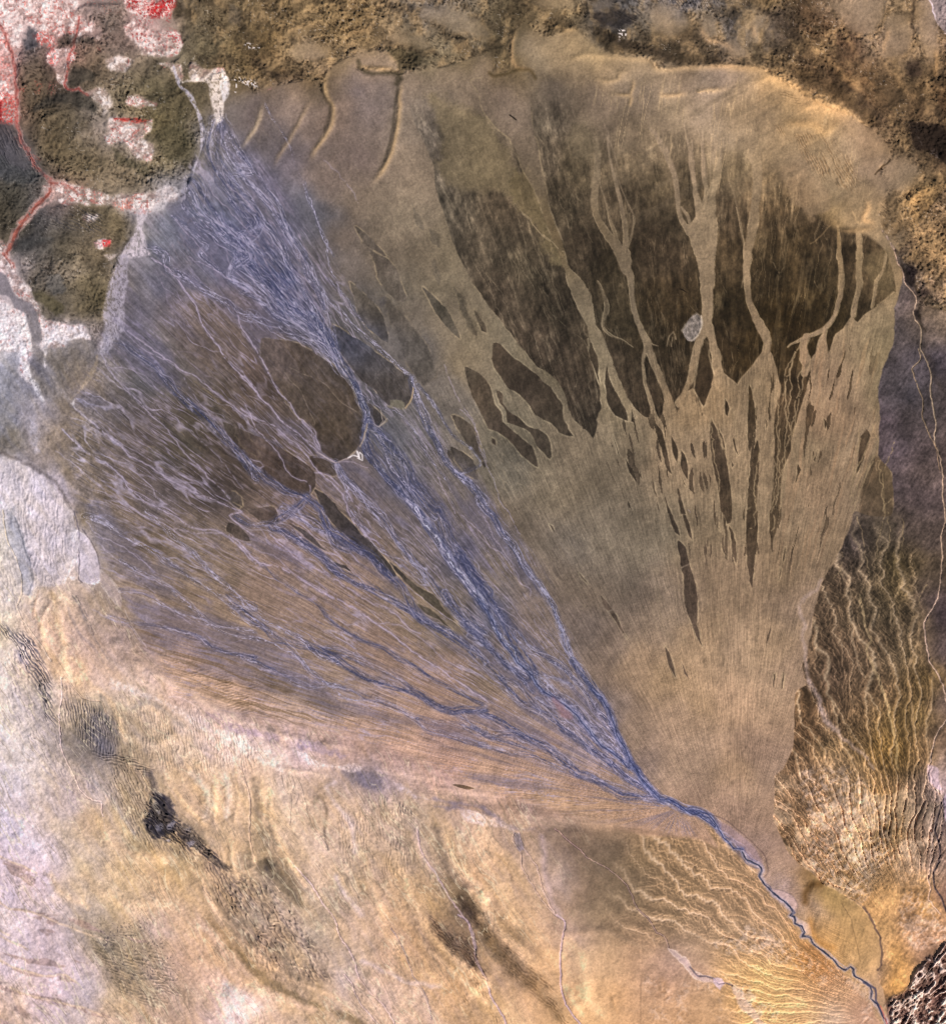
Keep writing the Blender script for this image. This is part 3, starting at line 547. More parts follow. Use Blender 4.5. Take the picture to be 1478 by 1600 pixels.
for i, s in enumerate((
    "B3: 190,500 230,510 300,580 380,640 430,680 470,720 520,760 560,820 585,860 590,930 620,1000 650,1040 600,1035 565,1020 530,970 480,945 430,920 400,870 360,820 320,785 270,760 230,700 190,640 180,570",
    "B3: 20,640 80,660 130,700 165,740 180,800 200,860 235,900 240,960 290,1000 350,1050 410,1100 430,1150 445,1218 400,1190 350,1150 300,1090 250,1040 200,1010 160,1000 140,960 110,890 70,820 40,730",
    "B3: 205,775 240,790 245,850 280,900 330,930 360,960 400,990 450,1000 490,1030 515,1080 520,1160 510,1170 470,1130 430,1080 400,1020 350,990 300,970 265,960 260,890 225,850",
    "B3: 0,950 40,960 90,1010 110,1080 120,1140 150,1210 140,1220 100,1160 50,1080 0,1000 -40,940", "B3: 0,1140 40,1160 90,1220 100,1290 60,1280 0,1245 -50,1200 -80,1120",
    "B3: 180,1050 200,1060 205,1095 180,1080", "B3: 75,310 105,350 145,410 150,440 120,430 95,370",
    "B3: 840,635 855,700 880,760 920,830 950,890 965,950 940,945 890,920 850,860 836,780 832,700", "B3: 750,500 785,580 792,660 798,735 765,640 740,560", "B3: 985,880 1003,960 985,950",
    "B4: 80,480 100,530 110,600 130,690 112,780 75,865 30,780 25,740 40,680 50,600",
    "B2: 180,480 290,480 400,510 500,570 580,620 640,680 690,740 720,810 745,880 775,950 775,1010 760,1070 720,1120 680,1160 620,1190 590,1170 530,1130 500,1050 440,960 380,920 330,850 280,760 220,660 180,580",
    "B2: 590,395 650,430 720,470 790,510 850,560 920,610 980,660 1040,710 1055,780 1030,850 1000,880 930,870 880,830 830,770 760,720 700,640 640,560 600,480",
    "B2: 795,850 850,890 880,920 900,950 850,980 820,930", "B2: 690,150 760,210 830,270 880,350 905,430 910,500 860,470 800,420 740,340 720,250",
    "A2: 720,1310 800,1360 900,1478 860,1478 760,1400|B2: 920,30 970,100 995,180 1020,260 960,260 900,200 850,120 830,20",
    "B2: 1110,180 1180,240 1250,310 1300,400 1325,480 1270,430 1200,350",
    "B2: 60,1000 200,1060 330,1130 440,1200 490,1260 490,1330 450,1385 380,1380 300,1330 200,1260 100,1180 0,1050 -40,960",
    "B2: 455,1155 530,1170 600,1210 610,1270 540,1260 490,1230", "B2: 485,1350 540,1370 600,1430 650,1490|C2: 700,60 760,130 820,180 870,240 930,310 960,370 930,370 870,320 800,260 730,190 640,110 570,40",
    "C2: 100,-10 250,-30 285,60 260,75 190,60 130,20", "C2: -10,60 50,80 90,120 118,165 60,160 -20,110", "C2: 330,60 400,90 460,130 510,180 560,225 500,200 430,140 370,90", "C2: 590,285 640,300 700,340 640,325",
    "C2: 1080,530 1150,560 1210,610 1290,690 1200,620 1120,580", "C2: 920,280 1000,360 1080,430 1180,480 1230,560 1330,660 1250,600 1150,530 1050,440 960,350",
    "B2: 1280,920 1340,940 1400,1000 1430,1080 1450,1180 1400,1130 1330,1030", "B2: 1270,1100 1340,1130 1400,1180 1420,1285 1350,1250 1300,1180", "B1: 1290,1360 1360,1390 1400,1440 1380,1460 1320,1410", "B2: 10,1360 60,1390 70,1440 20,1420",
    "C3: 1250,160 1295,200 1310,270 1340,370 1360,440 1365,560 1362,650 1388,775 1340,670 1300,560 1285,480 1285,380 1265,280 1252,200",
    "C3: 1200,-10 1220,20 1240,70 1265,140 1240,120 1215,70", "C3: 1275,-10 1300,20 1320,80 1337,160 1305,110", "C3: 808,480 850,530 900,600 930,680 965,740 915,670 870,600 830,550", "C3: 1175,775 1210,840 1238,955 1200,890",
    "C3: 1275,870 1310,960 1290,930", "C3: 680,350 710,380 730,415 700,385", "C3: 510,70 530,80 542,120 525,100",
    "B3: 1130,980 1160,1010 1180,1080 1215,1260 1190,1230 1160,1130 1135,1050", "B3: 1215,1040 1250,1120 1250,1200 1225,1140", "B3: 1270,1120 1300,1170 1310,1290 1270,1220",
    "B3: 960,1120 985,1180 970,1170", "B3: 950,1170 990,1230 1025,1320 975,1250", "B3: 1100,1260 1130,1390 1105,1330", "B3: 1250,1340 1280,1430 1295,1490 1265,1490", "B3: 1180,1390 1212,1485 1195,1485", "B3: 965,1410 985,1465 970,1450",
    "B3: 880,1040 900,1100 915,1160 895,1110", "B3: 1035,1240 1045,1290 1030,1270", "B3: 1280,1290 1298,1325 1285,1315",
    "B4: 125,940 150,1000 190,1050 200,1120 225,1300 240,1478 180,1478 160,1330 130,1200 115,1020", "B4: 340,740 370,850 375,1000 345,1130 330,1050 335,900", "B4: 385,1060 400,1130 395,1240 375,1490 330,1490 345,1230",
    "B4: 205,830 225,880 215,925 200,890", "B4: 165,1000 200,1080 200,1140 175,1060", "B4: 250,1050 275,1150 255,1110", "B4: 435,940 445,960 440,1000", "B4: 770,940 790,960 778,1000", "B4: 715,1180 735,1120 720,1190", "B4: 610,1310 625,1200 637,1230",
    "B4: 400,1250 410,1240 385,1320", "B4: 240,1180 248,1210 240,1225",
    "C4: 190,-10 240,-10 235,60 215,70", "C4: 225,80 250,130 265,200 268,300 245,250 235,150", "C4: 185,190 215,270 190,230", "C4: 160,60 175,110 165,95", "C4: 330,-10 385,-10 385,200 370,300 355,440 335,330 320,180",
    "C4: 460,-10 515,-10 500,100 475,180 472,230 460,120", "C4: 550,200 545,270 530,300 540,240", "C4: 525,320 520,360 510,395", "C4: 465,665 455,720 440,765 447,710", "C4: 490,925 488,980 480,1025 478,980", "C4: 540,920 537,985 525,1030 528,975",
    "D2: 1280,95 1340,98 1410,120 1380,123 1310,112", "D3: -10,95 30,102 80,120 40,122 0,112",
"B4: 985,1040 1020,1000 1040,1040 990,1200 960,1260 970,1130")):
    poly(s, None, seed=i, **ISL)
# subdued older patches, soft edged
for s, a in (("B4: 1050,1190 1100,1155 1140,1210 1160,1290 1165,1400 1175,1478|C4: 1150,120 1060,160 960,100|B4: 975,1400 1005,1290", .85), ("B2: 870,220 1000,330 1090,450 1160,580 1190,700 1110,740 1060,680 1000,560 940,420 900,320", .7), ("B1: 1130,740 1250,830 1330,930 1400,1010 1478,1080 1500,1180 1400,1100 1300,970 1200,850", .6),
             ("B1: 860,1110 950,1130 1030,1180 1060,1240 970,1220 880,1160", .6), ("B1: 900,930 1000,980 1100,1060 1180,1150 1100,1130 1000,1040", .6), ("A2: 1050,1180 1090,1260 1120,1330 1080,1300", .6), ("A2: 1150,1320 1200,1370 1215,1440 1170,1400", .6),
             ("B2: 1180,1 1215,110 1200,170 1170,60", .5), ("B2: 1280,150 1350,260 1420,400 1420,470 1370,370 1310,250", .6), ("B2: 1400,290 1450,350 1478,430 1430,380", .6), ("B3: -5,260 40,320 95,460 70,450 20,370", .6), ("B2: 1050,1280 1120,1350 1180,1400 1100,1390", .4)):
    poly(s, None, fieldc=DARK, a=a, soft=3, warp=5, jit=2, rim=(160, 140, 104, .3))
# pale tracks on the terraces
for s in ("B2: 310,660 350,720 400,770 430,830 450,890 485,940 490,970", "B2: 340,640 420,680 500,710 560,750 600,800 650,850 720,890 750,920", "C3: 1270,325 1320,300", "C3: 850,580 880,560"):
    line(s, (150, 132, 110), a=.6, w=1.5 if 'B2' in s else 2.6, jit=1.5, brk=.3)
line("B2: 920,870 960,835 1000,850 1000,880", (125, 118, 98), a=.7, w=5)
poly("B2: 925,830 990,835 1003,870 990,885 930,870", (118, 112, 92), jit=1, a=.8)
_sp = poly("B3: 1280,430 1300,390 1330,350 1360,335 1385,365 1385,420 1350,490 1310,490 1290,465", (148, 138, 130), jit=2, rim=(190, 178, 160, .5), a=.9, zone='salt')
COL[_sp[0]] *= (1 + _sp[2] * (.9 * (fbm(X[_sp[0]] / 3, Y[_sp[0]] / 5, 2, 3) - .5)))[..., None]
line("B3: 1385,340 1390,400 1370,460 1330,492", (205, 190, 165), a=.8, w=2, jit=1.2); line("B3: 1262,190,6 1280,195,9 1300,208,4", (30, 22, 14), a=.9, jit=1)
# wiggly pale threads over the dark fingers at the right
for i, s in enumerate(("B4: 610,560 560,640 545,720 555,800 545,900 560,1000 540,1100 550,1250 525,1400 520,1478", "B4: 650,640 620,700 630,780 600,850 610,950 580,1050 590,1120", "B4: 690,600 660,680 640,780 620,860 590,960 570,1060 540,1160 530,1300 480,1450",
          "B4: 500,780 510,900 500,1000 520,1100 500,1200 490,1350 470,1478", "B4: 470,860 480,980 470,1100 485,1200 470,1330", "B4: 590,600 575,700 580,800 565,920 575,1010", "B4: 640,500 600,580 560,700 540,800", "B4: 520,1000 505,1120 515,1260 500,1400",
          "B4: 340,720 375,830 380,930 400,1010 385,1060", "B4: 160,1020 200,1120 230,1230", "B4: 120,980 135,1150 160,1250 165,1380", "B4: 230,860 260,960 270,1060", "C4: 370,0 380,70 345,100", "C4: 480,20 490,60 470,110", "B4: 400,1130 380,1240 370,1350 380,1478",
          "B4: 1100,1170 1090,1260 1110,1340 1115,1478", "B4: 1160,1400 1120,1440 1110,1478", "B4: 1080,1180 1070,1240", "B4: 1060,980 1080,1050 1080,1140 1010,1230 960,1340 930,1440", "B4: 1060,1000 1030,1080 990,1170 950,1260 920,1400", "B4: 980,990 975,1060 950,1180 930,1300", "B4: 1050,1180 1000,1300 970,1380 940,1478")):
    line(s, (152, 132, 98), a=.8, w=2.2, jit=4.0, jl=7., seed=i, brk=.2)
# dark olive shallow marks under the terrace edge (thin old silt line)
# ---------------------------------------------------------------- streaked surfaces of the two fans
def polar(ax, ay):
    return np.hypot(X - ax, Y - ay), np.arctan2(X - ax, ay - Y)
R1, A1 = polar(1150, 1390)         # upper right fan
R2, A2_ = polar(1060, 1262)        # western fan
WMASK = np.zeros((NY, NX), np.float32)
sl, sd = poly_sd(densify(T("F:1085,1300 1000,1215 930,1090 880,980 850,900 800,830 740,740 690,680 640,600 560,480 500,390 450,310 400,240 365,200 340,200 300,260 285,310 230,340 200,380 180,450 160,530 130,600 115,650 120,760 150,830 175,900 230,1000 290,1090 420,1120 560,1150 760,1230 900,1270 1020,1290"), True, 6, 3), 30)
WMASK[sl] = ss(-14, 10, sd)
EMASK = np.zeros((NY, NX), np.float32)
sl, sd = poly_sd(densify(T("F:1085,1300 1000,1215 930,1090 880,980 850,900 800,830 740,740 690,680 640,600 560,480 500,390 450,310 400,240 380,190 420,150 500,140 640,120 800,110 1030,110 1200,115 1320,200 1370,300 1395,430 1380,560 1370,720 1330,830 1290,930 1262,1000 1260,1060 1240,1090 1235,1200 1210,1260 1215,1330 1280,1400 1330,1480 1380,1600 1330,1560 1270,1480 1200,1380"), True, 6, 2), 30)
EMASK[sl] = ss(-10, 10, sd)
TER = ndk = (ZONE == Z['terrace']).astype(np.float32)
# fine rill texture on the eastern fan
n = fbm(A1 * 210 + (fbm(X / 30, Y / 30, 3, 2) - .5) * 4, R1 / 34, 1, 4, .65) - .5
n2 = fbm(A1 * 420, R1 / 22, 2, 3, .6) - .5
thr_ = ss(.86, .99, 1 - np.abs(2 * fbm(A1 * 130 + 1.5 * fbm(X / 25, Y / 25, 1, 2), R1 / 45, 4, 2) - 1))
f = EMASK * (1 - .55 * TER) * ss(480, 640, Y + 0.3 * (X - 900))
f = f + EMASK * (1 - TER) * .35 * (1 - ss(480, 640, Y + 0.3 * (X - 900)))
COL *= (1 + (f * (.25 * n + .26 * n2))[..., None])
w = (f * thr_ * .26 * ss(.35, .6, fbm(X / 70, Y / 70, 5, 3)))[..., None]
COL = COL * (1 - w) + c3((176, 152, 116)) * w
H += f * (n * .6 + n2 * .5)
COL *= (1 + (EMASK * .35 * (fbm(X / 60, Y / 60, 2, 4) - .5))[..., None])
# thin sandy runnels at the head of the channels
hd = ss(95, 150, Y) * (1 - ss(300, 380, Y + 60 * (fbm(X / 30, Y / 30, 1, 3) - .5))) * ss(900, 960, X) * (1 - ss(1330, 1380, X)) * EMASK
t = ss(.84, .98, 1 - np.abs(2 * fbm((X + 2.2 * fbm(X / 20, Y / 9, 2, 3)) / 7.5 + .02 * Y, Y / 70, 3, 2, .4) - 1)) * ss(.42, .62, fbm(X / 40, Y / 70, 2, 3))
t = (t * hd * .62)[..., None]
COL = COL * (1 - t) + c3((186, 160, 118)) * t
t = ss(.52, .66, fbm(X / 26 + .06 * Y, Y / 60, 4, 4)) * hd * .3
COL = COL * (1 - t[..., None]) + c3((112, 98, 76)) * t[..., None]
# slivers of the old dark surface left between the runnels, and rusty runnels
SLV = np.zeros((NY, NX), np.float32)
sl, sd = poly_sd(densify(T("F:960,650 1040,640 1110,610 1200,590 1250,540 1300,520 1370,520 1372,720 1310,860 1210,900 1100,880 1000,790 950,730"), True, 6, 3), 40)
SLV[sl] = ss(-30, 30, sd)
nv = fbm(A1 * 100 + 1.2 * (fbm(X / 30, Y / 30, 4, 3) - .5), R1 / 55, 5, 3, .45)
t = SLV * ss(.715, .745, nv) * (1 - TER) * .8 * ss(1400, 1280, X + .2 * (Y - 700))
COL = COL * (1 - t[..., None]) + DARK * t[..., None]
nv = fbm(A1 * 120 + 31 + 1.2 * (fbm(X / 30, Y / 30, 4, 3) - .5), R1 / 80, 1, 3, .45)
t = (SLV * ss(.58, .70, nv) * (1 - TER) * .4 * ss(1180, 1260, X))
COL = COL * (1 - t[..., None]) + c3((172, 138, 102)) * t[..., None]
# western fan: finer lineation
n = fbm(A2_ * 170 + (fbm(X / 40, Y / 40, 3, 2) - .5) * 3, R2 / 42, 0, 4, .62) - .5
n2 = fbm(A2_ * 420, R2 / 26, 1, 3, .6) - .5
COL *= (1 + (WMASK * (1 - .6 * TER) * (.34 * n + .36 * n2))[..., None])
H += WMASK * (n * .7 + n2 * .7) * (1 - .6 * TER)
# pale and lilac threads, contour lines of a stretched noise
for q, (ka, kr, thr0, amp, col, kk) in enumerate(((150, 60, .86, .42, (158, 146, 166), 2), (110, 110, .90, .5, (170, 156, 180), 4), (48, 130, .92, .45, (162, 146, 160), 0), (90, 80, .90, .38, (150, 136, 142), 1), (34, 170, .93, .55, (176, 164, 184), 3))):
    nn_ = fbm(A2_ * ka + 1.1 * fbm(X / 45, Y / 45, kk, 3) + q * 9, R2 / kr + q * 5, kk, 3, .5)
    t = ss(thr0, .99, 1 - np.abs(2 * nn_ - 1)) * ss(.38, .6, fbm(X / 80 + q * 3, Y / 80, kk + 1, 3)) * (.5 + vn(X / 6, Y / 6, kk + 2))
    t = (t * WMASK * (1 - .8 * TER) * amp)[..., None]
    COL = COL * (1 - t) + c3(col) * t
# blue-grey silt between the threads
t = WMASK * (1 - .7 * TER) * ss(.50, .68, fbm(A2_ * 14 + .6 * fbm(X / 60, Y / 60, 1, 3), R2 / 260, 2, 4, .55)) * .44
COL = COL * (1 - t[..., None]) + c3((100, 97, 124)) * t[..., None]
# brown streaks along the southern margin of the western fan
BR = np.zeros((NY, NX), np.float32)
sl, sd = poly_sd(densify(T("C1: 700,560 900,640 1100,720 1478,860 1700,960|C2: 500,1060 760,1130 1020,1250 700,1230 400,1230 200,1200 0,1110|C1: 1300,1090 1150,1000 1000,860 800,760 680,640"), True, 6, 4), 30)
BR[sl] = ss(-22, 22, sd)
nn_ = fbm((X * .33 - Y) / 3.4 * 1.0 + 3 * fbm(X / 40, Y / 40, 2, 2), (X + Y * .35) / 60, 3, 3, .6)
t = (BR * ss(.5, .68, nn_) * .6)[..., None]
COL = COL * (1 - t) + c3((122, 98, 66)) * t
# broad windblown dust on the sandy tongue in the south
nn_ = fbm((X * .12 - Y) / 9, (X + Y * .1) / 110, 3, 4, .6) - .5
sl, sd = poly_sd(densify(T("F:300,1110 420,1125 560,1155 760,1230 900,1270 1020,1290 1085,1300 1110,1310 1060,1305 960,1300 880,1300 800,1295 700,1260 560,1200 420,1165 300,1090 180,1020 170,960"), True, 6, 4), 20)
msk = np.zeros((NY, NX), np.float32); msk[sl] = ss(-10, 12, sd)
COL *= (1 + (msk * .5 * nn_)[..., None])

# ---------------------------------------------------------------- dissected ground: drainage carved by flow accumulation
sl, sd, mR = poly("B4: 1200,-20 1230,100 1180,300 1178,420 1175,500 1130,600 1085,740 1095,900 1090,1150 1160,1250 1172,1478|C4: 1090,30 950,0 920,80 880,180 820,300 760,400 725,520 695,700 672,830 650,870 660,960 670,1000 610,1050 600,1300 580,1390 540,1478"
     "|D4: 488,50 485,150 480,300 510,360 540,430 570,490 630,560 700,600 760,660 800,680 870,720 930,760 990,800 1040,870 1080,950 1100,1010 1110,1100 1080,1200 1110,1280 1130,1400 1150,1700 1700,1700|B4: 1700,-300", None, fieldc=RIGHT, soft=1.4, jit=2.5, seed=3)
RM = np.zeros((NY, NX), np.float32); RM[sl] = np.clip(mR, 0, 1)
sl, sd, mS = poly("D3: 445,362 560,362 700,365 760,352 840,355 900,355 980,372 1060,385 1130,390 1250,400 1330,395 1400,420 1478,450|D4: 50,280 120,330 170,390 230,440 290,520 370,570 400,625 440,690 500,760 550,800 590,860 610,920 640,980 700,1010 750,1060 830,1130 900,1190 950,1250 1000,1300 1060,1400 1120,1700"
     "|D3: 900,1700 650,1478 600,1350 580,1200 590,1000 595,880 560,850 520,800 490,700 480,600 500,500", None, fieldc=SOUTH, soft=2, jit=2.5, seed=8, a=.0)
SM = np.zeros((NY, NX), np.float32); SM[sl] = ss(-3, 5, sd)
g = ss(900, 1060, X + .15 * (Y - 1300))
q = (SM * g * .9)[..., None]
COL[:] = COL * (1 - q) + SOUTH * q

def drainage(ax, ay, t0, t1, r0, r1, R0, spacing, cross, amp, seed, step=1.5, asp=1.5, rnd=2.0):
    """water runs outward from (ax, ay); tributaries join outward; returns log flow on the map window, wider where it is larger"""
    import heapq
    gp = np.arange(t0 * R0, t1 * R0, step); gr = np.arange(r0, r1, step * asp)
    P_, Q_ = np.meshgrid(gp, gr)
    U = P_ + 12 * (fbm(P_ / 60, Q_ / 60, seed, 3) - .5); V = Q_
    r = np.random.default_rng(seed)
    ph = (U + 60 * (fbm(U / 70, V / 110, seed + 1, 4) - .5)) / spacing
    tri = np.abs((ph % 1.0) - .5) * 2
    ph2 = (U + 18 * (fbm(U / 20, V / 60, seed + 2, 3) - .5)) / (spacing / 3.7)
    tri2 = np.abs((ph2 % 1.0) - .5) * 2
    h = -1.0 * V + cross * spacing * .5 * tri + cross * .5 * spacing / 3.7 * tri2 + amp * fbm(U / 22, V / 22, seed, 4, .6) + r.random(U.shape) * rnd
    ny, nx = h.shape
    hl = h.ravel().tolist(); N = ny * nx
    tgt = [-1] * N; seen = bytearray(N); order = []; hp = []
    for i in range(nx):
        c = (ny - 1) * nx + i
        seen[c] = 1; hp.append((hl[c], c))
    heapq.heapify(hp)
    while hp:
        e, c = heapq.heappop(hp); order.append(c)
        j, i = divmod(c, nx)
        for dj, di in ((-1, 0), (1, 0), (0, -1), (0, 1), (-1, -1), (-1, 1), (1, -1), (1, 1)):
            jj, ii = j + dj, i + di
            if 0 <= jj < ny and 0 <= ii < nx:
                k = jj * nx + ii
                if not seen[k]:
                    seen[k] = 1; tgt[k] = c
                    heapq.heappush(hp, (hl[k] if hl[k] > e else e + .001, k))
    acc = [1.0] * N
    for c in reversed(order):
        if tgt[c] >= 0: acc[tgt[c]] += acc[c]
    A = np.log2(np.array(acc).reshape(ny, nx)).astype(np.float32)
    D = A.copy()
    for dj in range(-2, 3):
        for di in range(-4, 5):
            dd = math.hypot(dj * asp * .7, di)
            if dd == 0 or dd > 2.6: continue
            D = np.maximum(D, np.roll(np.roll(A, dj, 0), di, 1) - 2.8 - 2.6 * dd)
    A = D
    xw = X + 34 * (fbm(X / 90, Y / 90, seed + 1, 3) - .5); yw = Y + 34 * (fbm(X / 90 + 9, Y / 90, seed + 2, 3) - .5)
    rr_ = np.hypot(xw - ax, yw - ay); tt_ = np.arctan2(xw - ax, ay - yw) * R0
    ok = (tt_ > gp[0] + 2) & (tt_ < gp[-1] - 2) & (rr_ > gr[0] + 2) & (rr_ < gr[-1] - 4)
    jy, jx = np.nonzero(ok)
    sl = (slice(jy.min(), jy.max() + 1), slice(jx.min(), jx.max() + 1))
    u = np.clip((tt_[sl] - gp[0]) / step, 0, nx - 1.01); v = np.clip((rr_[sl] - r0) / (step * asp), 0, ny - 1.01)
    iu = u.astype(int); iv = v.astype(int); fu = u - iu; fv = v - iv
    O = (A[iv, iu] * (1 - fu) + A[iv, iu + 1] * fu) * (1 - fv) + (A[iv + 1, iu] * (1 - fu) + A[iv + 1, iu + 1] * fu) * fv
    return sl, (O * ok[sl]).astype(np.float32), ok[sl]
sl, F_, ok = drainage(1440, 1500, -1.25, .45, 30, 860, 420, 25, .34, 16, 3)
dm = RM[sl] * ok * ss(90, 190, np.hypot(X[sl] - 1440, Y[sl] - 1500)) * ss(780, 880, Y[sl] + .9 * (1330 - X[sl]) * (X[sl] < 1330)) * (1 - ss(1415, 1450, X[sl] + 8 * np.sin(Y[sl] / 30) - .10 * (Y[sl] - 900)) * ss(1420, 1380, Y[sl] + 0 * X[sl]))
rough = .75 + .8 * ss(1180, 1300, Y[sl])
st = ss(1.0, 9.5, F_)
H[sl] -= dm * rough * st * 3.0
lt = ss(3.4, 10.5, F_) * dm * .72
dk = ss(3.0, .3, F_) * dm * .30
vc = np.where((Y[sl] > 1210)[..., None], c3((220, 196, 164)), c3((180, 158, 124)))
COL[sl] = COL[sl] * (1 - dk[..., None])
COL[sl] = COL[sl] * (1 - lt[..., None]) + vc * lt[..., None]
wh = dm * ss(1190, 1260, Y[sl]) * ss(.45, .6, fbm(X[sl] / 28, Y[sl] / 28, 2, 4)) * .45
COL[sl] = COL[sl] * (1 - wh[..., None]) + c3((210, 186, 156)) * wh[..., None]
# south: streams run to the upper left
sl, F_, ok = drainage(1425, 1605, -1.75, -.35, 40, 640, 330, 25, .34, 15, 5)
dm = SM[sl] * ok * ss(60, 150, np.hypot(X[sl] - 1425, Y[sl] - 1605)) * ss(940, 1040, X[sl] + .12 * (Y[sl] - 1300)) * (1 - .85 * ss(1440, 1490, Y[sl]) * (1 - ss(1090, 1150, X[sl] - .3 * (Y[sl] - 1500))))
st = ss(1.0, 9.0, F_)
H[sl] -= dm * st * 2.3
lt = ss(3.4, 10.5, F_) * dm * .62
dk = ss(3.0, .3, F_) * dm * .20
COL[sl] = COL[sl] * (1 - dk[..., None])
COL[sl] = COL[sl] * (1 - lt[..., None]) + c3((226, 200, 168)) * lt[..., None]
# ---------------------------------------------------------------- braided streams of the western fan
# upper sheaf below the western inlet: (track, width, blue, lilac)
for i, (s, w, b, l) in enumerate((
    ("A1: 1280,670 1320,760 1380,860 1440,960|A2: 40,960 130,1070 230,1190 300,1290 360,1370 430,1470|B2: 470,100 520,210 560,330 590,470 620,580", 13, .4, .85),
    ("A1: 1270,690 1290,800 1330,900 1400,1010|A2: 10,1020 80,1120 150,1230 220,1330 300,1420|B2: 330,40 400,150 440,230 490,330 540,430", 15, .45, .8),
    ("A1: 1250,700 1220,850 1250,950 1330,1080 1400,1190 1470,1290|A2: 60,1380 100,1470|B2: 150,60 220,130 290,200 350,280 430,350 520,430 590,520", 26, .8, .55),
    ("A1: 1110,1040 1170,1130 1230,1220 1300,1320 1400,1430|B2: 60,-20 130,70 220,150 300,240 400,330 500,420 570,500", 24, .75, .55),
    ("A1: 1090,1090 1130,1200 1220,1300 1330,1390 1440,1478|B2: 40,60 140,150 260,260 360,340 460,420 560,500 610,570", 17, .5, .8),
    ("A1: 1070,1180 1150,1290 1260,1390 1380,1470|B2: -10,110 100,190 200,260 300,350 420,420 530,500 600,590", 14, .3, .75),
    ("A1: 850,1420 960,1470|B1: 960,60 1080,130 1200,200 1320,270 1400,330 1478,350|B2: 100,340 230,400 350,450 470,500 570,580 640,670", 15, .35, .75),
    ("A1: 1380,880 1460,1000|A2: 60,1000 180,1130 260,1230 330,1350 400,1478", 10, .35, .9),
    ("A2: 200,600 240,680 300,760 350,850 370,950 420,1060 470,1170 500,1290 560,1400|B2: 560,-10 590,100 630,170 650,260 720,350", 5, .15, .6),
    ("A2: 430,1050 450,1150 500,1260 540,1380 600,1478", 5, .2, .6),
    ("A2: 60,880 160,1000 200,1080 290,1200 320,1290 380,1400 440,1478|B2: 420,20 450,120 500,200 540,300", 8, .5, .6),
    ("A2: 0,1150 100,1260 180,1380 260,1478|B2: 280,30 380,140 450,250 520,360", 9, .6, .6),
    ("A2: 0,1300 120,1400 200,1478|B2: 200,-10 300,100 380,220 480,330", 10, .5, .6),
    ("B2: 540,220 580,270 640,320 700,390 750,440 830,500 900,570 980,640 1050,705", 8, .3, .9),
    ("B2: 560,130 640,200 700,290 760,380 800,440", 7, .25, .6),
    ("A1: 1000,1240 1100,1330 1200,1420|B1: 1160,-10 1260,80 1340,140 1440,190|B2: 60,210 160,250 240,330 340,400", 9, .45, .7),
)):
    band(s, w, b * .72, l, 0, seed=i, k=2.6)
# middle trunk
band("B2: 480,350 540,440 600,540 640,620 690,700 730,770 760,840 790,900 795,960", 15, .85, .6, .35, seed=3)
band("B2: 795,950 775,1010 770,1080 800,1150 860,1220 940,1310 1030,1410 1090,1478|C2: 1130,60 1190,140 1240,220 1290,300 1340,370 1400,450 1478,550", 16, .9, .6, .25, seed=5)
band("B2: 800,980 860,1020 920,1090 970,1150 1010,1230 1050,1320 1120,1400 1180,1478|C2: 1200,-10 1240,90 1280,180 1340,260 1400,360 1478,470", 24, .7, .45, 0, seed=6)
band("B2: 860,1040 900,1140 930,1220 1000,1310 1060,1400|C2: 1080,0 1140,80", 8, .3, .8, 0, seed=7)
band("C2: 1070,-20 1120,60 1180,130 1240,230 1290,320 1360,400 1420,460 1478,540|C3: 20,370 70,430 120,510 170,590 200,680 250,740 310,800 330,870 390,920 440,980", 13, .6, .9, .75, seed=8)
band("C3: 0,260 60,350 120,450 200,560 250,660 300,760 370,850 420,930", 20, .9, .3, 0, seed=9, thr=.84)
band("C3: 440,980 500,1050 590,1110 660,1160 720,1230 770,1290 830,1340 900,1390 960,1440 1000,1478|D3: 1030,40 1090,120 1150,175 1230,210 1290,245 1380,260 1440,290 1478,340", 13, .85, .7, .45, seed=10)
# right hand branch
band("B2: 1050,705 1070,800 1110,900 1150,1000 1200,1090 1240,1170 1290,1230|B2: 1400,1340 1478,1430|B3: 100,1400 150,1478|C3: 180,20 230,110 290,190 350,290 430,390 480,460 530,550 570,650 610,770 650,870 700,930 750,1020 820,1080 870,1170 900,1280 960,1400 990,1478", 12, .65, .75, .1, seed=11)
band("B2: 1080,740 1160,840 1220,930 1290,1040 1380,1110 1440,1200|B3: -10,1260 60,1300 120,1400 170,1478|C3: 210,30", 7, .35, .7, seed=12)
band("B2: 740,790 820,840 880,880 950,890 1010,950 1080,1040 1130,1140 1190,1220 1260,1320 1300,1478", 4, .15, .7, seed=13)
band("C3: 640,860 720,960 790,1050 850,1150 890,1260 960,1390 1000,1478", 13, .85, .4, 0, seed=14)
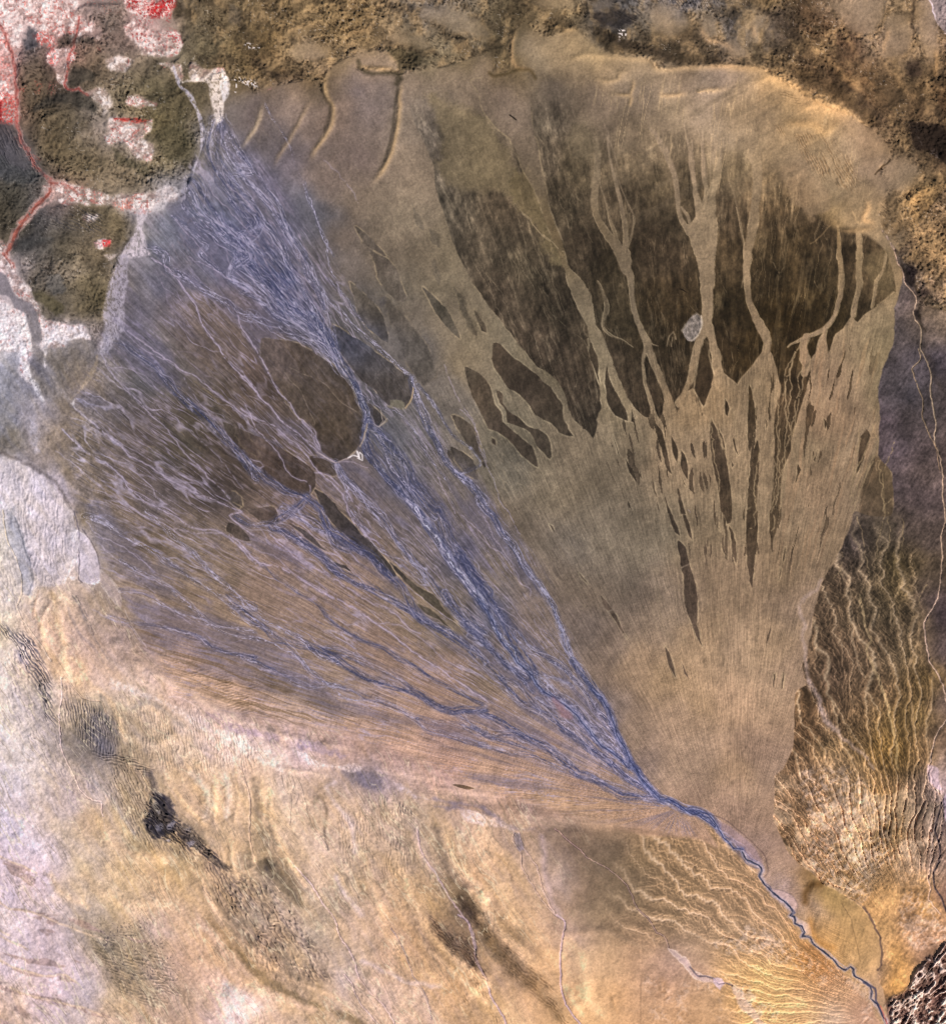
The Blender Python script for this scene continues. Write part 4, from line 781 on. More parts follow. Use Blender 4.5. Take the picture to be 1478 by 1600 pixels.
# branches between the trunk and the right branch
band("C3: 210,540 300,680 380,780 470,830 560,880 640,950 720,1040 780,1130 860,1230 930,1350", 13, .6, .6, 0, seed=15)
band("C3: 440,950 540,1040 640,1130 740,1220 830,1290 900,1370", 15, .45, .7, 0, seed=16); band("C3: 330,840 430,930 520,960 640,1000", 10, .4, .5, 0, seed=17)
for i, s in enumerate(("C3: 0,20 110,110 170,200 240,240 300,330 340,410 400,440 400,480", "C3: 130,20 200,160 270,260 320,340 350,420", "C3: 60,330 120,380 200,430 270,500 340,600 430,700 500,780", "C3: 270,-10 310,70 340,130", "C3: 210,540 330,620 430,720 480,790", "C3: 420,620 480,720 560,800 620,860",
                       "B2: 1240,630 1270,720 1330,850 1410,970 1430,1080 1478,1190|B3: 90,1010 110,1120 150,1210 190,1300 220,1400 270,1478", "B3: 0,880 60,940 95,1010", "B2: 1300,1478 1200,1280", "B2: 600,1190 700,1190 790,1220", "C3: 470,1040 520,1120 580,1180 660,1230 760,1320",
                       "C2: 700,-10 760,100 850,180 900,240", "C2: 1180,320 1240,430 1290,520 1400,600 1478,680", "C3: 0,560 100,620 200,720 260,800", "C3: 140,1170 300,1300")):
    line(s, (176, 160, 176), a=.6, w=1.8, jit=2.6, jl=8., seed=i, brk=.25)
# between M1 and the trunk, southward
band("B2: 600,1195 640,1260 720,1340 800,1420 860,1478|C2: 870,0 930,90 990,190 1060,270 1130,350 1190,440 1250,520 1320,600 1400,690 1478,760|C3: 40,700 120,760", 12, .5, .75, 0, seed=18)
band("C2: 690,-10 780,110 870,210 960,280 1040,330 1120,390|B2: 620,1210 660,1300 680,1400", 12, .25, .7, 0, seed=19)
band("C2: 1240,470 1300,560 1400,640 1478,700|C3: 30,640 130,740 220,830 290,900 380,960", 20, .6, .55, 0, seed=20)
band("C3: 0,640 100,720 180,800 260,880 350,960 420,1040", 10, .5, .5, 0, seed=21)
# long blue sweeps
band("B1: 650,470 760,540 880,620 960,720 1060,820 1150,900 1260,1010 1340,1100 1420,1190 1478,1280|B2: 60,1140 130,1210 220,1290 320,1350 440,1400|C2: 230,80 330,110 420,170 510,240 580,310 650,360 740,410 850,460 940,510 1010,550 1080,600 1170,660 1240,690 1320,740 1400,800 1478,880|C3: 60,790 130,860 190,930 250,1010 320,1080 400,1130 480,1170 560,1230 650,1290 740,1360 830,1420 900,1478|D3: 960,60 1040,100 1110,150", 14, .8, .55, 0, seed=22)
band("B2: 440,1400 520,1460|C2: 560,90 640,150 720,200 800,250 850,300 910,360 980,430 1030,500 1060,560 1110,620", 15, .85, .4, 0, seed=23)
band("C2: 300,-20 400,20 480,80 560,110 600,180 680,220", 16, .5, .6, 0, seed=24)
band("C2: 40,30 130,80 230,80 320,130 400,180 480,220 560,290 640,370", 13, .55, .5, 0, seed=25)
band("C3: 440,1090 520,1160 600,1230 690,1290 770,1370 860,1450", 18, .6, .6, 0, seed=26)
band("C1: 1290,500 1380,560 1478,630|C2: 190,660 280,720 400,755 500,790 600,840 690,900 780,950 880,980 980,1010 1070,1045 1150,1090 1210,1130 1290,1150 1370,1140 1478,1150|C3: 100,1150 200,1190 300,1250 400,1310 500,1360 600,1440 650,1478|D3: 680,30 760,50 840,100 930,150 1040,160 1150,185", 13, .9, .35, 0, seed=27)
band("C1: 480,20 600,60 700,130 800,180 900,230 1000,310 1100,380 1190,440 1290,500 1380,560 1478,630", 10, .3, .8, 0, seed=28); band("C1: 690,450 800,470 900,510 1000,570 1100,610 1200,640 1300,690 1400,720 1478,730|C2: 230,750 300,760", 8, .25, .75, 0, seed=47)
band("C1: 700,280 790,340 900,390 1000,450 1080,520 1160,590 1260,650 1380,670 1478,690", 8, .25, .75, 0, seed=29)
band("C1: 620,600 750,650 900,660 1020,680 1150,720 1220,780 1330,820 1478,840|C2: 60,830 150,870 250,920 350,970 450,1010 560,1000 680,1020 780,1070 900,1100 980,1140 1080,1200 1150,1260 1290,1300 1400,1330 1478,1345|C3: 100,1340 200,1370 320,1390 430,1410 540,1460|D3: 600,10", 9, .6, .55, 0, seed=30)
band("C2: 180,310 260,370 360,440 450,490 520,550 590,640 690,700 770,750 880,780 960,830 1060,890 1170,970 1280,1020 1400,1080 1478,1110|C3: 100,1140", 8, .7, .35, 0, seed=31)
band("C2: 550,790 660,820 760,860 860,900 960,960 1040,1010", 12, .5, .5, 0, seed=32)
band("C2: 0,480 100,540 220,620 320,680 420,740 520,830 620,860", 10, .35, .8, 0, seed=33)
band("C1: 850,0 940,80 1010,150 1100,230 1200,330 1300,420 1400,500 1478,560|C2: 0,550 120,640 240,700 340,790 430,880 480,930 560,990 660,1020", 8, .35, .75, 0, seed=34)
band("C2: 180,620 250,760 370,820 430,890 500,950 570,1000", 4, .1, .9, 0, seed=35)
band("C3: 0,1180 80,1240 180,1280 300,1290 420,1330 520,1390 620,1460", 18, .45, .5, 0, seed=36); band("C2: 1080,1190 1200,1220 1300,1220 1400,1260 1478,1280|C3: 60,1240 160,1290 300,1340 420,1380", 9, .65, .4, 0, seed=37)
band("C2: 560,990 640,1060 740,1090 860,1110", 4, .1, .8, 0, seed=38); band("C3: 240,960 330,1000 400,1080 450,1150", 12, .5, .4, 0, seed=39)
band("C3: 480,1050 620,1130 700,1220 800,1320 930,1430", 22, .35, .55, 0, seed=40)
band("D3: 880,-10 950,50 1040,100 1100,150 1180,195", 12, .6, .5, 0, seed=41); band("D3: 640,20 760,70 860,90 960,120 1060,170 1160,190", 11, .5, .4, 0, seed=42)
# lilac threads
for i, (s, w, a) in enumerate((
    ("B1: 880,10 960,60 1010,110 1070,200 1130,280 1160,360 1200,440 1260,520 1310,600 1380,670 1440,730 1478,780|B2: 60,690 130,740 170,820 240,880 300,960 400,1030 480,1100 560,1170 600,1190", 2.6, .85),
    ("B1: 430,870 520,950 600,1020 680,1080 760,1160 850,1200 930,1260 1030,1320 1120,1360 1200,1390 1300,1440 1400,1478|C2: 0,20 60,80 130,130", 4, .6),
    ("B1: 360,1000 440,1080 530,1150 620,1200 700,1270 770,1360 830,1410 900,1450 960,1478|C1: 1010,20 1070,70 1150,100 1260,110 1340,160 1400,220 1478,300", 2.4, .75),
    ("B1: 590,570 650,680 720,760 800,840 880,920 960,990 1010,1060 1080,1150 1160,1230 1240,1310 1330,1400", 3, .55),
    ("B1: 740,430 850,520 940,580 1060,660 1150,710 1230,780 1320,850 1400,910 1478,950|B2: 60,880 160,940 260,990 340,1060 400,1100 460,1170 500,1240 560,1290 650,1380 680,1478|C2: 760,110 850,180", 3, .65),
    ("B1: 900,80 950,180 1060,260 1180,420", 1.6, .3), ("B2: 40,340 80,430 150,540 200,640 280,780 350,860 410,950 470,1020 500,1100 520,1130", 3.2, .7), ("B2: 420,950 480,1000 500,1060 520,1120", 3, .5),
    ("B2: 0,610 60,660 130,760 180,830", 2, .6), ("B2: 90,860 150,1000 210,1060 280,1150 330,1240 370,1280 440,1300 465,1330 465,1370", 2, .7), ("B2: 120,1170 180,1190 195,1215 175,1225", 1.6, .6),
    ("B2: 490,1250 560,1260 620,1320 700,1400 760,1478", 3, .6), ("B1: 1060,700 1120,800 1200,900 1290,1000 1400,1160", 2, .5), ("B1: 1260,790 1330,860 1430,960 1478,1010", 2, .5),
    ("B1: 320,1120 400,1180 470,1240 560,1310 640,1390 740,1450", 1.8, .4), ("B1: 470,820 560,900 700,1010 830,1090", 1.5, .35), ("B1: 960,870 1040,960 1150,1060 1250,1150 1330,1240 1400,1340", 1.8, .4),
    ("C2: 0,140 60,190 140,270 180,300 290,320 370,360 440,410 540,470 640,510 720,560 800,620 850,650 940,710 1020,780 1100,840 1200,900 1300,970 1400,1040 1478,1090", 3.4, .75),
    ("C2: 100,180 180,230 250,250 340,330 420,390 500,430 600,500", 2, .45), ("C2: 230,130 330,220 420,290 520,340 620,400 700,450 780,510 860,540 960,590 1040,680 1100,700", 3.4, .55),
    ("C2: 850,640 950,650 1050,690 1140,760 1230,850 1320,900 1478,960", 2.4, .4), ("C1: 560,180 660,260 760,330 820,400 900,470", 1.6, .4), ("C1: 500,60 560,130 640,170 740,220 830,290 900,340", 2.2, .5),
    ("C1: 700,460 820,470 930,520 1040,600 1100,640", 2.2, .5), ("C1: 590,320 680,360", 1.5, .4), ("C1: 790,340 900,400 980,430 1060,500 1120,560", 2, .6), ("C2: 180,900 300,940 430,950 520,990", 2.6, .6), ("C2: 280,780 400,850 450,930 540,970", 2, .7),
    ("C2: 560,1040 660,1080 760,1110 880,1120", 3, .4), ("C2: 640,700 740,820 820,890", 2.2, .5), ("C2: 1160,880 1240,950 1320,1020 1420,1060", 3, .4),
    ("B2: 480,1160 560,1170", 1.5, .5), ("C1: 540,560 640,620 740,650 830,760", 2, .4), ("A1: 1200,1040 1240,1130 1320,1210 1390,1290 1478,1370", 2, .5), ("A2: 540,930 620,1000 690,1090 740,1170", 1.6, .3),
    ("A1: 1020,1270 1080,1340 1150,1420 1200,1478", 1.8, .5), ("B1: 1080,0 1200,60 1300,120 1400,180 1478,230", 2, .5), ("A1: 1290,1000 1320,1070 1400,1140 1478,1230", 2, .5), ("B1: 1380,400 1400,440 1450,500 1478,540", 2, .5),
    ("B1: 720,420 760,480 860,560 950,600", 2, .5), ("B1: 660,640 760,660 850,700 940,800", 1.6, .4), ("C1: 1010,100 1130,120 1280,120 1380,190 1460,270", 5, .35))):
    line(s, (128, 122, 148), a=a * .45, w=w + 1.6, jit=3.0, jl=11., seed=i, brk=.3, tex=.6, soft=1.4)
    line(s, (186, 170, 188), a=min(1, a * 1.1), w=max(1.1, w * .5), jit=3.0, jl=11., seed=i, brk=.28, tex=.5)
    if w > 2.2: line(s, (176, 162, 184), a=a * .7, w=1.1, jit=5.5, jl=16., seed=i + 40, brk=.36, tex=.4)
# the live river, from the mountains to the fan
RV = dict(zone='river', jit=1.0, jl=6.)
band("D4: 0,240 60,250 120,290 160,345 210,400 260,445 300,480 330,530 390,560", 13, .8, .6, .3, seed=43, zone=None)
line("D4: 130,270 200,300 280,360 350,420 410,480 440,540 448,600 425,630 400,640", (110, 90, 84), a=.8, w=1.8, jit=1.5)
line("D4: 440,690 540,710 590,740 620,790 610,830 580,850", (110, 95, 95), a=.7, w=1.6, jit=1.2)
poly("D4: 150,300 240,345 320,410 380,470 415,540 420,590 380,560 330,520 300,470 240,430 190,370", (150, 130, 150), a=.45, soft=3)
poly("D4: 440,690 540,710 590,740 615,790 600,820 560,780 500,740", (190, 165, 165), a=.6, soft=2); poly("D4: 600,860 680,900 700,960 670,960 640,920", (205, 185, 185), a=.6, soft=2)
TR = "D4: 300,480 330,535 390,560 412,590 400,625 440,680 500,740 550,775 590,830 575,850 600,860 600,895 640,915 655,945 640,970 690,975 710,1010 780,1070 830,1110 860,1150 890,1165 920,1145 940,1160 940,1190 1000,1230 1035,1260 1045,1300 1040,1325 1080,1370 1110,1430 1140,1490 1180,1560 1240,1700"
line(TR, (172, 165, 180), a=.6, w=6.5, jit=2.6, soft=1.8, tex=.6); line(TR, (70, 76, 104), a=.8, w=2.8, tex=.7, **{**RV, 'jit': 2.4, 'jl': 7.}); line(TR, (205, 195, 205), a=.5, w=1.5, jit=4.5, jl=9., seed=3, brk=.35, tex=.5); line(TR, (64, 70, 98), a=.7, w=1.5, jit=5.5, jl=11., seed=9, brk=.3, tex=.5); line(TR, (34, 38, 56), a=.8, w=1.5, jit=2.4, jl=7., brk=.3, tex=.5)
line("D4: 900,1150 840,1110 800,1060 760,1040", (170, 165, 190), a=.6, w=2); line("D4: 1000,1235 1060,1270 1070,1340 1110,1420", (60, 62, 95), a=.7, w=4)
line("D4: 1095,1370 1115,1420 1135,1478", (200, 100, 80), a=.5, w=3)
# dark thread of open water in the trunk
for s in ("C3: 470,1030 540,1075 600,1110 660,1165 700,1215 760,1290 810,1350 870,1385 920,1430 970,1478|D3: 1000,-5 1020,40 1050,80 1100,130 1150,180 1190,180 1240,200 1270,235 1310,250 1350,245 1400,280 1440,300 1470,340|D4: 0,240 50,250 110,270 150,330 190,400 230,440 250,465 300,465",
          "C3: 100,500 150,570 200,660 230,740 280,800 320,860 400,930 440,1000 470,1030", "C3: 750,1020 820,1090 870,1180 900,1290 960,1390 990,1470", "D3: 1020,0 1040,60 1090,110", "D3: 1200,180 1260,215 1330,265 1380,260"):
    line(s, (196, 198, 222), a=.55, w=4.2, jit=2.2, jl=7., brk=.4); line(s, (34, 40, 76), a=.85, w=1.9, jit=2.2, jl=7., seed=1, brk=.18, zone='river')
    line(s, (60, 74, 130), a=.35, w=8, jit=2, soft=3, zone=None)
poly("C3: 520,1060 570,1100 640,1160 650,1200 600,1190 550,1130", (150, 105, 110), a=.5, soft=3, warp=4)
# mark the wet trunk as river ground
for s, w in (("B2: 480,350 540,440 600,540 640,620 690,700 730,770 760,840 790,900 795,960 775,1010 770,1080 800,1150 860,1220 940,1310 1030,1410 1090,1478|C2: 1130,60 1190,140 1240,220 1290,300 1340,370 1400,450 1478,550|C3: 20,370 70,430 120,510 170,590 200,680 250,740 310,800 330,870 390,920 440,980 500,1050 590,1110 660,1160 720,1230 770,1290 830,1340 900,1390 960,1440|D3: 1030,40 1090,120 1150,175 1230,210 1290,245 1380,260 1440,290|D4: 0,240 60,250 120,290 160,345 210,400 260,445 300,480 330,530 390,560 405,600", 10),
             ("B2: 1050,705 1070,800 1110,900 1150,1000 1200,1090 1240,1170 1290,1230 1400,1340 1478,1430|C3: 180,20 230,110 290,190 350,290 430,390 480,460 530,550 570,650 610,770 650,870 700,930 750,1020 820,1080 870,1170 900,1280 960,1400 990,1478", 7)):
    P_ = densify(T(s), False, 4., 2.0, 12., 0); P_[:, 2] = w
    sl, dn, W, a_, b_ = line_sd(P_, 12)
    ZONE[sl][(dn < 1)] = Z['river']
# smaller southern and eastern streams
def creek(s, w, col=(190, 176, 180), a=.8, edge=(90, 78, 70), ea=.5, jit=2.0, zone='streams', seed=0, h=-1.5, **k):
    P0 = T(s)
    line(s, edge, a=ea, w=w + 1.6, jit=jit, jl=7., seed=seed, brk=.35)
    line(s, col, a=a, w=w, jit=jit, jl=7., seed=seed, zone=zone, h=h, **k)
creek("B4: 1180,-40 1200,40 1230,90 1245,160 1290,220 1310,270 1285,320 1300,370 1330,410 1335,480 1325,530 1345,570 1370,620 1390,680 1385,780 1400,880 1415,980 1410,1070 1440,1160 1460,1260 1455,1350 1470,1478|C4: 1470,60 1450,140 1455,250 1450,370 1440,450 1430,490 1390,570 1350,640 1360,750 1380,860 1430,940 1460,1010 1478,1100", 2.6, (200, 172, 150), .85, seed=1)
creek("A4: 1110,1330 1140,1380 1180,1440 1190,1500", 4, (190, 165, 150), .6, brk=.45)
creek("B4: 1320,540 1330,600 1280,650 1310,740 1340,840 1340,930 1380,1030 1420,1120 1440,1250", 2, (182, 150, 120), .7, seed=2, brk=.2)
creek("C4: 1478,1200 1420,1280 1390,1400 1375,1478|D4: 1370,0 1380,80 1430,130 1450,190 1400,240 1385,340 1395,420 1385,540 1370,640 1385,700 1375,760 1440,840", 2.4, (205, 180, 160), .8, seed=3)
creek("D4: 1450,200 1430,270 1410,360 1440,450 1430,540 1400,600 1410,690 1440,740 1470,820", 2.6, (78, 68, 75), .9, seed=4)
poly("D4: 1370,-20 1430,0 1430,60 1450,130 1400,110 1370,60", (190, 170, 185), a=.7, soft=2); poly("D4: 1455,170 1490,150 1490,330 1465,280", (188, 172, 195), a=.7, soft=2)
line("C4: 760,400 700,470 640,520 635,570 665,640 650,700 660,800 665,900 690,980 740,1080 760,1180 850,1270 930,1340 1000,1400 1060,1478", (176, 154, 142), a=.6, w=5, jit=4, soft=2.4, tex=.7, brk=.15)
line("C4: 680,980 730,1060 760,1150 800,1230 850,1250", (186, 166, 160), a=.45, w=8, jit=3, soft=3, tex=.6)
line("C4: 980,480 1000,570 1010,680 1040,740 1020,800 1050,880 1090,980 1130,1080 1160,1200 1190,1350 1190,1478", (182, 158, 112), a=.6, w=4, jit=3, tex=.5)
line("C4: 860,330 920,440 930,560 950,650 930,720 960,850 1000,950", (170, 146, 112), a=.5, w=3.5, jit=3, tex=.5); line("C4: 1240,350 1210,440 1160,560 1150,640", (168, 144, 105), a=.5, w=3.5, jit=3)
line("C4: 1330,640 1310,760 1260,900 1270,1000 1270,1100 1290,1250", (180, 150, 108), a=.5, w=4, jit=3, tex=.5)
for i, s in enumerate(("B4: 1180,1080 1110,1250 1115,1400 1120,1478|C4: 1110,60 1080,180 1070,330", "C4: 960,20 1000,150 1020,300 1040,420", "C4: 1140,0 1150,150 1130,260", "C4: 1230,40 1220,200 1180,330", "C4: 1270,320 1240,350 1230,420", "C4: 880,230 870,320 830,380", "C4: 1360,420 1300,560 1250,700")):
    line(s, (160, 138, 98), a=.6, w=2, jit=4, jl=8., brk=.3, seed=i)
creek("D3: 540,350 570,370 620,420 690,470 720,510 780,545 840,575 900,620 960,680 990,740 1010,800 1060,850 1100,890 1130,950 1170,970 1200,1030", 1.6, (195, 165, 150), .8, (70, 55, 58), .8, seed=5)
poly("D3: 1200,1045 1240,1055 1300,1100 1330,1160 1380,1200 1440,1205 1470,1240 1400,1230 1340,1200 1290,1140 1230,1080", (186, 168, 176), a=.6, soft=2.2, jit=4, warp=3, rim=(225, 210, 205, .5), zone='streams')
creek("D4: 0,1150 40,1200 90,1200 130,1210 160,1240 200,1235 240,1250", 2.4, (95, 88, 110), .6, seed=6); poly("D4: 130,1210 180,1210 200,1240 170,1275 140,1260", (190, 172, 190), a=.8, jit=3, soft=1.5)
poly("D4: 240,1250 290,1270 320,1330 380,1400 400,1440 450,1490 400,1490 340,1430 290,1380 250,1310", (192, 174, 172), a=.55, jit=4, warp=3, soft=2.4, zone='streams')
creek("D3: 310,370 300,420 345,490 350,560 390,640 440,720 490,790 540,850", 1.8, (205, 185, 160), .8, seed=7); creek("D3: 330,370 360,460 400,510 440,580 470,680 500,760 550,850 600,880", 1.8, (215, 195, 180), .8, seed=8)
creek("D3: 550,845 600,880 590,960 575,1040 575,1160 580,1260 600,1350 640,1420 690,1478", 3, (195, 178, 195), .75, seed=9)
line("D3: 470,400 480,520 490,640 520,760 570,850", (185, 168, 175), a=.45, w=9, soft=4, jit=3)
poly("D3: 310,370 340,380 360,470 340,480 315,440", (120, 118, 135), a=.6, soft=2); poly("D3: 345,480 385,480 430,580 470,690 440,700 380,600 350,540", (165, 145, 120), a=.6, soft=2)
creek("D3: -10,850 40,890 65,960 80,1060 90,1120 130,1180 150,1240 180,1330 220,1390 260,1478", 3.2, (180, 165, 175), .75, seed=10); creek("D2: 1080,340 1090,440 1120,520 1180,600 1240,700 1300,800 1380,900 1410,1000 1420,1100 1478,1220", 3.4, (190, 170, 168), .7, seed=11)
line("D2: 1070,300 1070,400 1110,500 1160,580", (205, 180, 165), a=.5, w=9, soft=4, tex=.5)
creek("D2: 350,540 420,610 480,690 540,790 600,870 630,960 690,1060 720,1130 740,1200 800,1290 870,1350 920,1420 960,1490", 3.2, (215, 195, 185), .75, seed=12); creek("D2: 660,1190 700,1240 730,1320 780,1400 830,1450 860,1490", 2.2, (215, 195, 185), .75, seed=13)
creek("D2: 930,920 980,1010 1030,1120 1060,1210 1130,1310 1160,1450", 1.8, (200, 185, 175), .5, seed=14); line("D2: 950,1200 1000,1240 1080,1260 1120,1320 1150,1400", (212, 195, 170), a=.5, w=2)
creek("C4: -10,-10 0,0", .5, zone=None)
creek("C1: 355,960 360,1060 345,1160 350,1280 360,1380 410,1480|D1: 420,20 450,100 490,150 540,185 590,195 590,240 600,280", 2.2, (225, 205, 190), .85, (140, 125, 115), .5, seed=15)
line("D1: 600,280 620,360 660,420 680,490 710,560 740,640 770,700", (215, 200, 185), a=.4, w=1.6, jit=3, brk=.4)
creek("C1: 20,-10 40,150 100,280 130,400 125,480 100,540 120,600 180,690 240,770 300,860", 2, (222, 200, 165), .8, (140, 130, 125), .4, seed=16, zone=None)
creek("C1: 400,980 440,1030 480,1070 520,1085|C1: 590,1090 610,1150 660,1200 700,1260", 2, (225, 195, 150), .7, seed=17, zone=None)
line("C1: 980,1070 1040,1065 1100,1100 1160,1140", (222, 195, 180), a=.7, w=2, jit=1.5); line("C1: 740,990 790,1040 850,1050 920,1060", (220, 200, 185), a=.5, w=2.4, jit=3, brk=.4)
creek("D1: 1385,-10 1420,90 1450,200 1440,350 1460,480 1478,530", 1.6, (220, 195, 150), .7, seed=18, zone=None); creek("D2: 65,0 100,120 115,200 110,380 130,500 170,590 230,640 290,710", 1.8, (222, 200, 160), .75, seed=19, zone=None)
creek("D2: 290,20 310,120 350,160 345,260 345,320", 1.6, (225, 205, 170), .7, seed=20, zone=None); creek("D2: 350,40 370,90 360,130 390,150 380,200", 1.6, (225, 205, 170), .7, seed=21, zone=None); creek("D2: 385,60 410,110 430,200 445,260 480,350 540,420 560,470", 1.8, (225, 205, 165), .7, seed=22, zone=None)
line("B2: 680,1165 710,1150 735,1160 745,1135 760,1150 760,1180 735,1165", (232, 226, 222), a=.95, w=2.2, jit=1.4, zone='salt'); line("B2: 735,1130 745,1165", (235, 230, 228), a=.9, w=3.5, jit=1)
line("B2: 790,970 770,1050 750,1100", (190, 165, 130), a=.8, w=2.2, jit=1.2); line("B2: 1055,760 1045,830 1010,880", (190, 160, 115), a=.8, w=2.4, jit=1.2); line("B2: 500,1130 560,1170 610,1195 680,1165", (190, 172, 165), a=.7, w=2, jit=1.5)
line("B2: 870,890 880,950 860,985 905,940", (195, 180, 165), a=.7, w=1.6, jit=2.5)
# ---------------------------------------------------------------- sandy margins, dunes and oases
CB = np.zeros((NY, NX), np.float32)              # rubbly dune hummocks
CS = np.ones((NY, NX), np.float32)
def soft(s, r, warp=10, jit=4, seed=0):
    sl, sd = poly_sd(densify(T(s), True, 6, jit, 20, seed), int(r * 2 + 14))
    sd = sd + warp * 2 * (fbm(X[sl] / 22, Y[sl] / 22, seed, 4, .55) - .5)
    M = np.zeros((NY, NX), np.float32); M[sl] = ss(-r, r, sd); return M
EDGE = "F:370,128 392,140 400,150 414,137 433,133 468,126 487,129 500,140 508,150 512,118 530,96 560,84 590,80 555,105 575,112 618,116 626,118 640,114 690,106 720,96 745,86 765,82 772,98 768,115 790,114 800,100 798,70 805,45 820,35 832,48 850,58 880,52 900,45 920,65 940,80 965,85 1000,90 1020,100 1035,110 1100,103 1180,105 1200,116 1215,124 1235,134 1262,152 1300,170 1340,192 1365,205 1385,225 1392,245 1370,265 1385,290 1372,330 1380,360 1400,385 1415,420 1430,450"
NORTH = soft(EDGE + " 1445,480 1560,470 1560,-80 250,-80 262,0 276,40 286,66 280,90 262,104 285,140 330,130", 3, 3, 2)
WHILL = soft("A1: 380,180 460,40 700,20 750,100 800,240 900,330 1000,370 1060,480 1120,560 1150,660 1165,740 1150,880 1110,980 1080,1100 1055,1165 1000,1080 930,1050 900,1120 700,1130 560,1100 400,1060 300,1020 220,920 160,800 130,700 120,560 100,400 95,260 180,220 300,260", 4, 5, 3, 1)
WH2 = soft("A1: 440,1180 640,1190 780,1220 770,1320 720,1440 690,1478|B1: 680,60 640,160 610,220 600,380 560,520 500,400 380,390 280,380 220,260 130,120 80,0|A1: 60,1478 130,1300 260,1210", 5, 5, 3, 2)
WH3 = soft("A1: -300,900 200,980 260,1100 200,1200 130,1280 60,1400 30,1478|B1: -300,100", 5, 6, 4, 3)
WH4 = soft("A1: 1060,500 1110,480 1190,500 1220,620 1230,700 1200,800 1160,960 1130,980 1170,860 1180,740 1150,640 1110,550", 2, 2, 2, 4)
PLAYA = np.zeros((NY, NX), np.float32)
for s in ("A2: 330,290 390,250 480,250 570,260 575,320 530,345 400,350 340,320", "A2: 730,330 800,310 890,300 950,350 970,400 900,405 800,400 730,380", "F:655,15 700,8 760,40 765,60 740,55 700,45 665,30", "A3: 1110,40 1180,20 1300,90 1310,140 1240,210 1150,200 1110,150", "A3: 1380,80 1440,90 1478,120 1478,200 1390,220", "A3: 400,0 600,-20 660,0 650,60 480,60", "A3: 700,10 860,0 880,40 820,60 760,60",
          "A4: 820,0 1100,0 1110,100 1050,200 950,190 880,130", "A4: 1130,90 1250,80 1280,180 1240,330 1130,330 1120,200", "A4: 1310,0 1400,0 1430,200 1420,400 1350,300 1320,180", "A4: 60,90 130,90 160,160 110,230 50,220", "A4: 350,110 410,100 400,200 370,240", "A2: 900,200 1060,200 1150,270 1100,290 950,240", "A4: 150,240 260,240 340,330 200,300", "A4: 1130,930 1250,900 1330,1000 1250,1100 1150,1120 1100,1040"):
    PLAYA = np.maximum(PLAYA, soft(s, 7, 9, 3))
north_r = NORTH * (1 - .85 * PLAYA)
CB = np.maximum.reduce([north_r, WHILL * 1.0, WH2 * .9, WH3 * .7, WH4 * .6])
OAS = np.zeros((NY, NX), np.float32)
oas = []
for s, w, r in (("A1: -100,-60 250,-40 440,0 420,120 330,260 250,240 180,200 160,160 100,260 90,350 60,300 -100,100", 14, 6), ("A1: -100,80 60,200 80,330 100,500 110,650 80,720 20,700 -100,640", 8, 4),
                ("A1: 745,-40 1020,-40 1000,60 960,110 870,100 870,160 960,170 1050,200 1060,260 1020,320 900,330 820,310 800,250 730,200 720,160 760,120 740,60", 6, 3),
                ("A1: 270,300 330,280 420,280 430,340 380,380 390,440 370,500 340,470 320,400 280,360", 5, 3), ("A1: 600,330 700,320 760,350 720,400 640,400", 8, 4), ("A1: 400,180 450,90 520,120 580,200 560,250 480,190 440,240 420,250", 9, 5),
                ("A1: 510,530 560,500 640,540 650,620 600,660 560,580", 8, 5), ("A1: 630,680 700,670 800,700 880,690 860,760 810,800 880,840 890,900 860,940 790,910 730,830 620,830 600,780 640,760", 5, 3),
                ("A1: 700,600 780,560 900,600 860,620", 8, 4), ("A1: 270,1050 340,1040 420,1070 560,1110 640,1130 760,1130 920,1090 960,1070 1010,1090 1020,1150 930,1180 850,1230 780,1220 640,1190 440,1170 300,1170 260,1110", 7, 4),
                ("A1: 540,1390 600,1375 640,1390 600,1440 550,1430", 2, 2), ("A1: 480,1240 560,1250 520,1280", 6, 4), ("B1: 0,-100 80,0 100,100 170,180 230,320 300,390 380,395 480,410 540,490 470,480 380,470 390,530 250,520 240,460 210,310 110,240 30,100 -60,40", 5, 3),
                ("B1: -100,100 40,280 150,330 180,450 190,560 160,680 200,760 120,690 120,560 30,560 -100,500", 7, 4), ("A1: 910,360 960,380 1000,420 1060,470 1040,380 1010,370", 5, 3), ("A1: 1100,350 1180,400 1260,400 1290,410 1230,430 1190,470 1100,460", 5, 3)):
    m_ = soft(s, r, w, 3); oas.append(m_); OAS = np.maximum(OAS, m_)
# hummock relief, elongated and rubbly
ux, uy = rot(X, Y, 35)
wx = X + 7 * (fbm(X / 20, Y / 20, 1, 3) - .5); wy = Y + 7 * (fbm(X / 20 + 9, Y / 20, 2, 3) - .5)
hum = fbm(wx / 3.8, wy / 3.8, 2, 3, .55)
hum2 = ridged(rot(wx, wy, 30)[0] / 7.0, rot(wx, wy, 30)[1] / 4.4, 4, 3, .5)
big = fbm(X / 34, Y / 34, 0, 4, .5)
amp = .55 + .9 * ss(.35, .65, fbm(X / 55 + 4, Y / 55, 3, 3))
CBK = CB * (1 - .85 * OAS)
H += CBK * (3.2 * amp * (hum - .5) + 2.3 * amp * (hum2 - .5) + 15 * (big - .5))
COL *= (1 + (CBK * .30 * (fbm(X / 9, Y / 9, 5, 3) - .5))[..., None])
COL *= (1 - (CBK * .42 * ss(.52, .36, hum * .6 + hum2 * .4) * (.3 + .7 * amp / 1.4))[..., None] * np.array((.9, .95, 1.0)))
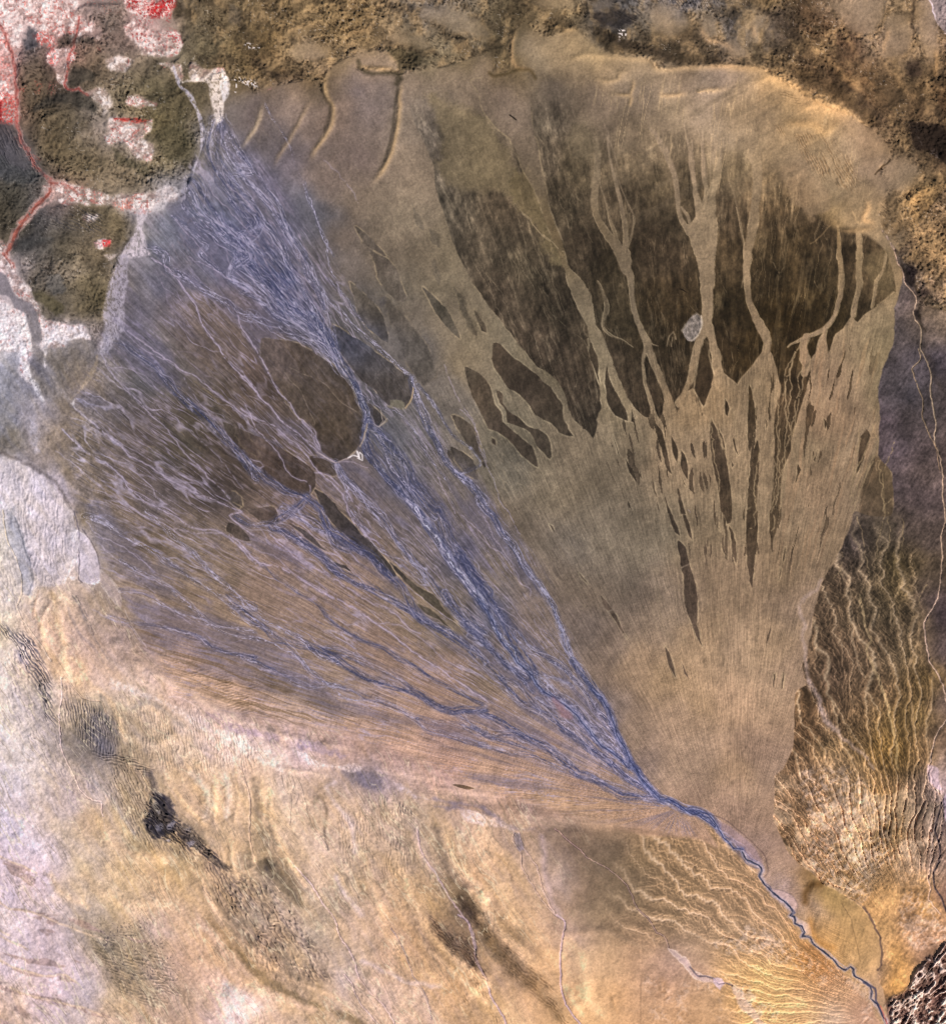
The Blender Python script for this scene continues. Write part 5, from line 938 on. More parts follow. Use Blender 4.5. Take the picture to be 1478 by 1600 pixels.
# smooth pans between the dunes, with a golden rim on their lower right sides
t = PLAYA * NORTH * .40
COL = COL * (1 - t[..., None]) + (COL * .35 + .65 * c3((172, 148, 118))) * t[..., None]
rim_ = np.clip(PLAYA - np.roll(PLAYA, (4, 5), (0, 1)), 0, 1) ; rim2_ = np.clip(np.roll(PLAYA, (5, 6), (0, 1)) - PLAYA, 0, 1)
t = np.maximum(np.roll(rim_, (0, 0), (0, 1)), 0) * NORTH * .0 + rim2_ * NORTH * .35
COL = COL * (1 - t[..., None]) + c3((205, 165, 108)) * t[..., None]
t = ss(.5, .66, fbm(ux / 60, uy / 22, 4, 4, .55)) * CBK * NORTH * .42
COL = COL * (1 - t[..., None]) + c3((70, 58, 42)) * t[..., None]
# dark cobbly patches on the dune field
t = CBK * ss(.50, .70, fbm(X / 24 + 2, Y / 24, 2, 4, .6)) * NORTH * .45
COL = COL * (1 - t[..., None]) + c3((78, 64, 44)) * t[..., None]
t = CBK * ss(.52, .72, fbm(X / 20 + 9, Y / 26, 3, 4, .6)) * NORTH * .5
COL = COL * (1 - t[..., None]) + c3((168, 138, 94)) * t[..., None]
# small bright salt pans between the hummocks
t = ss(.80, .90, vn(X / 2.1, Y / 2.1, 3)) * ss(.50, .68, fbm(X / 26 + 7, Y / 26, 1, 3)) * CBK * .4
COL = COL * (1 - t[..., None]) + c3((196, 188, 180)) * t[..., None]
for s in ("A1: 730,560 800,570 860,600 900,640 860,610", "A1: 840,720 860,750 870,700", "A1: 520,790 540,800", "A2: 85,250 170,270 90,280", "A4: 1300,730 1330,830 1420,870 1450,930 1340,830", "A2: 0,460 40,440 150,480 170,510 60,480", "A3: 920,150 960,200 900,250", "A1: 1350,450 1380,480 1360,540"):
    sl, sd, m_ = poly(s, (225, 215, 215), a=0, soft=3, warp=5)
    t = ss(-3, 3, sd) * ss(.52, .62, vn(X[sl] / 2.4, Y[sl] / 2.4, 4)) * .85
    COL[sl] = COL[sl] * (1 - t[..., None]) + c3((222, 214, 214)) * t[..., None]
# oases: salt crust, bright and grey patches, red growth
n = fbm(X / 9, Y / 9, 2, 4, .65); n2 = fbm(X / 3.4, Y / 3.4, 4, 2)
t = OAS * .62
COL = COL * (1 - t[..., None]) + (COL * .25 + .75 * c3((218, 190, 184))) * t[..., None]
t = OAS * ss(.48, .64, n) * .75
COL = COL * (1 - t[..., None]) + c3((240, 226, 220)) * t[..., None]
t = OAS * ss(.46, .32, n) * .55
COL = COL * (1 - t[..., None]) + c3((140, 112, 104)) * t[..., None]
t = OAS * ss(.60, .72, n2) * ss(.4, .6, fbm(X / 30, Y / 30, 1, 3)) * .6
COL = COL * (1 - t[..., None]) + c3((190, 95, 85)) * t[..., None]
H += OAS * (2.0 * (n2 - .5) + 2.5 * (n - .5))
VEG = np.zeros((NY, NX), np.float32)
def red(s, r=3, a=.9, cov=.5, col=(205, 60, 52), warp=7, sc=4.0, seed=0):
    m_ = soft(s, r, warp, 3, seed)
    t = m_ * ss(1 - cov - .07, 1 - cov + .07, fbm(X / (sc * .8), Y / (sc * .8), seed, 4, .7) - .02) * a * (.5 + .6 * vn(X / 2.2, Y / 2.2, 2))
    t = np.clip(t, 0, 1)
    global COL
    COL = COL * (1 - t[..., None]) + c3(col) * t[..., None]
    np.maximum(VEG, t, out=VEG)
def redline(s, w, a=.9, col=(196, 84, 72), seed=0, brk=.25):
    sl, m = line(s, (182, 140, 132), a=a * .7, w=w * 1.1, jit=4, jl=8., seed=seed, brk=.2, tex=.6)
    sl, m = line(s, col, a=a * .75, w=w * .5, jit=4, jl=8., seed=seed, brk=.3, tex=.8)
    line(s, tuple(int(v * .72) for v in col), a=a * .7, w=w * .28, jit=5, jl=6., seed=seed + 5, brk=.3, tex=.8)
    VEG[sl] = np.maximum(VEG[sl], m)
redline("A1: 0,130 40,220 80,340 95,460 100,560 100,680 110,760 130,830 170,890 200,950 240,1000 290,1040", 9, .75, (190, 92, 82), 1, .3)
redline("A1: 300,1060 290,1110 240,1160 200,1210 150,1260 110,1320 80,1400 40,1470", 11, .85, (176, 78, 62), 2, .1)
redline("A1: 310,1070 320,1110 280,1170 230,1200 200,1240 150,1290", 5, .7, (235, 190, 175), 3, .2)
redline("B1: 20,-20 60,30 80,70", 6, .7, (180, 80, 66), 4); redline("A1: 460,100 440,200 420,270 400,340 390,430 370,490 400,520 450,520 510,550", 6, .8, (205, 80, 70), 5, .3)
redline("A1: 280,1050 360,1060 420,1090 450,1120", 8, .5, (190, 90, 76), 6, .4)
red("A1: 180,190 260,180 340,230 300,280 240,250 190,220", 4, .85, .5, (205, 72, 64)); red("A1: 270,300 330,290 350,340 320,370 280,350", 3, .8, .5, (226, 90, 86), seed=1)
red("A1: 400,290 430,310 420,350 390,330", 3, .8, .5, (215, 80, 70), seed=2); red("A1: -100,560 60,540 110,600 100,690 40,720 -100,700", 5, .85, .52, (206, 66, 58), seed=3)
red("A1: -60,590 10,600 20,660 0,690 -60,690", 3, .95, .75, (160, 12, 16), seed=4); red("A1: -60,250 60,200 90,400 80,520 20,520 -60,430", 6, .7, .42, (222, 110, 98), seed=5)
red("A1: 740,0 800,-10 800,70 760,60", 4, .9, .5, (200, 30, 32)); red("A1: 850,40 900,10 945,20 955,60 920,100 870,100", 4, .95, .6, (205, 18, 22), 3, 3., seed=1); red("A1: 925,-20 1010,-40 1010,40 970,80 940,40", 4, .95, .56, (214, 22, 26), 3, 3., seed=2); red("A1: 760,-20 1000,-20 960,100 840,140 780,120", 7, .8, .4, (196, 44, 44), 8, 3., seed=9)
red("A1: 960,80 990,60 980,120 960,120", 3, .8, .5, (205, 40, 44), seed=3); red("A1: 720,150 770,170 850,200 860,240 800,240 730,190", 3, .75, .5, (178, 60, 54), seed=4); red("A1: 970,170 1050,190 1060,250 1010,260", 4, .8, .5, (222, 50, 58), seed=5)
red("A1: 750,-20 900,-20 860,130 760,130", 5, .6, .42, (190, 60, 56), seed=6); red("A1: 820,190 960,180 1040,220 1040,290 900,320 830,290", 6, .6, .35, (196, 60, 60), 2.6, seed=7)
red("A1: 650,675 700,675 780,685 860,690 880,700 800,712 720,705 660,700", 2, .9, .6, (202, 52, 44), 3); red("A1: 700,700 760,760 780,820 740,820", 5, .6, .4, (225, 120, 110), seed=1); red("A1: 780,860 860,900 890,940 860,945 790,900", 5, .5, .4, (226, 140, 140), seed=2)
red("A1: 640,1160 760,1140 770,1190 700,1220 650,1200", 3, .8, .5, (226, 130, 110)); red("A1: 590,1380 640,1385 635,1415 600,1420", 2, .95, .7, (228, 40, 44), 3, seed=2); red("A1: 545,1400 600,1390 590,1430", 3, .6, .5, (232, 140, 150), seed=3)
red("A1: 740,560 830,590 800,610 730,590", 4, .6, .45, (188, 80, 68)); red("B1: 60,310 110,310 130,340 80,350", 3, .7, .5, (222, 120, 106)); red("B1: 270,400 400,400 400,420 290,430", 4, .5, .45, (215, 120, 105)); red("A1: 560,260 620,300 580,310", 4, .6, .5, (190, 100, 90))
red("A1: 200,460 240,470 230,540 200,500", 4, .5, .45, (178, 84, 66)); red("A1: 290,480 330,480 310,560 290,540", 4, .6, .5, (205, 108, 96)); red("A1: 370,150 420,160 430,200 390,200", 3, .7, .5, (205, 84, 76)); red("A1: 100,500 150,500 140,530 100,530", 3, .7, .5, (205, 60, 50)); red("A1: 90,800 160,840 240,920 220,960 130,860", 5, .5, .45, (170, 80, 66))
red("A1: 1240,400 1290,395 1280,415 1240,412", 1.5, .8, .6, (220, 120, 110)); red("A2: 200,505 240,505 240,520 205,530", 1.5, .7, .5, (232, 120, 140)); red("A1: 920,360 960,390 1000,400 950,400", 3, .5, .5, (196, 110, 100)); red("A1: 450,0 700,-20 680,60 520,60", 8, .5, .35, (190, 96, 84), seed=4)
ZV = VEG > .42
# white fans of salt washed out at the inlets
def wash(s, col=(226, 214, 214), a=.8, r=2, warp=5, sc=3.2, cov=.55, zone=None, seed=0):
    m_ = soft(s, r, warp, 2, seed)
    t = m_ * (.35 + .65 * ss(1 - cov - .15, 1 - cov + .15, fbm(X / sc, Y / (sc * 1.6), seed, 3, .6))) * a
    global COL
    COL = COL * (1 - t[..., None]) + c3(col) * t[..., None]
    if zone: ZONE[t > .4] = Z[zone]
wash("A1: 1035,440 1060,460 1180,440 1240,400 1290,400 1310,440 1330,490 1310,560 1290,640 1290,680 1250,720 1235,640 1210,560 1200,490 1150,470 1070,480 1040,490", (232, 216, 206), .9, 2, 4, zone='salt')
wash("A1: 1280,440 1330,450 1330,540 1290,600 1270,520", (238, 232, 238), .8, 2, 4, seed=2); wash("A1: 1250,660 1240,760 1220,850 1235,940 1215,930 1205,820 1230,720", (196, 186, 200), .7, 1.5, 3, seed=3)
wash("A1: 1000,370 1030,440 1060,500 1110,540 1140,620 1170,700 1185,780 1175,860 1140,940 1110,1020 1100,1060 1080,1120 1060,1180 1085,1080 1110,980 1150,890 1160,780 1140,660 1090,560 1020,480", (190, 182, 198), .85, 1.5, 2, zone='streams')
wash("A1: 900,1110 960,1070 1020,1090 1030,1130 980,1150 950,1210 870,1230 900,1160", (214, 204, 206), .7, 3, 5, seed=4); wash("A1: 790,1215 850,1205 850,1250 830,1310 840,1380 850,1440 880,1478 700,1490 760,1360 800,1290", (216, 202, 208), .8, 2, 4, zone='salt')
wash("B1: 690,-10 745,-10 740,120 720,280 720,400 680,500 620,560 570,560 600,450 610,300 640,150 670,60", (186, 176, 190), .75, 2.5, 4, 2.6, zone='salt'); wash("B1: 600,-10 680,-10 640,20", (220, 200, 190), .6, 2, 4)
wash("B1: -50,250 60,290 150,340 180,440 190,540 170,600 190,700 250,830 180,740 120,640 100,560 30,540 -50,520", (228, 220, 220), .75, 3, 6, zone='salt'); wash("B1: 250,420 380,400 470,420 530,490 450,470 400,500 390,530 300,500 270,560 270,650 250,640 250,520", (224, 214, 218), .8, 2, 6)
wash("B1: 150,930 200,950 240,1040 240,1130 200,1140 170,1040", (188, 178, 190), .7, 5, 3, 6); wash("B1: 330,730 380,800 440,860 520,960 440,890 380,830", (200, 184, 184), .5, 4, 7); wash("B1: 430,820 440,890 410,850", (225, 215, 215), .7, 2, 4)
wash("B1: 500,700 540,640 570,560 560,640 520,720 460,790 400,840 470,760", (186, 158, 122), .7, 2, 3); wash("C1: 410,90 440,130 440,180 425,170", (232, 228, 240), .9, 2, 4); wash("C1: 470,390 560,395 590,380 580,410 550,420 500,410", (232, 228, 234), .95, 1.5, 4); wash("C1: 400,370 440,370 440,400 410,400", (230, 224, 230), .8, 2, 4)
# salt lake edge
poly("B1: -60,1150 20,1140 100,1180 170,1220 220,1270 300,1320 360,1390 400,1430 440,1478|C1: 430,60 440,150 450,290 380,350 370,410 340,430 200,440 185,480 190,360 160,260 130,150 90,20|B1: 60,1440 -60,1380", (200, 188, 192), a=.55, soft=2.5, jit=4, warp=3, zone='salt')
poly("C1: 445,110 500,140 540,200 565,260 580,330 575,400 530,410 470,400 455,330 450,200", (188, 176, 190), a=.85, soft=1.4, jit=3, rim=(228, 216, 216, .9), zone='salt'); poly("C1: 590,340 650,400 690,470 710,530 700,560 650,500 610,440 580,400", (172, 152, 146), a=.8, soft=1.4, jit=3, rim=(205, 190, 185, .6))
line("B1: 0,1145 80,1165 180,1215 260,1265 320,1300 360,1370 400,1430 450,1478", (110, 98, 98), a=.7, w=5, jit=4, soft=2, tex=.7); line("C1: 430,0 450,60 460,120 455,200 460,300 460,390 480,410", (88, 80, 92), a=.7, w=2.2, jit=2.4); line("C1: 480,100 530,170 570,260 585,330", (100, 90, 96), a=.6, w=2.2, jit=3)
line("C1: 440,100 450,170 440,260 400,340 370,410", (222, 212, 216), a=.6, w=3, jit=4, tex=.6); line("C1: 440,480 480,550 520,630 560,750", (92, 84, 84), a=.5, w=2.5, jit=2, brk=.4); line("C1: 640,380 690,450 700,500 740,600 800,720 850,780", (210, 195, 190), a=.45, w=1.8, jit=3, brk=.3)
poly("C1: 60,0 100,40 130,130 160,240 190,350 190,470 150,480 135,400 110,290 60,180 45,60|B1: 100,1440", (150, 150, 162), a=.7, soft=4, jit=4, warp=4, zone='streams')
line("C1: 90,30 130,140 150,230 185,330 190,400 170,480", (96, 98, 112), a=.55, w=3, jit=3, tex=.6)
poly("A4: 1370,-20 1400,20 1420,110 1450,170 1490,190 1490,-20", (148, 136, 138), a=.85, soft=1.5, jit=3, rim=(222, 208, 222, .9), zone='salt')
poly("B1: -20,90 40,110 60,170 110,240 180,270 215,330 240,420 245,490 215,520 250,560 245,650 220,700 190,700 175,600 190,520 170,420 150,340 80,290 60,240 -20,200", (126, 118, 124), a=.85, soft=2, jit=3, warp=2, zone='streams')
# ---- scarps and linear dunes: a rounded crest along a line, lit from one side
def dune(s, w, h, col=None, a=.5, jit=2.5, zone=None, side=0., seed=0, dark=None):
    P = densify(T(s), False, 5., jit, 18., seed); P[:, 2] = w
    sl, dn, W, s_, g = line_sd(P, int(w * 1.6 + 4))
    L = s_.max()
    ends = ss(0, min(40, L * .35), s_) * ss(0, min(40, L * .35), L - s_)
    g = g * (1 + .5 * (fbm(X[sl] / 12, Y[sl] / 12, seed, 3) - .5))
    prof = np.where(dn < 1e5, np.exp(-(g / (w * .5)) ** 2), 0) * ends
    H[sl] += .46 * h * prof
    if col is not None:
        t = prof * a; COL[sl] = COL[sl] * (1 - t[..., None]) + c3(col) * t[..., None]
    if zone: ZONE[sl][prof > .4] = Z[zone]
SAND = (176, 145, 98)
dune("A2: 1000,430 985,500 975,600 965,700 945,820 925,900 890,970 840,1030 810,1090", 9, 6.5, SAND, .75, zone='dunes')
dune("A2: 470,420 530,470 560,560 590,620 580,720 540,800 490,870 450,960", 9, 6.0, SAND, .7, zone='dunes', seed=1)
line("A2: 430,435 500,460 530,510 545,560 575,610 570,680 545,750", (72, 62, 46), a=.5, w=5, soft=2.5); line("A2: 960,450 965,520 950,600 940,720 925,800 890,930", (72, 64, 48), a=.55, w=4, soft=2)  # shade on the left flanks of both crests, painted as dark lines
dune("A2: 500,540 440,620 400,700 350,800 280,900 240,1000", 8, 3.6, (160, 134, 100), .55, zone='dunes', seed=2); dune("A2: 190,560 170,680 130,760 80,830 40,880", 8, 3.4, (190, 165, 130), .7, zone='dunes', seed=3)
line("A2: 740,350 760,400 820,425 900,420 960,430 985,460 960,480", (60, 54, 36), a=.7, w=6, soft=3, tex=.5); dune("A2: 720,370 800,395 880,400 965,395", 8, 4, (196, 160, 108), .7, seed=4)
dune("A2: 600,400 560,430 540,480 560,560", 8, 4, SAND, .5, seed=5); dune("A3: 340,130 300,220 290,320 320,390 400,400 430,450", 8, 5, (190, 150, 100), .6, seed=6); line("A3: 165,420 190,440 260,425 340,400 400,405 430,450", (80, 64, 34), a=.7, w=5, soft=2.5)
dune("A3: 560,350 640,340 740,310 790,320 900,330 1000,340 1090,350 1130,400 1250,395 1478,385", 10, 5, (192, 160, 112), .5, seed=7); dune("A3: 860,550 900,540 980,545 1000,420", 7, 4, SAND, .6, seed=8); dune("A3: 990,540 970,630", 6, 3, SAND, .6, seed=9); dune("A3: 1155,500 1160,545 1240,550 1320,540", 8, 4, (196, 160, 112), .6, seed=10)
dune("A3: 1360,545 1440,520 1478,515|A4: 50,535 120,520 200,515 250,520", 9, 5, (205, 172, 122), .7, seed=11); dune("A3: 730,440 800,460 850,465 910,450 920,420 1000,410", 8, 3.5, (165, 138, 98), .5, seed=12)
dune("A4: 0,385 200,385 400,400 460,430 560,470 640,520 740,580 860,620 960,680 1040,730", 12, 8, (205, 165, 110), .55, seed=13); dune("A4: 330,500 400,470 440,450 560,500 640,540", 14, 5, (215, 175, 118), .6, seed=14)
dune("A4: 500,710 600,710 700,720 780,770 820,740 870,700 900,690", 14, 6, (200, 162, 108), .55, seed=15); dune("A4: 560,640 660,620 740,610 830,650 860,690", 14, 5, (220, 178, 122), .5, seed=16); dune("A4: 1020,1130 1030,1200 1000,1270 1090,1300", 9, 4, (215, 172, 116), .7, seed=17); dune("A4: 820,1330 900,1330 1000,1330 1100,1310", 8, 3, (180, 146, 98), .5, seed=18)
dune("A4: 1190,1200 1260,1160 1340,1110 1440,1070", 14, 6, (215, 172, 108), .6, seed=19); dune("A4: 60,100 60,170 110,230 200,250 270,310", 9, 5, (200, 160, 112), .5, seed=20); dune("A4: 360,120 370,200 380,240", 8, 4, (198, 160, 115), .5); dune("A4: 1150,130 1130,230 1110,330", 9, 4, (200, 162, 115), .5); dune("A4: 1380,330 1420,430 1410,250", 8, 4, (205, 160, 100), .5)
line("A4: 805,1290 770,1345 725,1395 695,1410", (170, 142, 100), a=.5, w=2, jit=3, brk=.3); line("A4: 600,1240 625,1340 640,1440", (140, 118, 86), a=.4, w=1.6, jit=3, brk=.3); dune("A4: 860,1290 850,1310 835,1290", 3, 2, (200, 170, 120), .5, jit=1); dune("A4: 920,1180 960,1280 1010,1290", 4, 2, (196, 164, 116), .5, jit=1.5)
dune("A3: 1100,350 1130,400", 6, 3, (200, 165, 118), .5)
line("A4: 1070,1000 1110,960 1160,920", (66, 50, 30), a=.7, w=3, jit=2)
# ripples on the blown sand
def ripple(s, ang, wl, h, r=6, col=None, a=.3, seed=0, warp=6, bend=8, gmin=0):
    m_ = soft(s, r, warp, 4, seed)
    ys_, xs_ = np.nonzero(m_ > .01)
    if len(ys_) == 0: return
    sl = (slice(ys_.min(), ys_.max() + 1), slice(xs_.min(), xs_.max() + 1))
    x, y, mm = X[sl], Y[sl], m_[sl]
    ax, ay = rot(x, y, ang)
    ph = ay / wl + bend * .62 / wl * (fbm(ax / 40, ay / 22, seed, 3, .45) - .5) * 2 + 1.2 * (fbm(ax / 9, ay / 5, seed + 1, 2) - .5)
    s_ = .5 + .5 * np.sin(2 * np.pi * ph)
    gate = ss(.34, .56, fbm(ax / 22, ay / 9, seed + 3, 3))
    gate = np.maximum(gate, .75 if seed in (2, 3, 7, 8) else 0)
    k = s_ ** 1.6 * (.15 + .95 * gate)
    s_ = 1 - (1 - s_) * (.3 + .7 * gate)
    H[sl] += h * k * mm
    if col is not None:
        t = a * mm * (1 - s_) ** 1.5
        COL[sl] = COL[sl] * (1 - t[..., None]) + c3(col) * t[..., None]
GB = (72, 72, 80)
ripple("A4: 480,720 620,760 800,780 860,880 920,900 960,1000 960,1120 860,1080 780,1040 700,960 560,800", 60, 4.2, 1.3, seed=1, col=(120, 92, 60), a=.4)
ripple("A4: 460,510 560,530 640,600 560,590 490,550", 10, 4, .9, 4, col=(110, 86, 54), a=.35); ripple("C1: 0,640 80,690 140,700 200,760 260,880 300,960 300,1080 340,1200 320,1230 260,1180 230,1060 170,960 120,860 100,780 30,720 -60,700", 55, 4.6, 2.4, 5, (58, 64, 78), .85, 2)
ripple("C1: 380,1120 480,1080 600,1160 660,1230 690,1330 660,1420 560,1400 500,1330 420,1240", 84, 4.2, 2.0, 9, (70, 72, 82), .7, 3); ripple("C1: 520,1380 640,1390 740,1400 800,1440 870,1478 860,1500 720,1480 600,1440", 10, 4, 2, 6, (60, 58, 54), .7, 4)
ripple("C1: 350,980 430,1000 460,1090 400,1200 360,1300 345,1130", 75, 5, 1.2, 5, (120, 110, 108), .35, 5); ripple("C1: 640,1180 1000,1100 1250,1200 1440,1300 1478,1478 700,1478 640,1300", 80, 4.4, 1.0, 12, (140, 122, 98), .3, 6)
ripple("D1: 660,-20 820,0 900,80 860,200 820,320 850,400 960,440 1080,480 1180,590 1200,640 1100,540 960,480 840,440 760,370 700,240 650,100", 62, 4.6, 2.0, 6, (110, 104, 88), .5, 7, bend=5)
ripple("D1: 880,140 960,150 1000,260 1100,340 1160,400 1220,480 1300,560 1330,590 1260,560 1180,500 1080,470 1000,430 940,410 880,400 840,340 860,240", 40, 5.5, 4.2, 5, (22, 26, 38), .95, 8, bend=14)
poly("D1: 890,150 960,150 990,230 1020,300 1000,370 950,410 890,400 850,350 840,290 880,230", (40, 44, 56), a=.7, soft=4, warp=10, zone='dunes'); poly("D1: 960,340 1000,300 1020,310 990,350 970,360", (140, 144, 160), a=.8, soft=1.5); poly("D1: 900,330 940,310 950,350 910,370", (110, 116, 132), a=.6, soft=2, warp=3)
poly("D1: 1020,300 1090,350 1160,410 1230,490 1320,590 1270,560 1200,500 1100,430 1030,380", (62, 60, 54), a=.65, soft=5, warp=10, zone='dunes'); poly("D1: 830,0 880,20 910,90 920,150 880,140 860,60", (74, 72, 70), a=.7, soft=5, warp=8)
for i, s in enumerate(("D1: 1060,350 1100,340 1110,370", "D1: 1080,430 1130,420 1100,460", "D1: 900,235 930,240 920,280", "D1: 950,420 1000,400 980,430")):
    poly(s, (128, 130, 140), a=.7, soft=1.5, warp=2)
ripple("D1: 1120,560 1260,560 1340,640 1430,740 1478,800|D2: 100,900 200,1000 60,900|D1: 1400,860 1200,740 1180,640", 62, 5.5, 2.2, 6, (100, 92, 80), .6, 9, bend=5)
ripple("D2: -10,580 120,640 260,700 400,860 480,1000 560,1080 480,1060 560,1180 640,1190 500,1240 300,1160 120,1000 0,840", 52, 8.0, 2.6, 8, (96, 88, 78), .55, 10, bend=14); ripple("D2: 60,980 200,1000 330,1120 420,1230 300,1240 180,1160 100,1060", 62, 8, 1.6, 6, (120, 105, 80), .4, 11, bend=12)
ripple("D2: 1110,850 1200,880 1300,960 1400,1060 1460,1160 1478,1240 1380,1180 1260,1060 1160,960", 48, 4.2, 1.8, 6, (72, 58, 44), .75, 12); ripple("D2: 760,180 900,180 1040,230 1060,280 920,250", 92, 4.2, 1.6, 3, (84, 82, 84), .6, 13, bend=3)
ripple("D2: 1380,1250 1478,1250 1478,1500 1400,1500|D3: 240,1478 100,1300 0,1380", 60, 4.5, 1.4, 6, (120, 98, 62), .5, 14); ripple("D3: 20,730 80,760 160,880 280,1000 380,1110 520,1250 600,1400 660,1500 600,1478 460,1340 320,1250 200,1080 80,920 0,800", 40, 4.6, 1.5, 8, (96, 78, 48), .55, 15)
ripple("D3: -50,960 60,980 110,1120 90,1180 0,1140 -60,1060", 40, 4.4, 1.4, 6, (96, 78, 48), .55, 16); ripple("D2: 640,230 860,260 1040,300 1060,560 900,640 700,560 620,400", 85, 4.8, .9, 12, (140, 125, 98), .35, 17); ripple("D1: 560,980 800,960 950,1100 1050,1300 900,1380 700,1300 580,1120", 20, 5.2, 1.4, 10, (100, 98, 76), .5, 18)
ripple("D1: 200,-20 480,0 640,60 700,200 600,180 450,110 300,40", 60, 6, 1.0, 8, (140, 134, 140), .35, 19); ripple("C1: 60,760 180,860 220,1080 330,1240 360,1478 200,1400 80,1200 60,1000", 62, 7, 1.2, 10, (150, 140, 150), .35, 20, bend=14); ripple("C1: -60,0 100,300 120,560 60,640 -60,640", 80, 6, .7, 8, (168, 160, 165), .3, 21)
ripple("B1: -60,1160 180,1230 400,1450 440,1478|C1: 430,200 340,420 190,420 130,140 0,0", 88, 7.5, .9, 10, (168, 156, 165), .4, 22, bend=16)
ripple("A1: 600,1190 660,1190 600,1260", 80, 4, 1.6, 3); ripple("A3: 880,0 1010,-20 1050,40 1020,120 900,120", 30, 5, 1.6, 6, (50, 46, 46), .5, 23, bend=14); ripple("A3: 1030,-40 1478,-40 1478,40 1300,60", 60, 4, 1.0, 6, (70, 70, 80), .5, 24)
ripple("A1: -100,640 100,760 180,880 250,1000 100,980 -100,900", 60, 5, 2, 6, (60, 60, 70), .5, 25); ripple("A1: 260,1200 440,1190 640,1260 600,1340 400,1330 200,1300", 30, 4.6, 1.6, 6, (70, 68, 74), .5, 26)
ripple("C1: 1000,860 1478,1000 1478,1120 1200,1060|C2: 300,1200 0,1130", -14, 4.5, .8, 6, (120, 96, 66), .5, 27, bend=3)
# broad southern swells, their lee shade painted in as dark bands
for i, (s, c, a, r) in enumerate((("D2: -20,1000 60,1060 160,1150 280,1240 400,1310 560,1380 700,1420 800,1478 760,1500 560,1400 380,1340 240,1280 100,1180 0,1060", (110, 95, 52), .6, 5), ("D1: 1200,870 1300,960 1400,1080 1478,1180 1440,1190 1340,1080 1240,960", (140, 115, 66), .5, 6), ("D2: 120,560 180,520 260,560 330,640 400,720 420,800 360,780 280,680 200,620", (92, 84, 56), .6, 6),
                                   ("D2: 1300,740 1360,730 1430,810 1478,880 1478,980 1420,900 1350,830", (62, 52, 34), .65, 7), ("D3: 0,730 60,760 110,840 90,860 40,820 0,800", (70, 58, 38), .6, 7), ("D2: 140,100 160,300 200,440 240,520 180,460 140,330", (150, 132, 90), .5, 8), ("D2: 1160,900 1240,950 1340,1030 1430,1150 1380,1120 1260,1040", (76, 62, 46), .45, 7),
                                   ("D3: 100,880 220,1000 320,1120 450,1260 560,1400 600,1478 540,1440 420,1320 280,1200 180,1060", (112, 92, 52), .45, 9), ("D3: -20,950 60,1020 100,1140 60,1130 0,1040", (90, 74, 48), .5, 8), ("C1: 500,1180 640,1180 680,1300 650,1400 560,1380 520,1300", (98, 98, 104), .5, 8), ("D2: 640,10 780,10 860,60 880,110 800,130 700,80", (108, 106, 118), .6, 7),
                                   ("D2: 1170,180 1300,190 1478,230 1478,260 1300,240 1180,220|D3: 0,215 120,240 200,270 100,250", (120, 114, 132), .6, 4), ("D3: 80,190 200,260 320,350 420,352 300,350 200,300", (126, 120, 135), .5, 4), ("D1: 950,210 1040,280 1160,360 1250,460 1200,460 1080,380", (130, 120, 88), .45, 8))):
    poly(s, c, a=a, soft=r, jit=3, warp=r * 1.2, seed=i)
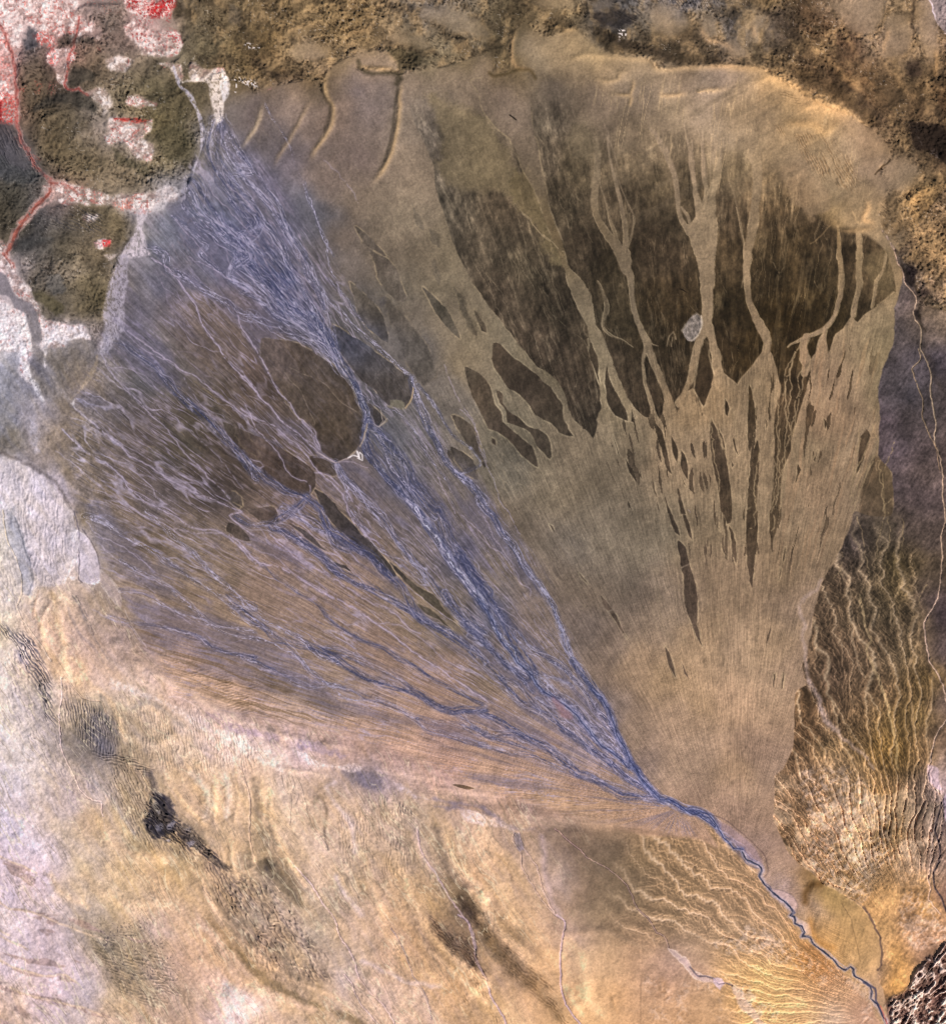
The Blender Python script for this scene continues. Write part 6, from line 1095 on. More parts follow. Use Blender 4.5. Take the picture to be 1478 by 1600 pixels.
# wind-moulded swells of the southern sands: crest light and flank shade painted into the colour
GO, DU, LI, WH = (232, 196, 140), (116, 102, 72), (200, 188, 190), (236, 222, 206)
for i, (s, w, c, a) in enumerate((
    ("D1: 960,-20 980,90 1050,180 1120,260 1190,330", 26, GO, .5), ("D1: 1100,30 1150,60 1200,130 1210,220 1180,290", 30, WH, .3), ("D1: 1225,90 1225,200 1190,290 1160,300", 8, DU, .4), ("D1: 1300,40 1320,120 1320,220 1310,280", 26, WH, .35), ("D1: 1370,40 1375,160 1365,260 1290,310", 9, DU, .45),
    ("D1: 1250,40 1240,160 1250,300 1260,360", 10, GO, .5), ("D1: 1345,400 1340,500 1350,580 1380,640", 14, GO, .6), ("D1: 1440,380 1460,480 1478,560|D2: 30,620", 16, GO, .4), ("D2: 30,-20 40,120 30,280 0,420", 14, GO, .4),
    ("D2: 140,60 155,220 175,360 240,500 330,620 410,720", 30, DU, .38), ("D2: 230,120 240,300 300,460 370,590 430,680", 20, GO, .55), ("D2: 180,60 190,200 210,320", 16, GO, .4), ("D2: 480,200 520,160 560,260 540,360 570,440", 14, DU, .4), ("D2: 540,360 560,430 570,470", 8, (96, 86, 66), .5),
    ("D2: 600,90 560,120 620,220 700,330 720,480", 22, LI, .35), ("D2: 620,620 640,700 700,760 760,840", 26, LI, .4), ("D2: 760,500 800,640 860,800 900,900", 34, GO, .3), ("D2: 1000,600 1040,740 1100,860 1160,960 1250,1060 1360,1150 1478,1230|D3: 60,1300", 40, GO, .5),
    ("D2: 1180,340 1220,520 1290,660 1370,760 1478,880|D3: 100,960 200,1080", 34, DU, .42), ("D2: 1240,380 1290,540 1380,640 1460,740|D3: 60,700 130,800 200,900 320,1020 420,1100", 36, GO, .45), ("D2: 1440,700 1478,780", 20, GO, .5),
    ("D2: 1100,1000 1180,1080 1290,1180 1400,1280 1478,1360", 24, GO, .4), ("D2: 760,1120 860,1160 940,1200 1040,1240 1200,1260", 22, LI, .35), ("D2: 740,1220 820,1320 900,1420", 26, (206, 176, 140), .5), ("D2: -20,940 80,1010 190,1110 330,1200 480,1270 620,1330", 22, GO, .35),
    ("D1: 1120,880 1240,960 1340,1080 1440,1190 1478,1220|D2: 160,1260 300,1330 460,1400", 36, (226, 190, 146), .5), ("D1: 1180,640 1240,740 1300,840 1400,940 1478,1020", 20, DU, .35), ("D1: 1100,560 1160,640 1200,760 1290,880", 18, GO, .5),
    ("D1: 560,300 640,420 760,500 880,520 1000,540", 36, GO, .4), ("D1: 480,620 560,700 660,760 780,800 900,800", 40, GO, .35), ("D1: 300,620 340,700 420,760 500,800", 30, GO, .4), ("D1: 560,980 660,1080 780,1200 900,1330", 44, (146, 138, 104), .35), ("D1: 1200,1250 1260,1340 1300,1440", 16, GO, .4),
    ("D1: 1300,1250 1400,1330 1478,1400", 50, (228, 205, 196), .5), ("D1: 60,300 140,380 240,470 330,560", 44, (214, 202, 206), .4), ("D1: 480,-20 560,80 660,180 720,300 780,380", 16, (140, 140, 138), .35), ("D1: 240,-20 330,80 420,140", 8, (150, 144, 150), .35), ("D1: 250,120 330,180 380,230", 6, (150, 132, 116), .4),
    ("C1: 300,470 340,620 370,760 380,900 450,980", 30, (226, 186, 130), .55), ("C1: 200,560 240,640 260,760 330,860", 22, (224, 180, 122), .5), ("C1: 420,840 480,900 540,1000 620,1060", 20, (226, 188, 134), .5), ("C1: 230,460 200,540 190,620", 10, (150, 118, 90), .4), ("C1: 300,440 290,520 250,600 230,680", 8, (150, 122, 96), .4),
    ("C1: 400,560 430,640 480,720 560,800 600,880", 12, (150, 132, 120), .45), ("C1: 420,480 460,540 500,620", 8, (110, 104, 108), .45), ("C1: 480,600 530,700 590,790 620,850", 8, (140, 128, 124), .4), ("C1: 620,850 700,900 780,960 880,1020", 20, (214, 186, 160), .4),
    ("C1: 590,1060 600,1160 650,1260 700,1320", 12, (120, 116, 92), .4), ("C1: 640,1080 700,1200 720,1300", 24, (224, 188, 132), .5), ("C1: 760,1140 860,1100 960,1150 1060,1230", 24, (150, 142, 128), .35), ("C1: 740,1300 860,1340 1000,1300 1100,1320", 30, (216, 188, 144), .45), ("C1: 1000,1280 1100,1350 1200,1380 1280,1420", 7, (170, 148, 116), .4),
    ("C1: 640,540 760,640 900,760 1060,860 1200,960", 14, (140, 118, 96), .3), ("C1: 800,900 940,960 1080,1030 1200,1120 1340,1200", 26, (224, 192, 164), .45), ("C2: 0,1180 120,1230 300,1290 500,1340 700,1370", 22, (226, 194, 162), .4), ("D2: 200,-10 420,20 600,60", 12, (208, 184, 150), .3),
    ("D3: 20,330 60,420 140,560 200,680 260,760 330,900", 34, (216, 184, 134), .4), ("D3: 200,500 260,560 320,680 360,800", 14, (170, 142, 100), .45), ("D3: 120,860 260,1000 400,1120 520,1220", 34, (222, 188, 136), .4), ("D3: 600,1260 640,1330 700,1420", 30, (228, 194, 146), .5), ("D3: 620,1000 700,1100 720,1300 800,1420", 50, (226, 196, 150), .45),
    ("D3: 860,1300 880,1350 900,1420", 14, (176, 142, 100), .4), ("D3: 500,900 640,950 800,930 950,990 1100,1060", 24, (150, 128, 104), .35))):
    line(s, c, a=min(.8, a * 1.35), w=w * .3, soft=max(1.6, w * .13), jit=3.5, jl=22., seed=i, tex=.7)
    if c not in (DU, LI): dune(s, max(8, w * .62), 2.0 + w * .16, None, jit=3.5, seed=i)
# brown spindles in the far lower left
for i, s in enumerate(("D1: 0,510 100,550 200,600 220,625 100,580 0,540", "D1: 200,860 280,850 340,880 330,905 260,890", "D1: 400,860 480,880 560,920 600,950 500,930 420,890", "D1: 0,1050 60,1070 160,1100 280,1105 380,1150 250,1140 150,1115 50,1090", "D1: 0,1110 100,1150 240,1190 380,1200 440,1240 340,1220 200,1200 80,1170",
                       "D1: 0,1230 60,1270 180,1310 160,1320 60,1290 0,1270", "D1: 120,1300 300,1320 400,1360 380,1380 240,1340", "D1: 400,1360 540,1400 640,1440 560,1430 440,1390", "D1: 75,1380 110,1365 170,1420 160,1445 100,1420", "D1: 0,1440 60,1470 20,1490", "D1: 220,930 300,930 330,960 280,970", "D1: 430,1105 500,1130 460,1130", "D1: 40,560 130,570 210,640 180,680 120,640 60,600", "D1: 80,815 200,840 330,850 280,840 150,815", "D1: 740,975 850,1000 800,1010", "D1: 250,1030 380,1090 300,1060")):
    poly(s, (158, 132, 116), a=.75, soft=1.6, jit=3, warp=2.5, seed=i, brk=.3)
for s in ("D1: 0,505 120,560 210,605", "D1: 0,780 60,810 180,830 300,870 420,925 520,960 620,990", "D1: 0,930 60,965", "D1: 0,1110 120,1160 250,1195 380,1195 440,1235", "D1: 60,1270 200,1320 340,1345 440,1370 560,1410 680,1470", "D1: 0,960 80,1010 160,1050"):
    line(s, (222, 192, 145), a=.6, w=3, jit=3, tex=.5, soft=1.4); dune(s, 6, 2.0)
# scattered dark specks of scrub
t = soft("D1: 540,900 800,880 960,1000 1040,1200 900,1300 700,1180 560,1100", 14, 10) * ss(.76, .84, vn(X / 2.6, Y / 2.6, 5)) * .6
COL = COL * (1 - t[..., None]) + c3((88, 80, 70)) * t[..., None]
# ---- oval plateau beside the river
PO = "D4: 650,680 670,655 720,635 770,670 850,700 930,750 990,800 1040,870 1080,960 1100,1020 1110,1100 1080,1150 1080,1210 1060,1240 980,1200 940,1140 880,1110 820,1040 740,1000 700,960 690,860 670,770"
sl, sd, m_ = poly(PO, None, soft=1.5, jit=2, zone='plateau')
n = fbm((X[sl] + .25 * Y[sl]) / 3, Y[sl] / 40, 3, 3) - .5
H[sl] += 5.0 * ss(-1, 20, sd + 2 * (fbm(X[sl] / 14, Y[sl] / 14, 1, 3) - .5)) + n * .8 * ss(0, 4, sd)
line("D4: 662,770 665,715 695,672 750,668", (100, 72, 36), a=.75, w=11, soft=4, jit=2); line("D4: 675,770 690,860 705,940", (176, 134, 84), a=.3, w=7, soft=6, jit=2)  # shade on the upper left rim, painted into the ground colour
line("D4: 690,880 710,960 750,1000 820,1030", (176, 126, 62), a=.5, w=8, soft=5, jit=2)
line("D4: 870,780 920,860 940,950 960,1030 975,1110", (112, 92, 66), a=.6, w=1.5, jit=1.5); line("D4: 770,670 850,705 930,755 990,805 1050,880 1090,980 1105,1050", (215, 180, 130), a=.6, w=3, jit=2.5, tex=.5)
line("D4: 1000,800 1040,860 1085,960 1105,1060 1100,1130 1080,1160", (80, 66, 66), a=.7, w=3.5, jit=2.5, tex=.6); line("D4: 560,470 600,500 630,560 700,600 770,660 850,700 930,750 1000,800", (150, 122, 90), a=.5, w=3, jit=3)
# ---- rugged ground: badlands and the mountains of the lower right corner
BAD = soft("D4: 660,0 900,0 1000,60 1100,200 1180,300 1180,420 1130,560 1040,640 1000,780 900,720 760,640 640,440 680,300 640,200", 8, 10, 4) * .75
BAD = np.maximum(BAD, soft("D4: 340,900 440,950 560,1000 700,1100 800,1200 760,1240 600,1160 420,1080 300,1060 200,1080 120,1020 200,980", 6, 8, 3) * .75)
BAD = np.maximum(BAD, soft("D4: 1210,740 1300,700 1400,800 1478,900 1478,1000 1300,1050 1200,900", 6, 8, 3) * .8); BAD = np.maximum(BAD, soft("D4: 240,1250 330,1270 420,1350 520,1390 500,1478 400,1440 330,1380", 5, 6, 3) * .8); BAD = np.maximum(BAD, soft("D4: 780,1100 860,1170 980,1230 1040,1330 1050,1478 980,1478 990,1340 900,1250 800,1180", 4, 5, 3) * .8)
BAD = np.maximum(BAD, soft("D4: -60,1240 120,1260 180,1350 150,1478 -60,1478|D3: 1050,1250 1150,1200 1250,1400 1200,1478 1100,1400|D3: 1350,1280 1478,1300 1478,1478 1330,1478", 6, 9, 3) * .6); BAD = np.maximum(BAD, soft("D4: 1180,440 1280,420 1360,600 1380,720 1280,720 1200,640", 8, 8, 3) * .3)
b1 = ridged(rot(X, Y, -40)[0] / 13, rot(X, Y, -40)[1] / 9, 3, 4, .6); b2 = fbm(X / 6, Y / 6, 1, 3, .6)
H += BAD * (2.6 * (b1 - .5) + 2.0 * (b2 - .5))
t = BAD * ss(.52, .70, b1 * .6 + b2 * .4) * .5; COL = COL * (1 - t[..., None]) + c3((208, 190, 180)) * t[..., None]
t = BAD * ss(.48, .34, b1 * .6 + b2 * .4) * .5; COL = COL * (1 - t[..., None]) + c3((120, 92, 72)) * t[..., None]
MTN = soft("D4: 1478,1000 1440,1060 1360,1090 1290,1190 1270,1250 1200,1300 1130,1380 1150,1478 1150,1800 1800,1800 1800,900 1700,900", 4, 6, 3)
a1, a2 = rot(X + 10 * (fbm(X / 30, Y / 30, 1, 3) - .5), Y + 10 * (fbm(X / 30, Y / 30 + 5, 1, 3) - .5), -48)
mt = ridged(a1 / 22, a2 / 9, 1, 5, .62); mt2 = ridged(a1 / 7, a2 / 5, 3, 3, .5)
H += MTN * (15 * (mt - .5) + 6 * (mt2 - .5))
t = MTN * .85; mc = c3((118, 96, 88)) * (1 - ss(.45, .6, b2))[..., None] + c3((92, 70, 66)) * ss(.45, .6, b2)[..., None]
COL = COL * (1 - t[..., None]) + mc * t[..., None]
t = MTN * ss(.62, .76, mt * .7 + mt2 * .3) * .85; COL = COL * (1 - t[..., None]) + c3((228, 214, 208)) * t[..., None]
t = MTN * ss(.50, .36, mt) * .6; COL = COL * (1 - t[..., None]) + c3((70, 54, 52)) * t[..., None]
# dark rubbly spots
for s, c, a in (("F:1420,195 1440,190 1478,205 1500,230 1500,260 1478,255 1455,240 1430,232 1418,215", (40, 30, 24), .85), ("B4: 1240,50 1290,60 1310,100 1280,170 1250,150 1235,100", (34, 26, 28), .85), ("B4: 1280,300 1330,310 1330,370 1300,360", (48, 38, 40), .8), ("B4: 1340,180 1380,200 1350,260 1320,220", (62, 48, 48), .6), ("B4: 1350,560 1410,580 1440,640 1380,600", (60, 52, 60), .6),
                ("A1: 380,430 440,390 530,400 550,450 470,480 400,490", (66, 62, 54), .6), ("A1: 360,540 440,530 520,550 560,640 480,640 400,590 300,600 180,640 240,590", (62, 58, 52), .65), ("A1: 150,250 170,160 210,190 220,240 200,280 160,290", (60, 62, 70), .7), ("A1: 340,240 400,200 540,220 550,260 450,250 380,270 350,280", (64, 58, 50), .6), ("A1: 660,860 720,900 840,940 880,960 850,1010 760,970 680,930", (74, 68, 46), .5),
                ("A1: 880,800 1000,730 1100,760 1130,860 1080,960 960,900", (78, 72, 50), .4), ("A1: 80,1400 200,1370 300,1380 160,1440 90,1478", (62, 62, 60), .6), ("A1: 0,900 120,980 260,1000 180,1060 0,1040", (70, 74, 76), .5), ("A2: 900,280 1000,280 1080,320 1090,370 1000,410 960,400 940,340", (70, 62, 42), .65), ("A2: 0,20 60,60 40,130 0,120", (98, 88, 76), .5), ("A3: 760,80 880,50 1010,90 980,150 880,150 800,140", (50, 46, 48), .7),
                ("A3: 760,150 860,180 1000,240 1200,300 1478,330 1478,370 1200,350 1000,310 850,290 780,220", (66, 54, 36), .5), ("A4: 1240,360 1330,350 1330,440 1260,430", (60, 46, 38), .6), ("A4: 560,380 700,400 860,500 960,570 1100,700 1180,760 1050,720 860,600 680,500", (76, 60, 40), .5), ("D3: -10,-10 -9,-9 -8,-10", (0, 0, 0), 0), ("F:592,470 600,466 604,474 596,476", (90, 86, 90), .5),
                ("D2: 190,530 240,540 250,580 210,590", (62, 58, 44), .7), ("D3: 1150,1210 1190,1230 1180,1300 1140,1250", (140, 110, 80), .6), ("B1: 280,110 350,120 380,200 320,230 270,180", (98, 96, 94), .6), ("B1: 200,210 300,230 380,300 330,340 250,300", (88, 80, 50), .6)):
    poly(s, c, a=a, soft=4, warp=8, jit=3)
for s in ("A3: 850,175 860,240 868,200", "A3: 285,665 320,690"):
    line(s, (30, 24, 18), a=.8, w=2.4, jit=1)
# crust along the southern margin of the fan
for s, c, a, sc in (("C1: 640,960 740,1000 820,1040 900,1060 980,1095 1060,1150 1150,1190 1260,1230 1360,1280 1440,1340 1430,1390 1340,1330 1240,1290 1140,1240 1040,1180 940,1120 860,1080 760,1050 660,1010", (232, 212, 198), .7, 3),
                 ("C1: 1300,1220 1400,1270 1478,1300|C2: 100,1290 130,1360 220,1380 290,1440 300,1500 200,1470 100,1400 0,1360 -60,1320", (238, 220, 204), .85, 2.6), ("C2: 360,1370 440,1390 520,1440 640,1450 760,1470 700,1500 560,1490 420,1440", (234, 218, 206), .75, 2.6),
                 ("D3: -20,230 60,230 150,270 230,300 300,340 310,370 220,350 120,330 20,290", (226, 206, 196), .7, 3), ("D2: 940,80 1060,150 1180,180 1190,200 1060,170 980,120", (205, 195, 205), .6, 2.6), ("D2: 1340,250 1478,270 1478,310 1400,300", (226, 206, 200), .6, 3)):
    wash(s, c, a, 3, 8, sc, .5)
for s, c, a in (("C1: 1180,1150 1300,1190 1478,1270 1478,1310 1300,1240 1200,1200", (170, 145, 150), .55), ("C2: 0,1230 80,1240 200,1270 300,1300 280,1320 120,1290 0,1260", (168, 145, 155), .5), ("C2: 380,1310 460,1310 560,1350 680,1400 640,1420 520,1400 420,1370", (150, 135, 155), .55), ("C2: 1478,1150 1200,1200 1280,1250 1478,1290", (150, 132, 140), .0)):
    poly(s, c, a=a, soft=3, warp=7, jit=3, brk=.35)
# dark incised course down the right edge, shade of the spurs along the top painted in dark
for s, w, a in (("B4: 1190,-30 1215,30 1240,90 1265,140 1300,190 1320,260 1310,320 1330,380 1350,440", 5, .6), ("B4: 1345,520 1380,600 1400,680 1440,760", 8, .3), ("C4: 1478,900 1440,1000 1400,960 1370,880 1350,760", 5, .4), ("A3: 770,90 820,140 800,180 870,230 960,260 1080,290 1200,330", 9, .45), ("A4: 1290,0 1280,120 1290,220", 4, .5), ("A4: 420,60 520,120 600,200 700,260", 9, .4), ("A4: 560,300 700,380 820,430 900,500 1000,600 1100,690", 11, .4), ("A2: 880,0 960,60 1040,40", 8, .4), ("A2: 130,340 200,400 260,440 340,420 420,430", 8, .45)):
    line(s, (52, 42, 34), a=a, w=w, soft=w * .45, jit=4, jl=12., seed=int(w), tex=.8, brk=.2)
for s, w, h in (("A4: 600,120 700,260 800,340 900,450 1040,560", 12, 8), ("A4: 860,60 900,220 980,340", 10, 7), ("A3: 500,120 600,170 700,180", 9, 6), ("A4: 1050,250 1130,380 1230,500 1300,600", 12, 8), ("A2: 250,200 400,140 560,160", 12, 6), ("A2: 620,200 760,180 860,140", 10, 6)):
    dune(s, w, h, (196, 156, 102), .35, jit=5, seed=int(w))
# zones
ZONE[(NORTH > .5) & (ZONE == 0)] = Z['dunes']
ZONE[(WHILL + WH2 + WH3 > .5) & (ZONE == 0)] = Z['hills']
ZONE[(RM > .5) & (ZONE == 0)] = Z['gullies']; ZONE[(SM * ss(930, 1040, X) > .5) & (ZONE == 0)] = Z['gullies']
ZONE[MTN > .5] = Z['mountains']; ZONE[(BAD > .35) & (ZONE == Z['gullies'])] = Z['hills']
ZONE[(OAS > .5) & (~ZV)] = Z['salt']; ZONE[ZV] = Z['vegetation']
# ---------------------------------------------------------------- overall relief, small-scale variation
lum = (COL @ np.array((.3, .59, .11), np.float32))[..., None]
COL = lum + (COL - lum) * (.81 + .05 * ss(1050, 1200, Y) + .05 * ss(1050, 1250, X))[..., None]
# regional tint of the ground: iron-rich sand in the south, paler salt in the west
TINT = field("""
50 50 106 104 104  200 200 100 100 100  50 600 102 102 104  40 800 108 107 108  40 1000 112 110 108  200 1100 110 107 104  60 1300 108 106 106  200 1300 112 107 104  400 1300 112 107 104  600 1300 112 107 105
60 1550 109 107 107  250 1550 113 107 106  450 1500 114 108 106  650 1500 114 107 102  800 1350 115 108 102  850 1500 116 109 104  1000 1560 120 113 108  1200 1560 120 115 110  1300 1500 118 110 102
1100 1420 109 106 105  1000 1350 104 101 99  1200 1400 111 107 106  1320 1300 112 106 102  1400 1420 114 107 102  1320 1350 115 112 110  1400 1250 108 104 100  1460 1300 106 103 103
1350 1000 99 97 98  1350 850 96 94 95  1430 600 96 96 90  1450 800 100 97 92  1400 1150 102 99 97  1100 1100 110 107 107  1150 1000 106 104 103  1050 1200 110 107 108  1180 1200 110 107 107  1150 900 102 99 97  950 850 88 90 94  850 950 94 94 96  820 720 91 93 95  900 700 93 94 96  840 620 91 93 94  1300 650 103 99 97  1100 700 102 99 97
600 200 101 99 99  850 200 94 92 90  1000 150 107 104 102  1130 140 108 104 102  1250 180 112 107 102  1300 300 107 103 100  1200 30 104 102 100  900 40 104 102 99  600 50 107 104 101  400 60 103 101 99  1420 100 106 102 100  1440 350 106 102 99
600 400 98 97 97  300 450 98 97 99  400 600 97 96 97  300 700 96 95 97  500 900 100 97 99  300 900 99 97 97  300 1000 104 100 99  600 1180 108 103 101  500 1050 99 97 98  850 1250 106 102 100  700 600 98 97 97  700 800 97 96 98
""", 1) * 2.55
COL = COL * TINT * np.array((1.012, .996, 1.0), np.float32)
SWB = ss(1000, 1120, Y + .30 * (500 - X)) * (1 - ss(840, 960, X)) * (1 - WMASK)
COL = COL + SWB[..., None] * np.array((.004, -.010, .022), np.float32)
SWM = ss(930, 1080, Y + .30 * (500 - X)) * (1 - ss(780, 1000, X + .25 * (Y - 1300))) * (1 - WMASK) * (1 - CB)
WST = ss(240, 120, X + .10 * (Y - 700)) * ss(430, 560, Y) * (1 - CB)
SWO = SWM.copy(); SWM = np.maximum(SWM, WST)
sx, sy = rot(X + 16 * (fbm(X / 50, Y / 50, 1, 3) - .5), Y + 16 * (fbm(X / 50, Y / 50, 2, 3) - .5), 58)
h1 = fbm(sx / 46, sy / 13, 2, 5, .6) - .5; h2 = fbm(X / 16, Y / 16, 4, 5, .62) - .5
lum = (COL @ np.array((.3, .59, .11), np.float32))[..., None]
COL = COL + (lum - COL) * (SWM * .16)[..., None]
COL = COL + (SWM * (.13 * h1 + .04 * h2))[..., None] * np.array((.30, .12, -.42), np.float32) * 1.3
COL *= (1 + (SWM * (.24 * (fbm(sx / 34 + 9, sy / 8, 3, 5, .6) - .5) + .14 * (fbm(X / 7, Y / 7, 1, 4, .65) - .5)))[..., None])
COL *= (1 + RM * (.7 * (fbm(X / 26, Y / 26, 3, 5, .6) - .5) + .45 * (fbm(X / 4.5, Y / 4.5, 1, 3, .6) - .5)))[..., None]
COL *= (1 + WST * (.26 * (fbm(X / 5, Y / 8, 1, 4, .65) - .5) + .2 * (fbm(X / 22, Y / 34, 2, 4, .6) - .5)))[..., None]
fl = 1 - np.abs(2 * fbm(sx / 60, sy / 7.5, 5, 3, .5) - 1)
t = SWO * ss(.88, .99, fl) * ss(.42, .6, fbm(X / 45, Y / 45, 3, 3)) * .34
COL = COL * (1 - t[..., None]) + c3((128, 112, 96)) * t[..., None]
fl2 = 1 - np.abs(2 * fbm(sx / 50 + 30, sy / 9 + 11, 2, 3, .5) - 1)
t2 = SWO * ss(.90, .99, fl2) * ss(.42, .6, fbm(X / 45 + 9, Y / 45, 1, 3)) * .42
COL = COL * (1 - t2[..., None]) + c3((238, 220, 188)) * t2[..., None]
H += 1.2 * t2 - 1.2 * t
COL *= (1 + .26 * (fbm(X / 14, Y / 14, 0, 4, .6) - .5) + .16 * (fbm(X / 2.6, Y / 2.6, 3, 2) - .5))[..., None]
SMOOTH = 1 - np.clip(CB + OAS + MTN, 0, 1)
H += SMOOTH * (1 - .8 * SWM) * (1.1 * (fbm(X / 11, Y / 11, 2, 4, .6) - .5) + .6 * (fbm(X / 2.8, Y / 2.8, 4, 2) - .5))
H += SWM * (1.0 * (fbm(sx / 26, sy / 6, 3, 4, .6) - .5) + 1.6 * (fbm(X / 5, Y / 5, 1, 3, .6) - .5))
SB = SMOOTH * ss(1020, 1200, Y + .35 * (400 - X)) * (X < 1000) * (1 - WMASK)
H += WST * (1.3 * (fbm(X / 7, Y / 9, 1, 4, .65) - .5))
H += RM * (1.8 * (fbm(rot(X, Y, -55)[0] / 9, rot(X, Y, -55)[1] / 3.2, 2, 4, .6) - .5))
H += SB * 4 * (fbm(X / 40, Y / 60, 1, 4, .5) - .5)
H += .006 * np.maximum(0, Y - 700) + .02 * np.maximum(0, np.minimum(400, X - 1000)) * ss(1100, 1600, Y)
COL = np.clip(COL, .01, .99)
lum = (COL @ np.array((.3, .59, .11), np.float32))[..., None]
COL = COL * ((lum + .55 * lum * (1 - lum) * (lum - .45)) / lum)
COL = np.clip(COL, .01, .97)
ALB = np.where(COL <= .04045, COL / 12.92, ((COL + .055) / 1.055) ** 2.4) / KRGB
ALB = np.clip(ALB, .004, .88).astype(np.float32)

# ---------------------------------------------------------------- materials
def earth_material(name, rough=.95, spec=.12, grain=.10):
    m = bpy.data.materials.new(name)
    m.use_nodes = True
    t = m.node_tree; b = t.nodes['Principled BSDF']
    at = t.nodes.new('ShaderNodeAttribute'); at.attribute_name = 'earth'
    tc = t.nodes.new('ShaderNodeTexCoord')
    nz = t.nodes.new('ShaderNodeTexNoise'); nz.inputs['Scale'].default_value = 14.0; nz.inputs['Detail'].default_value = 3.0; nz.inputs['Roughness'].default_value = .7
    mr = t.nodes.new('ShaderNodeMapRange'); mr.inputs[1].default_value = .3; mr.inputs[2].default_value = .7; mr.inputs[3].default_value = 1 - grain; mr.inputs[4].default_value = 1 + grain
    mx = t.nodes.new('ShaderNodeMix'); mx.data_type = 'RGBA'; mx.blend_type = 'MULTIPLY'; mx.inputs[0].default_value = 1.0
    t.links.new(tc.outputs['Object'], nz.inputs['Vector']); t.links.new(nz.outputs['Fac'], mr.inputs[0])
    t.links.new(at.outputs['Color'], mx.inputs[6]); t.links.new(mr.outputs[0], mx.inputs[7])
    t.links.new(mx.outputs[2], b.inputs['Base Color'])
    b.inputs['Roughness'].default_value = rough
    b.inputs['Specular IOR Level'].default_value = spec
    return m
MAT = {'river': earth_material('river_bed', .8, .2, .06)}
earth = earth_material('earth')

# ---------------------------------------------------------------- one mesh per kind of ground, sharing their borders without gaps
PX = (X - MW / 2) * S; PY = (MH / 2 - Y) * S; PZ = H * S
# tidy the kinds: a face takes the kind of its upper left corner
FZ = ZONE[:-1, :-1]
vid = np.arange(NX * NY).reshape(NY, NX)
q = np.stack([vid[:-1, :-1], vid[1:, :-1], vid[1:, 1:], vid[:-1, 1:]], -1).reshape(-1, 4)
fz = FZ.reshape(-1)
CO = np.stack([PX, PY, PZ], -1).reshape(-1, 3).astype(np.float32)
CA = np.concatenate([ALB.reshape(-1, 3), np.ones((NX * NY, 1), np.float32)], 1).astype(np.float32)
# the red growth is split into the patches one can tell apart
XF = X[:-1, :-1].reshape(-1); YF = Y[:-1, :-1].reshape(-1)
fz = fz.astype(np.int16)
veg = fz == 5
fz[veg & (XF > 190) & (XF < 300) & (YF < 100)] = 20
fz[veg & (XF > 150) & (XF < 250) & (YF > 130) & (YF < 262)] = 21
fz[veg & (XF > 125) & (XF < 190) & (YF > 355) & (YF < 405)] = 22
fz[veg & (XF > 84) & (YF > 262) & (YF < 350)] = 23
fz[veg & (YF > 405)] = 24
INFO = {
    0: ('ground', 'structure', 'pale tan gravel and sand of the great fan and the desert plain around it', 'ground'),
    1: ('river', 'structure', 'blue braided river running from the lower right corner up into the fan', 'river'),
    2: ('hills', 'structure', 'olive brown hummocky dune hills between the white and red flats at upper left', 'hills'),
    3: ('dunes', 'structure', 'rough golden brown dune field along the top edge with thin sand ridges', 'dunes'),
    4: ('mountains', 'structure', 'jagged dark and white mountains in the lower right corner', 'mountains'),
    5: ('vegetation', 'stuff', 'red growth lining the winding valley down the left edge', 'vegetation'),
    6: ('gravel_terrace', 'structure', 'dark brown gravel terraces cut by pale channels on the upper right lobe', 'terrace'),
    7: ('gullied_slope', 'structure', 'brown slopes with branching pale gullies at right and lower right', 'slope'),
    8: ('streams', 'structure', 'thin pale streams winding over the southern sands and down the right edge', 'streams'),
    9: ('plateau', 'structure', 'oval golden plateau beside the river near the lower right corner', 'plateau'),
    10: ('salt_flat', 'structure', 'white and lilac salt flats down the left side', 'salt flat'),
    20: ('vegetation', 'stuff', 'brightest red growth on the white flat cut by the top edge', 'vegetation'),
    21: ('vegetation', 'stuff', 'red line and specks along the white basin inside the round dune hill', 'vegetation'),
    22: ('vegetation', 'stuff', 'small lone red patch on a pink spot inside the lower dune hill', 'vegetation'),
    23: ('vegetation', 'stuff', 'faint salmon growth on the pink band between the two dune hills', 'vegetation'),
    24: ('vegetation', 'stuff', 'reddish specks on the white banks of the grey channel at left', 'vegetation')}
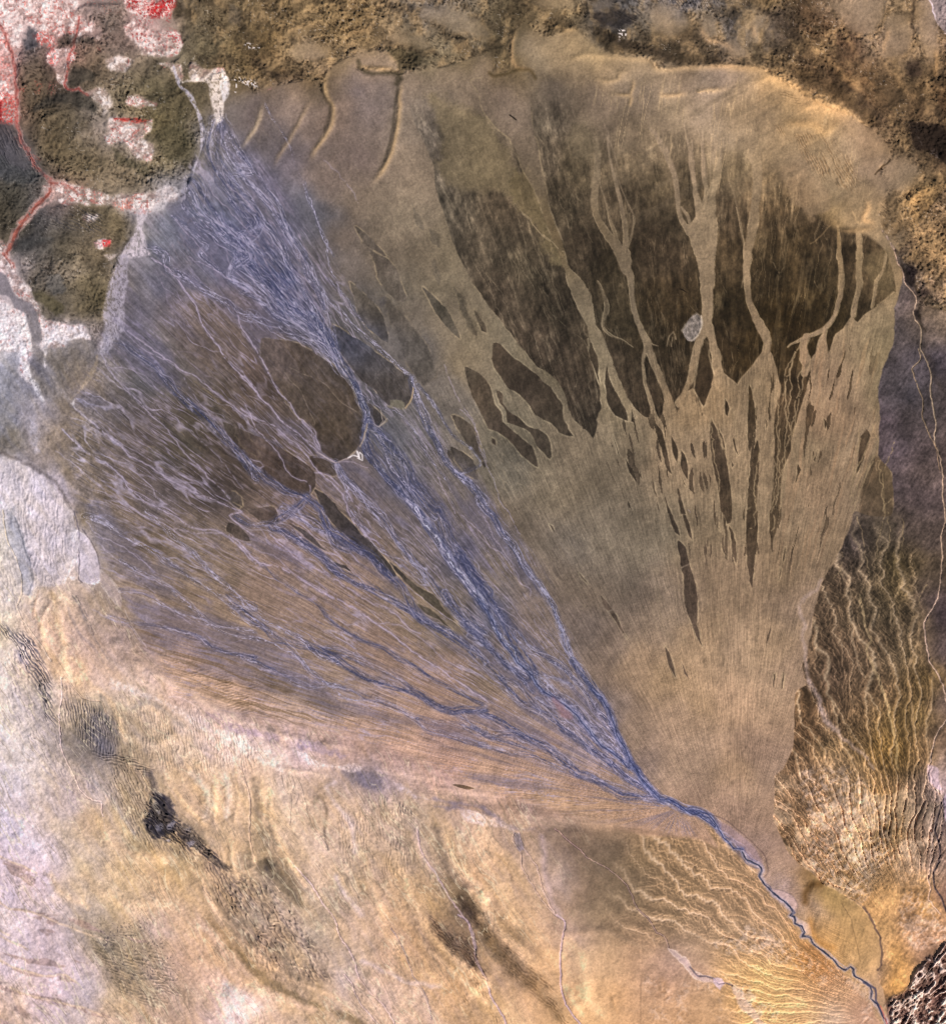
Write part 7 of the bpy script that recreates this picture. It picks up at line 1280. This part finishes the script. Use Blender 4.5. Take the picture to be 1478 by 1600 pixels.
for k, (name, kind, label, cat) in INFO.items():
    f = q[fz == k]
    if len(f) == 0: continue
    used = np.zeros(NX * NY, bool); used[f.ravel()] = True
    remap = np.cumsum(used) - 1
    me = bpy.data.meshes.new(name)
    co = CO[used]; f2 = remap[f].astype(np.int32)
    me.vertices.add(len(co)); me.vertices.foreach_set('co', co.ravel())
    me.loops.add(f2.size); me.loops.foreach_set('vertex_index', f2.ravel())
    me.polygons.add(len(f2)); me.polygons.foreach_set('loop_start', np.arange(0, f2.size, 4, dtype=np.int32))
    me.update(calc_edges=True)
    at = me.attributes.new('earth', 'FLOAT_COLOR', 'POINT'); at.data.foreach_set('color', CA[used].ravel())
    me.materials.append(MAT.get(name, earth))
    o = bpy.data.objects.new(name, me); scn.collection.objects.link(o)
    o['kind'] = kind
    if label: o['label'] = label
    if cat: o['category'] = cat

# ---------------------------------------------------------------- the desert beyond the map, to the horizon
def far_material():
    m = bpy.data.materials.new('far_desert'); m.use_nodes = True
    t = m.node_tree; b = t.nodes['Principled BSDF']
    tc = t.nodes.new('ShaderNodeTexCoord'); nz = t.nodes.new('ShaderNodeTexNoise'); nz.inputs['Scale'].default_value = .12; nz.inputs['Detail'].default_value = 9
    cr = t.nodes.new('ShaderNodeValToRGB'); cr.color_ramp.elements[0].position = .3; cr.color_ramp.elements[1].position = .7
    cr.color_ramp.elements[0].color = (.16, .125, .075, 1); cr.color_ramp.elements[1].color = (.50, .38, .25, 1)
    t.links.new(tc.outputs['Object'], nz.inputs['Vector']); t.links.new(nz.outputs['Fac'], cr.inputs[0]); t.links.new(cr.outputs[0], b.inputs['Base Color'])
    b.inputs['Roughness'].default_value = .95; b.inputs['Specular IOR Level'].default_value = .1
    return m
x0, x1, y0, y1 = float(PX.min()), float(PX.max()), float(PY.min()), float(PY.max())
B = 2500.0
vs = [(x0 + .03, y0 + .03, -.3), (x1 - .03, y0 + .03, -.3), (x1 - .03, y1 - .03, -.3), (x0 + .03, y1 - .03, -.3), (-B, -B, -.3), (B, -B, -.3), (B, B, -.3), (-B, B, -.3)]
me = bpy.data.meshes.new('plain'); me.from_pydata(vs, [], [(4, 5, 1, 0), (5, 6, 2, 1), (6, 7, 3, 2), (7, 4, 0, 3)]); me.update()
me.materials.append(far_material())
o = bpy.data.objects.new('plain', me); scn.collection.objects.link(o); o['kind'] = 'structure'
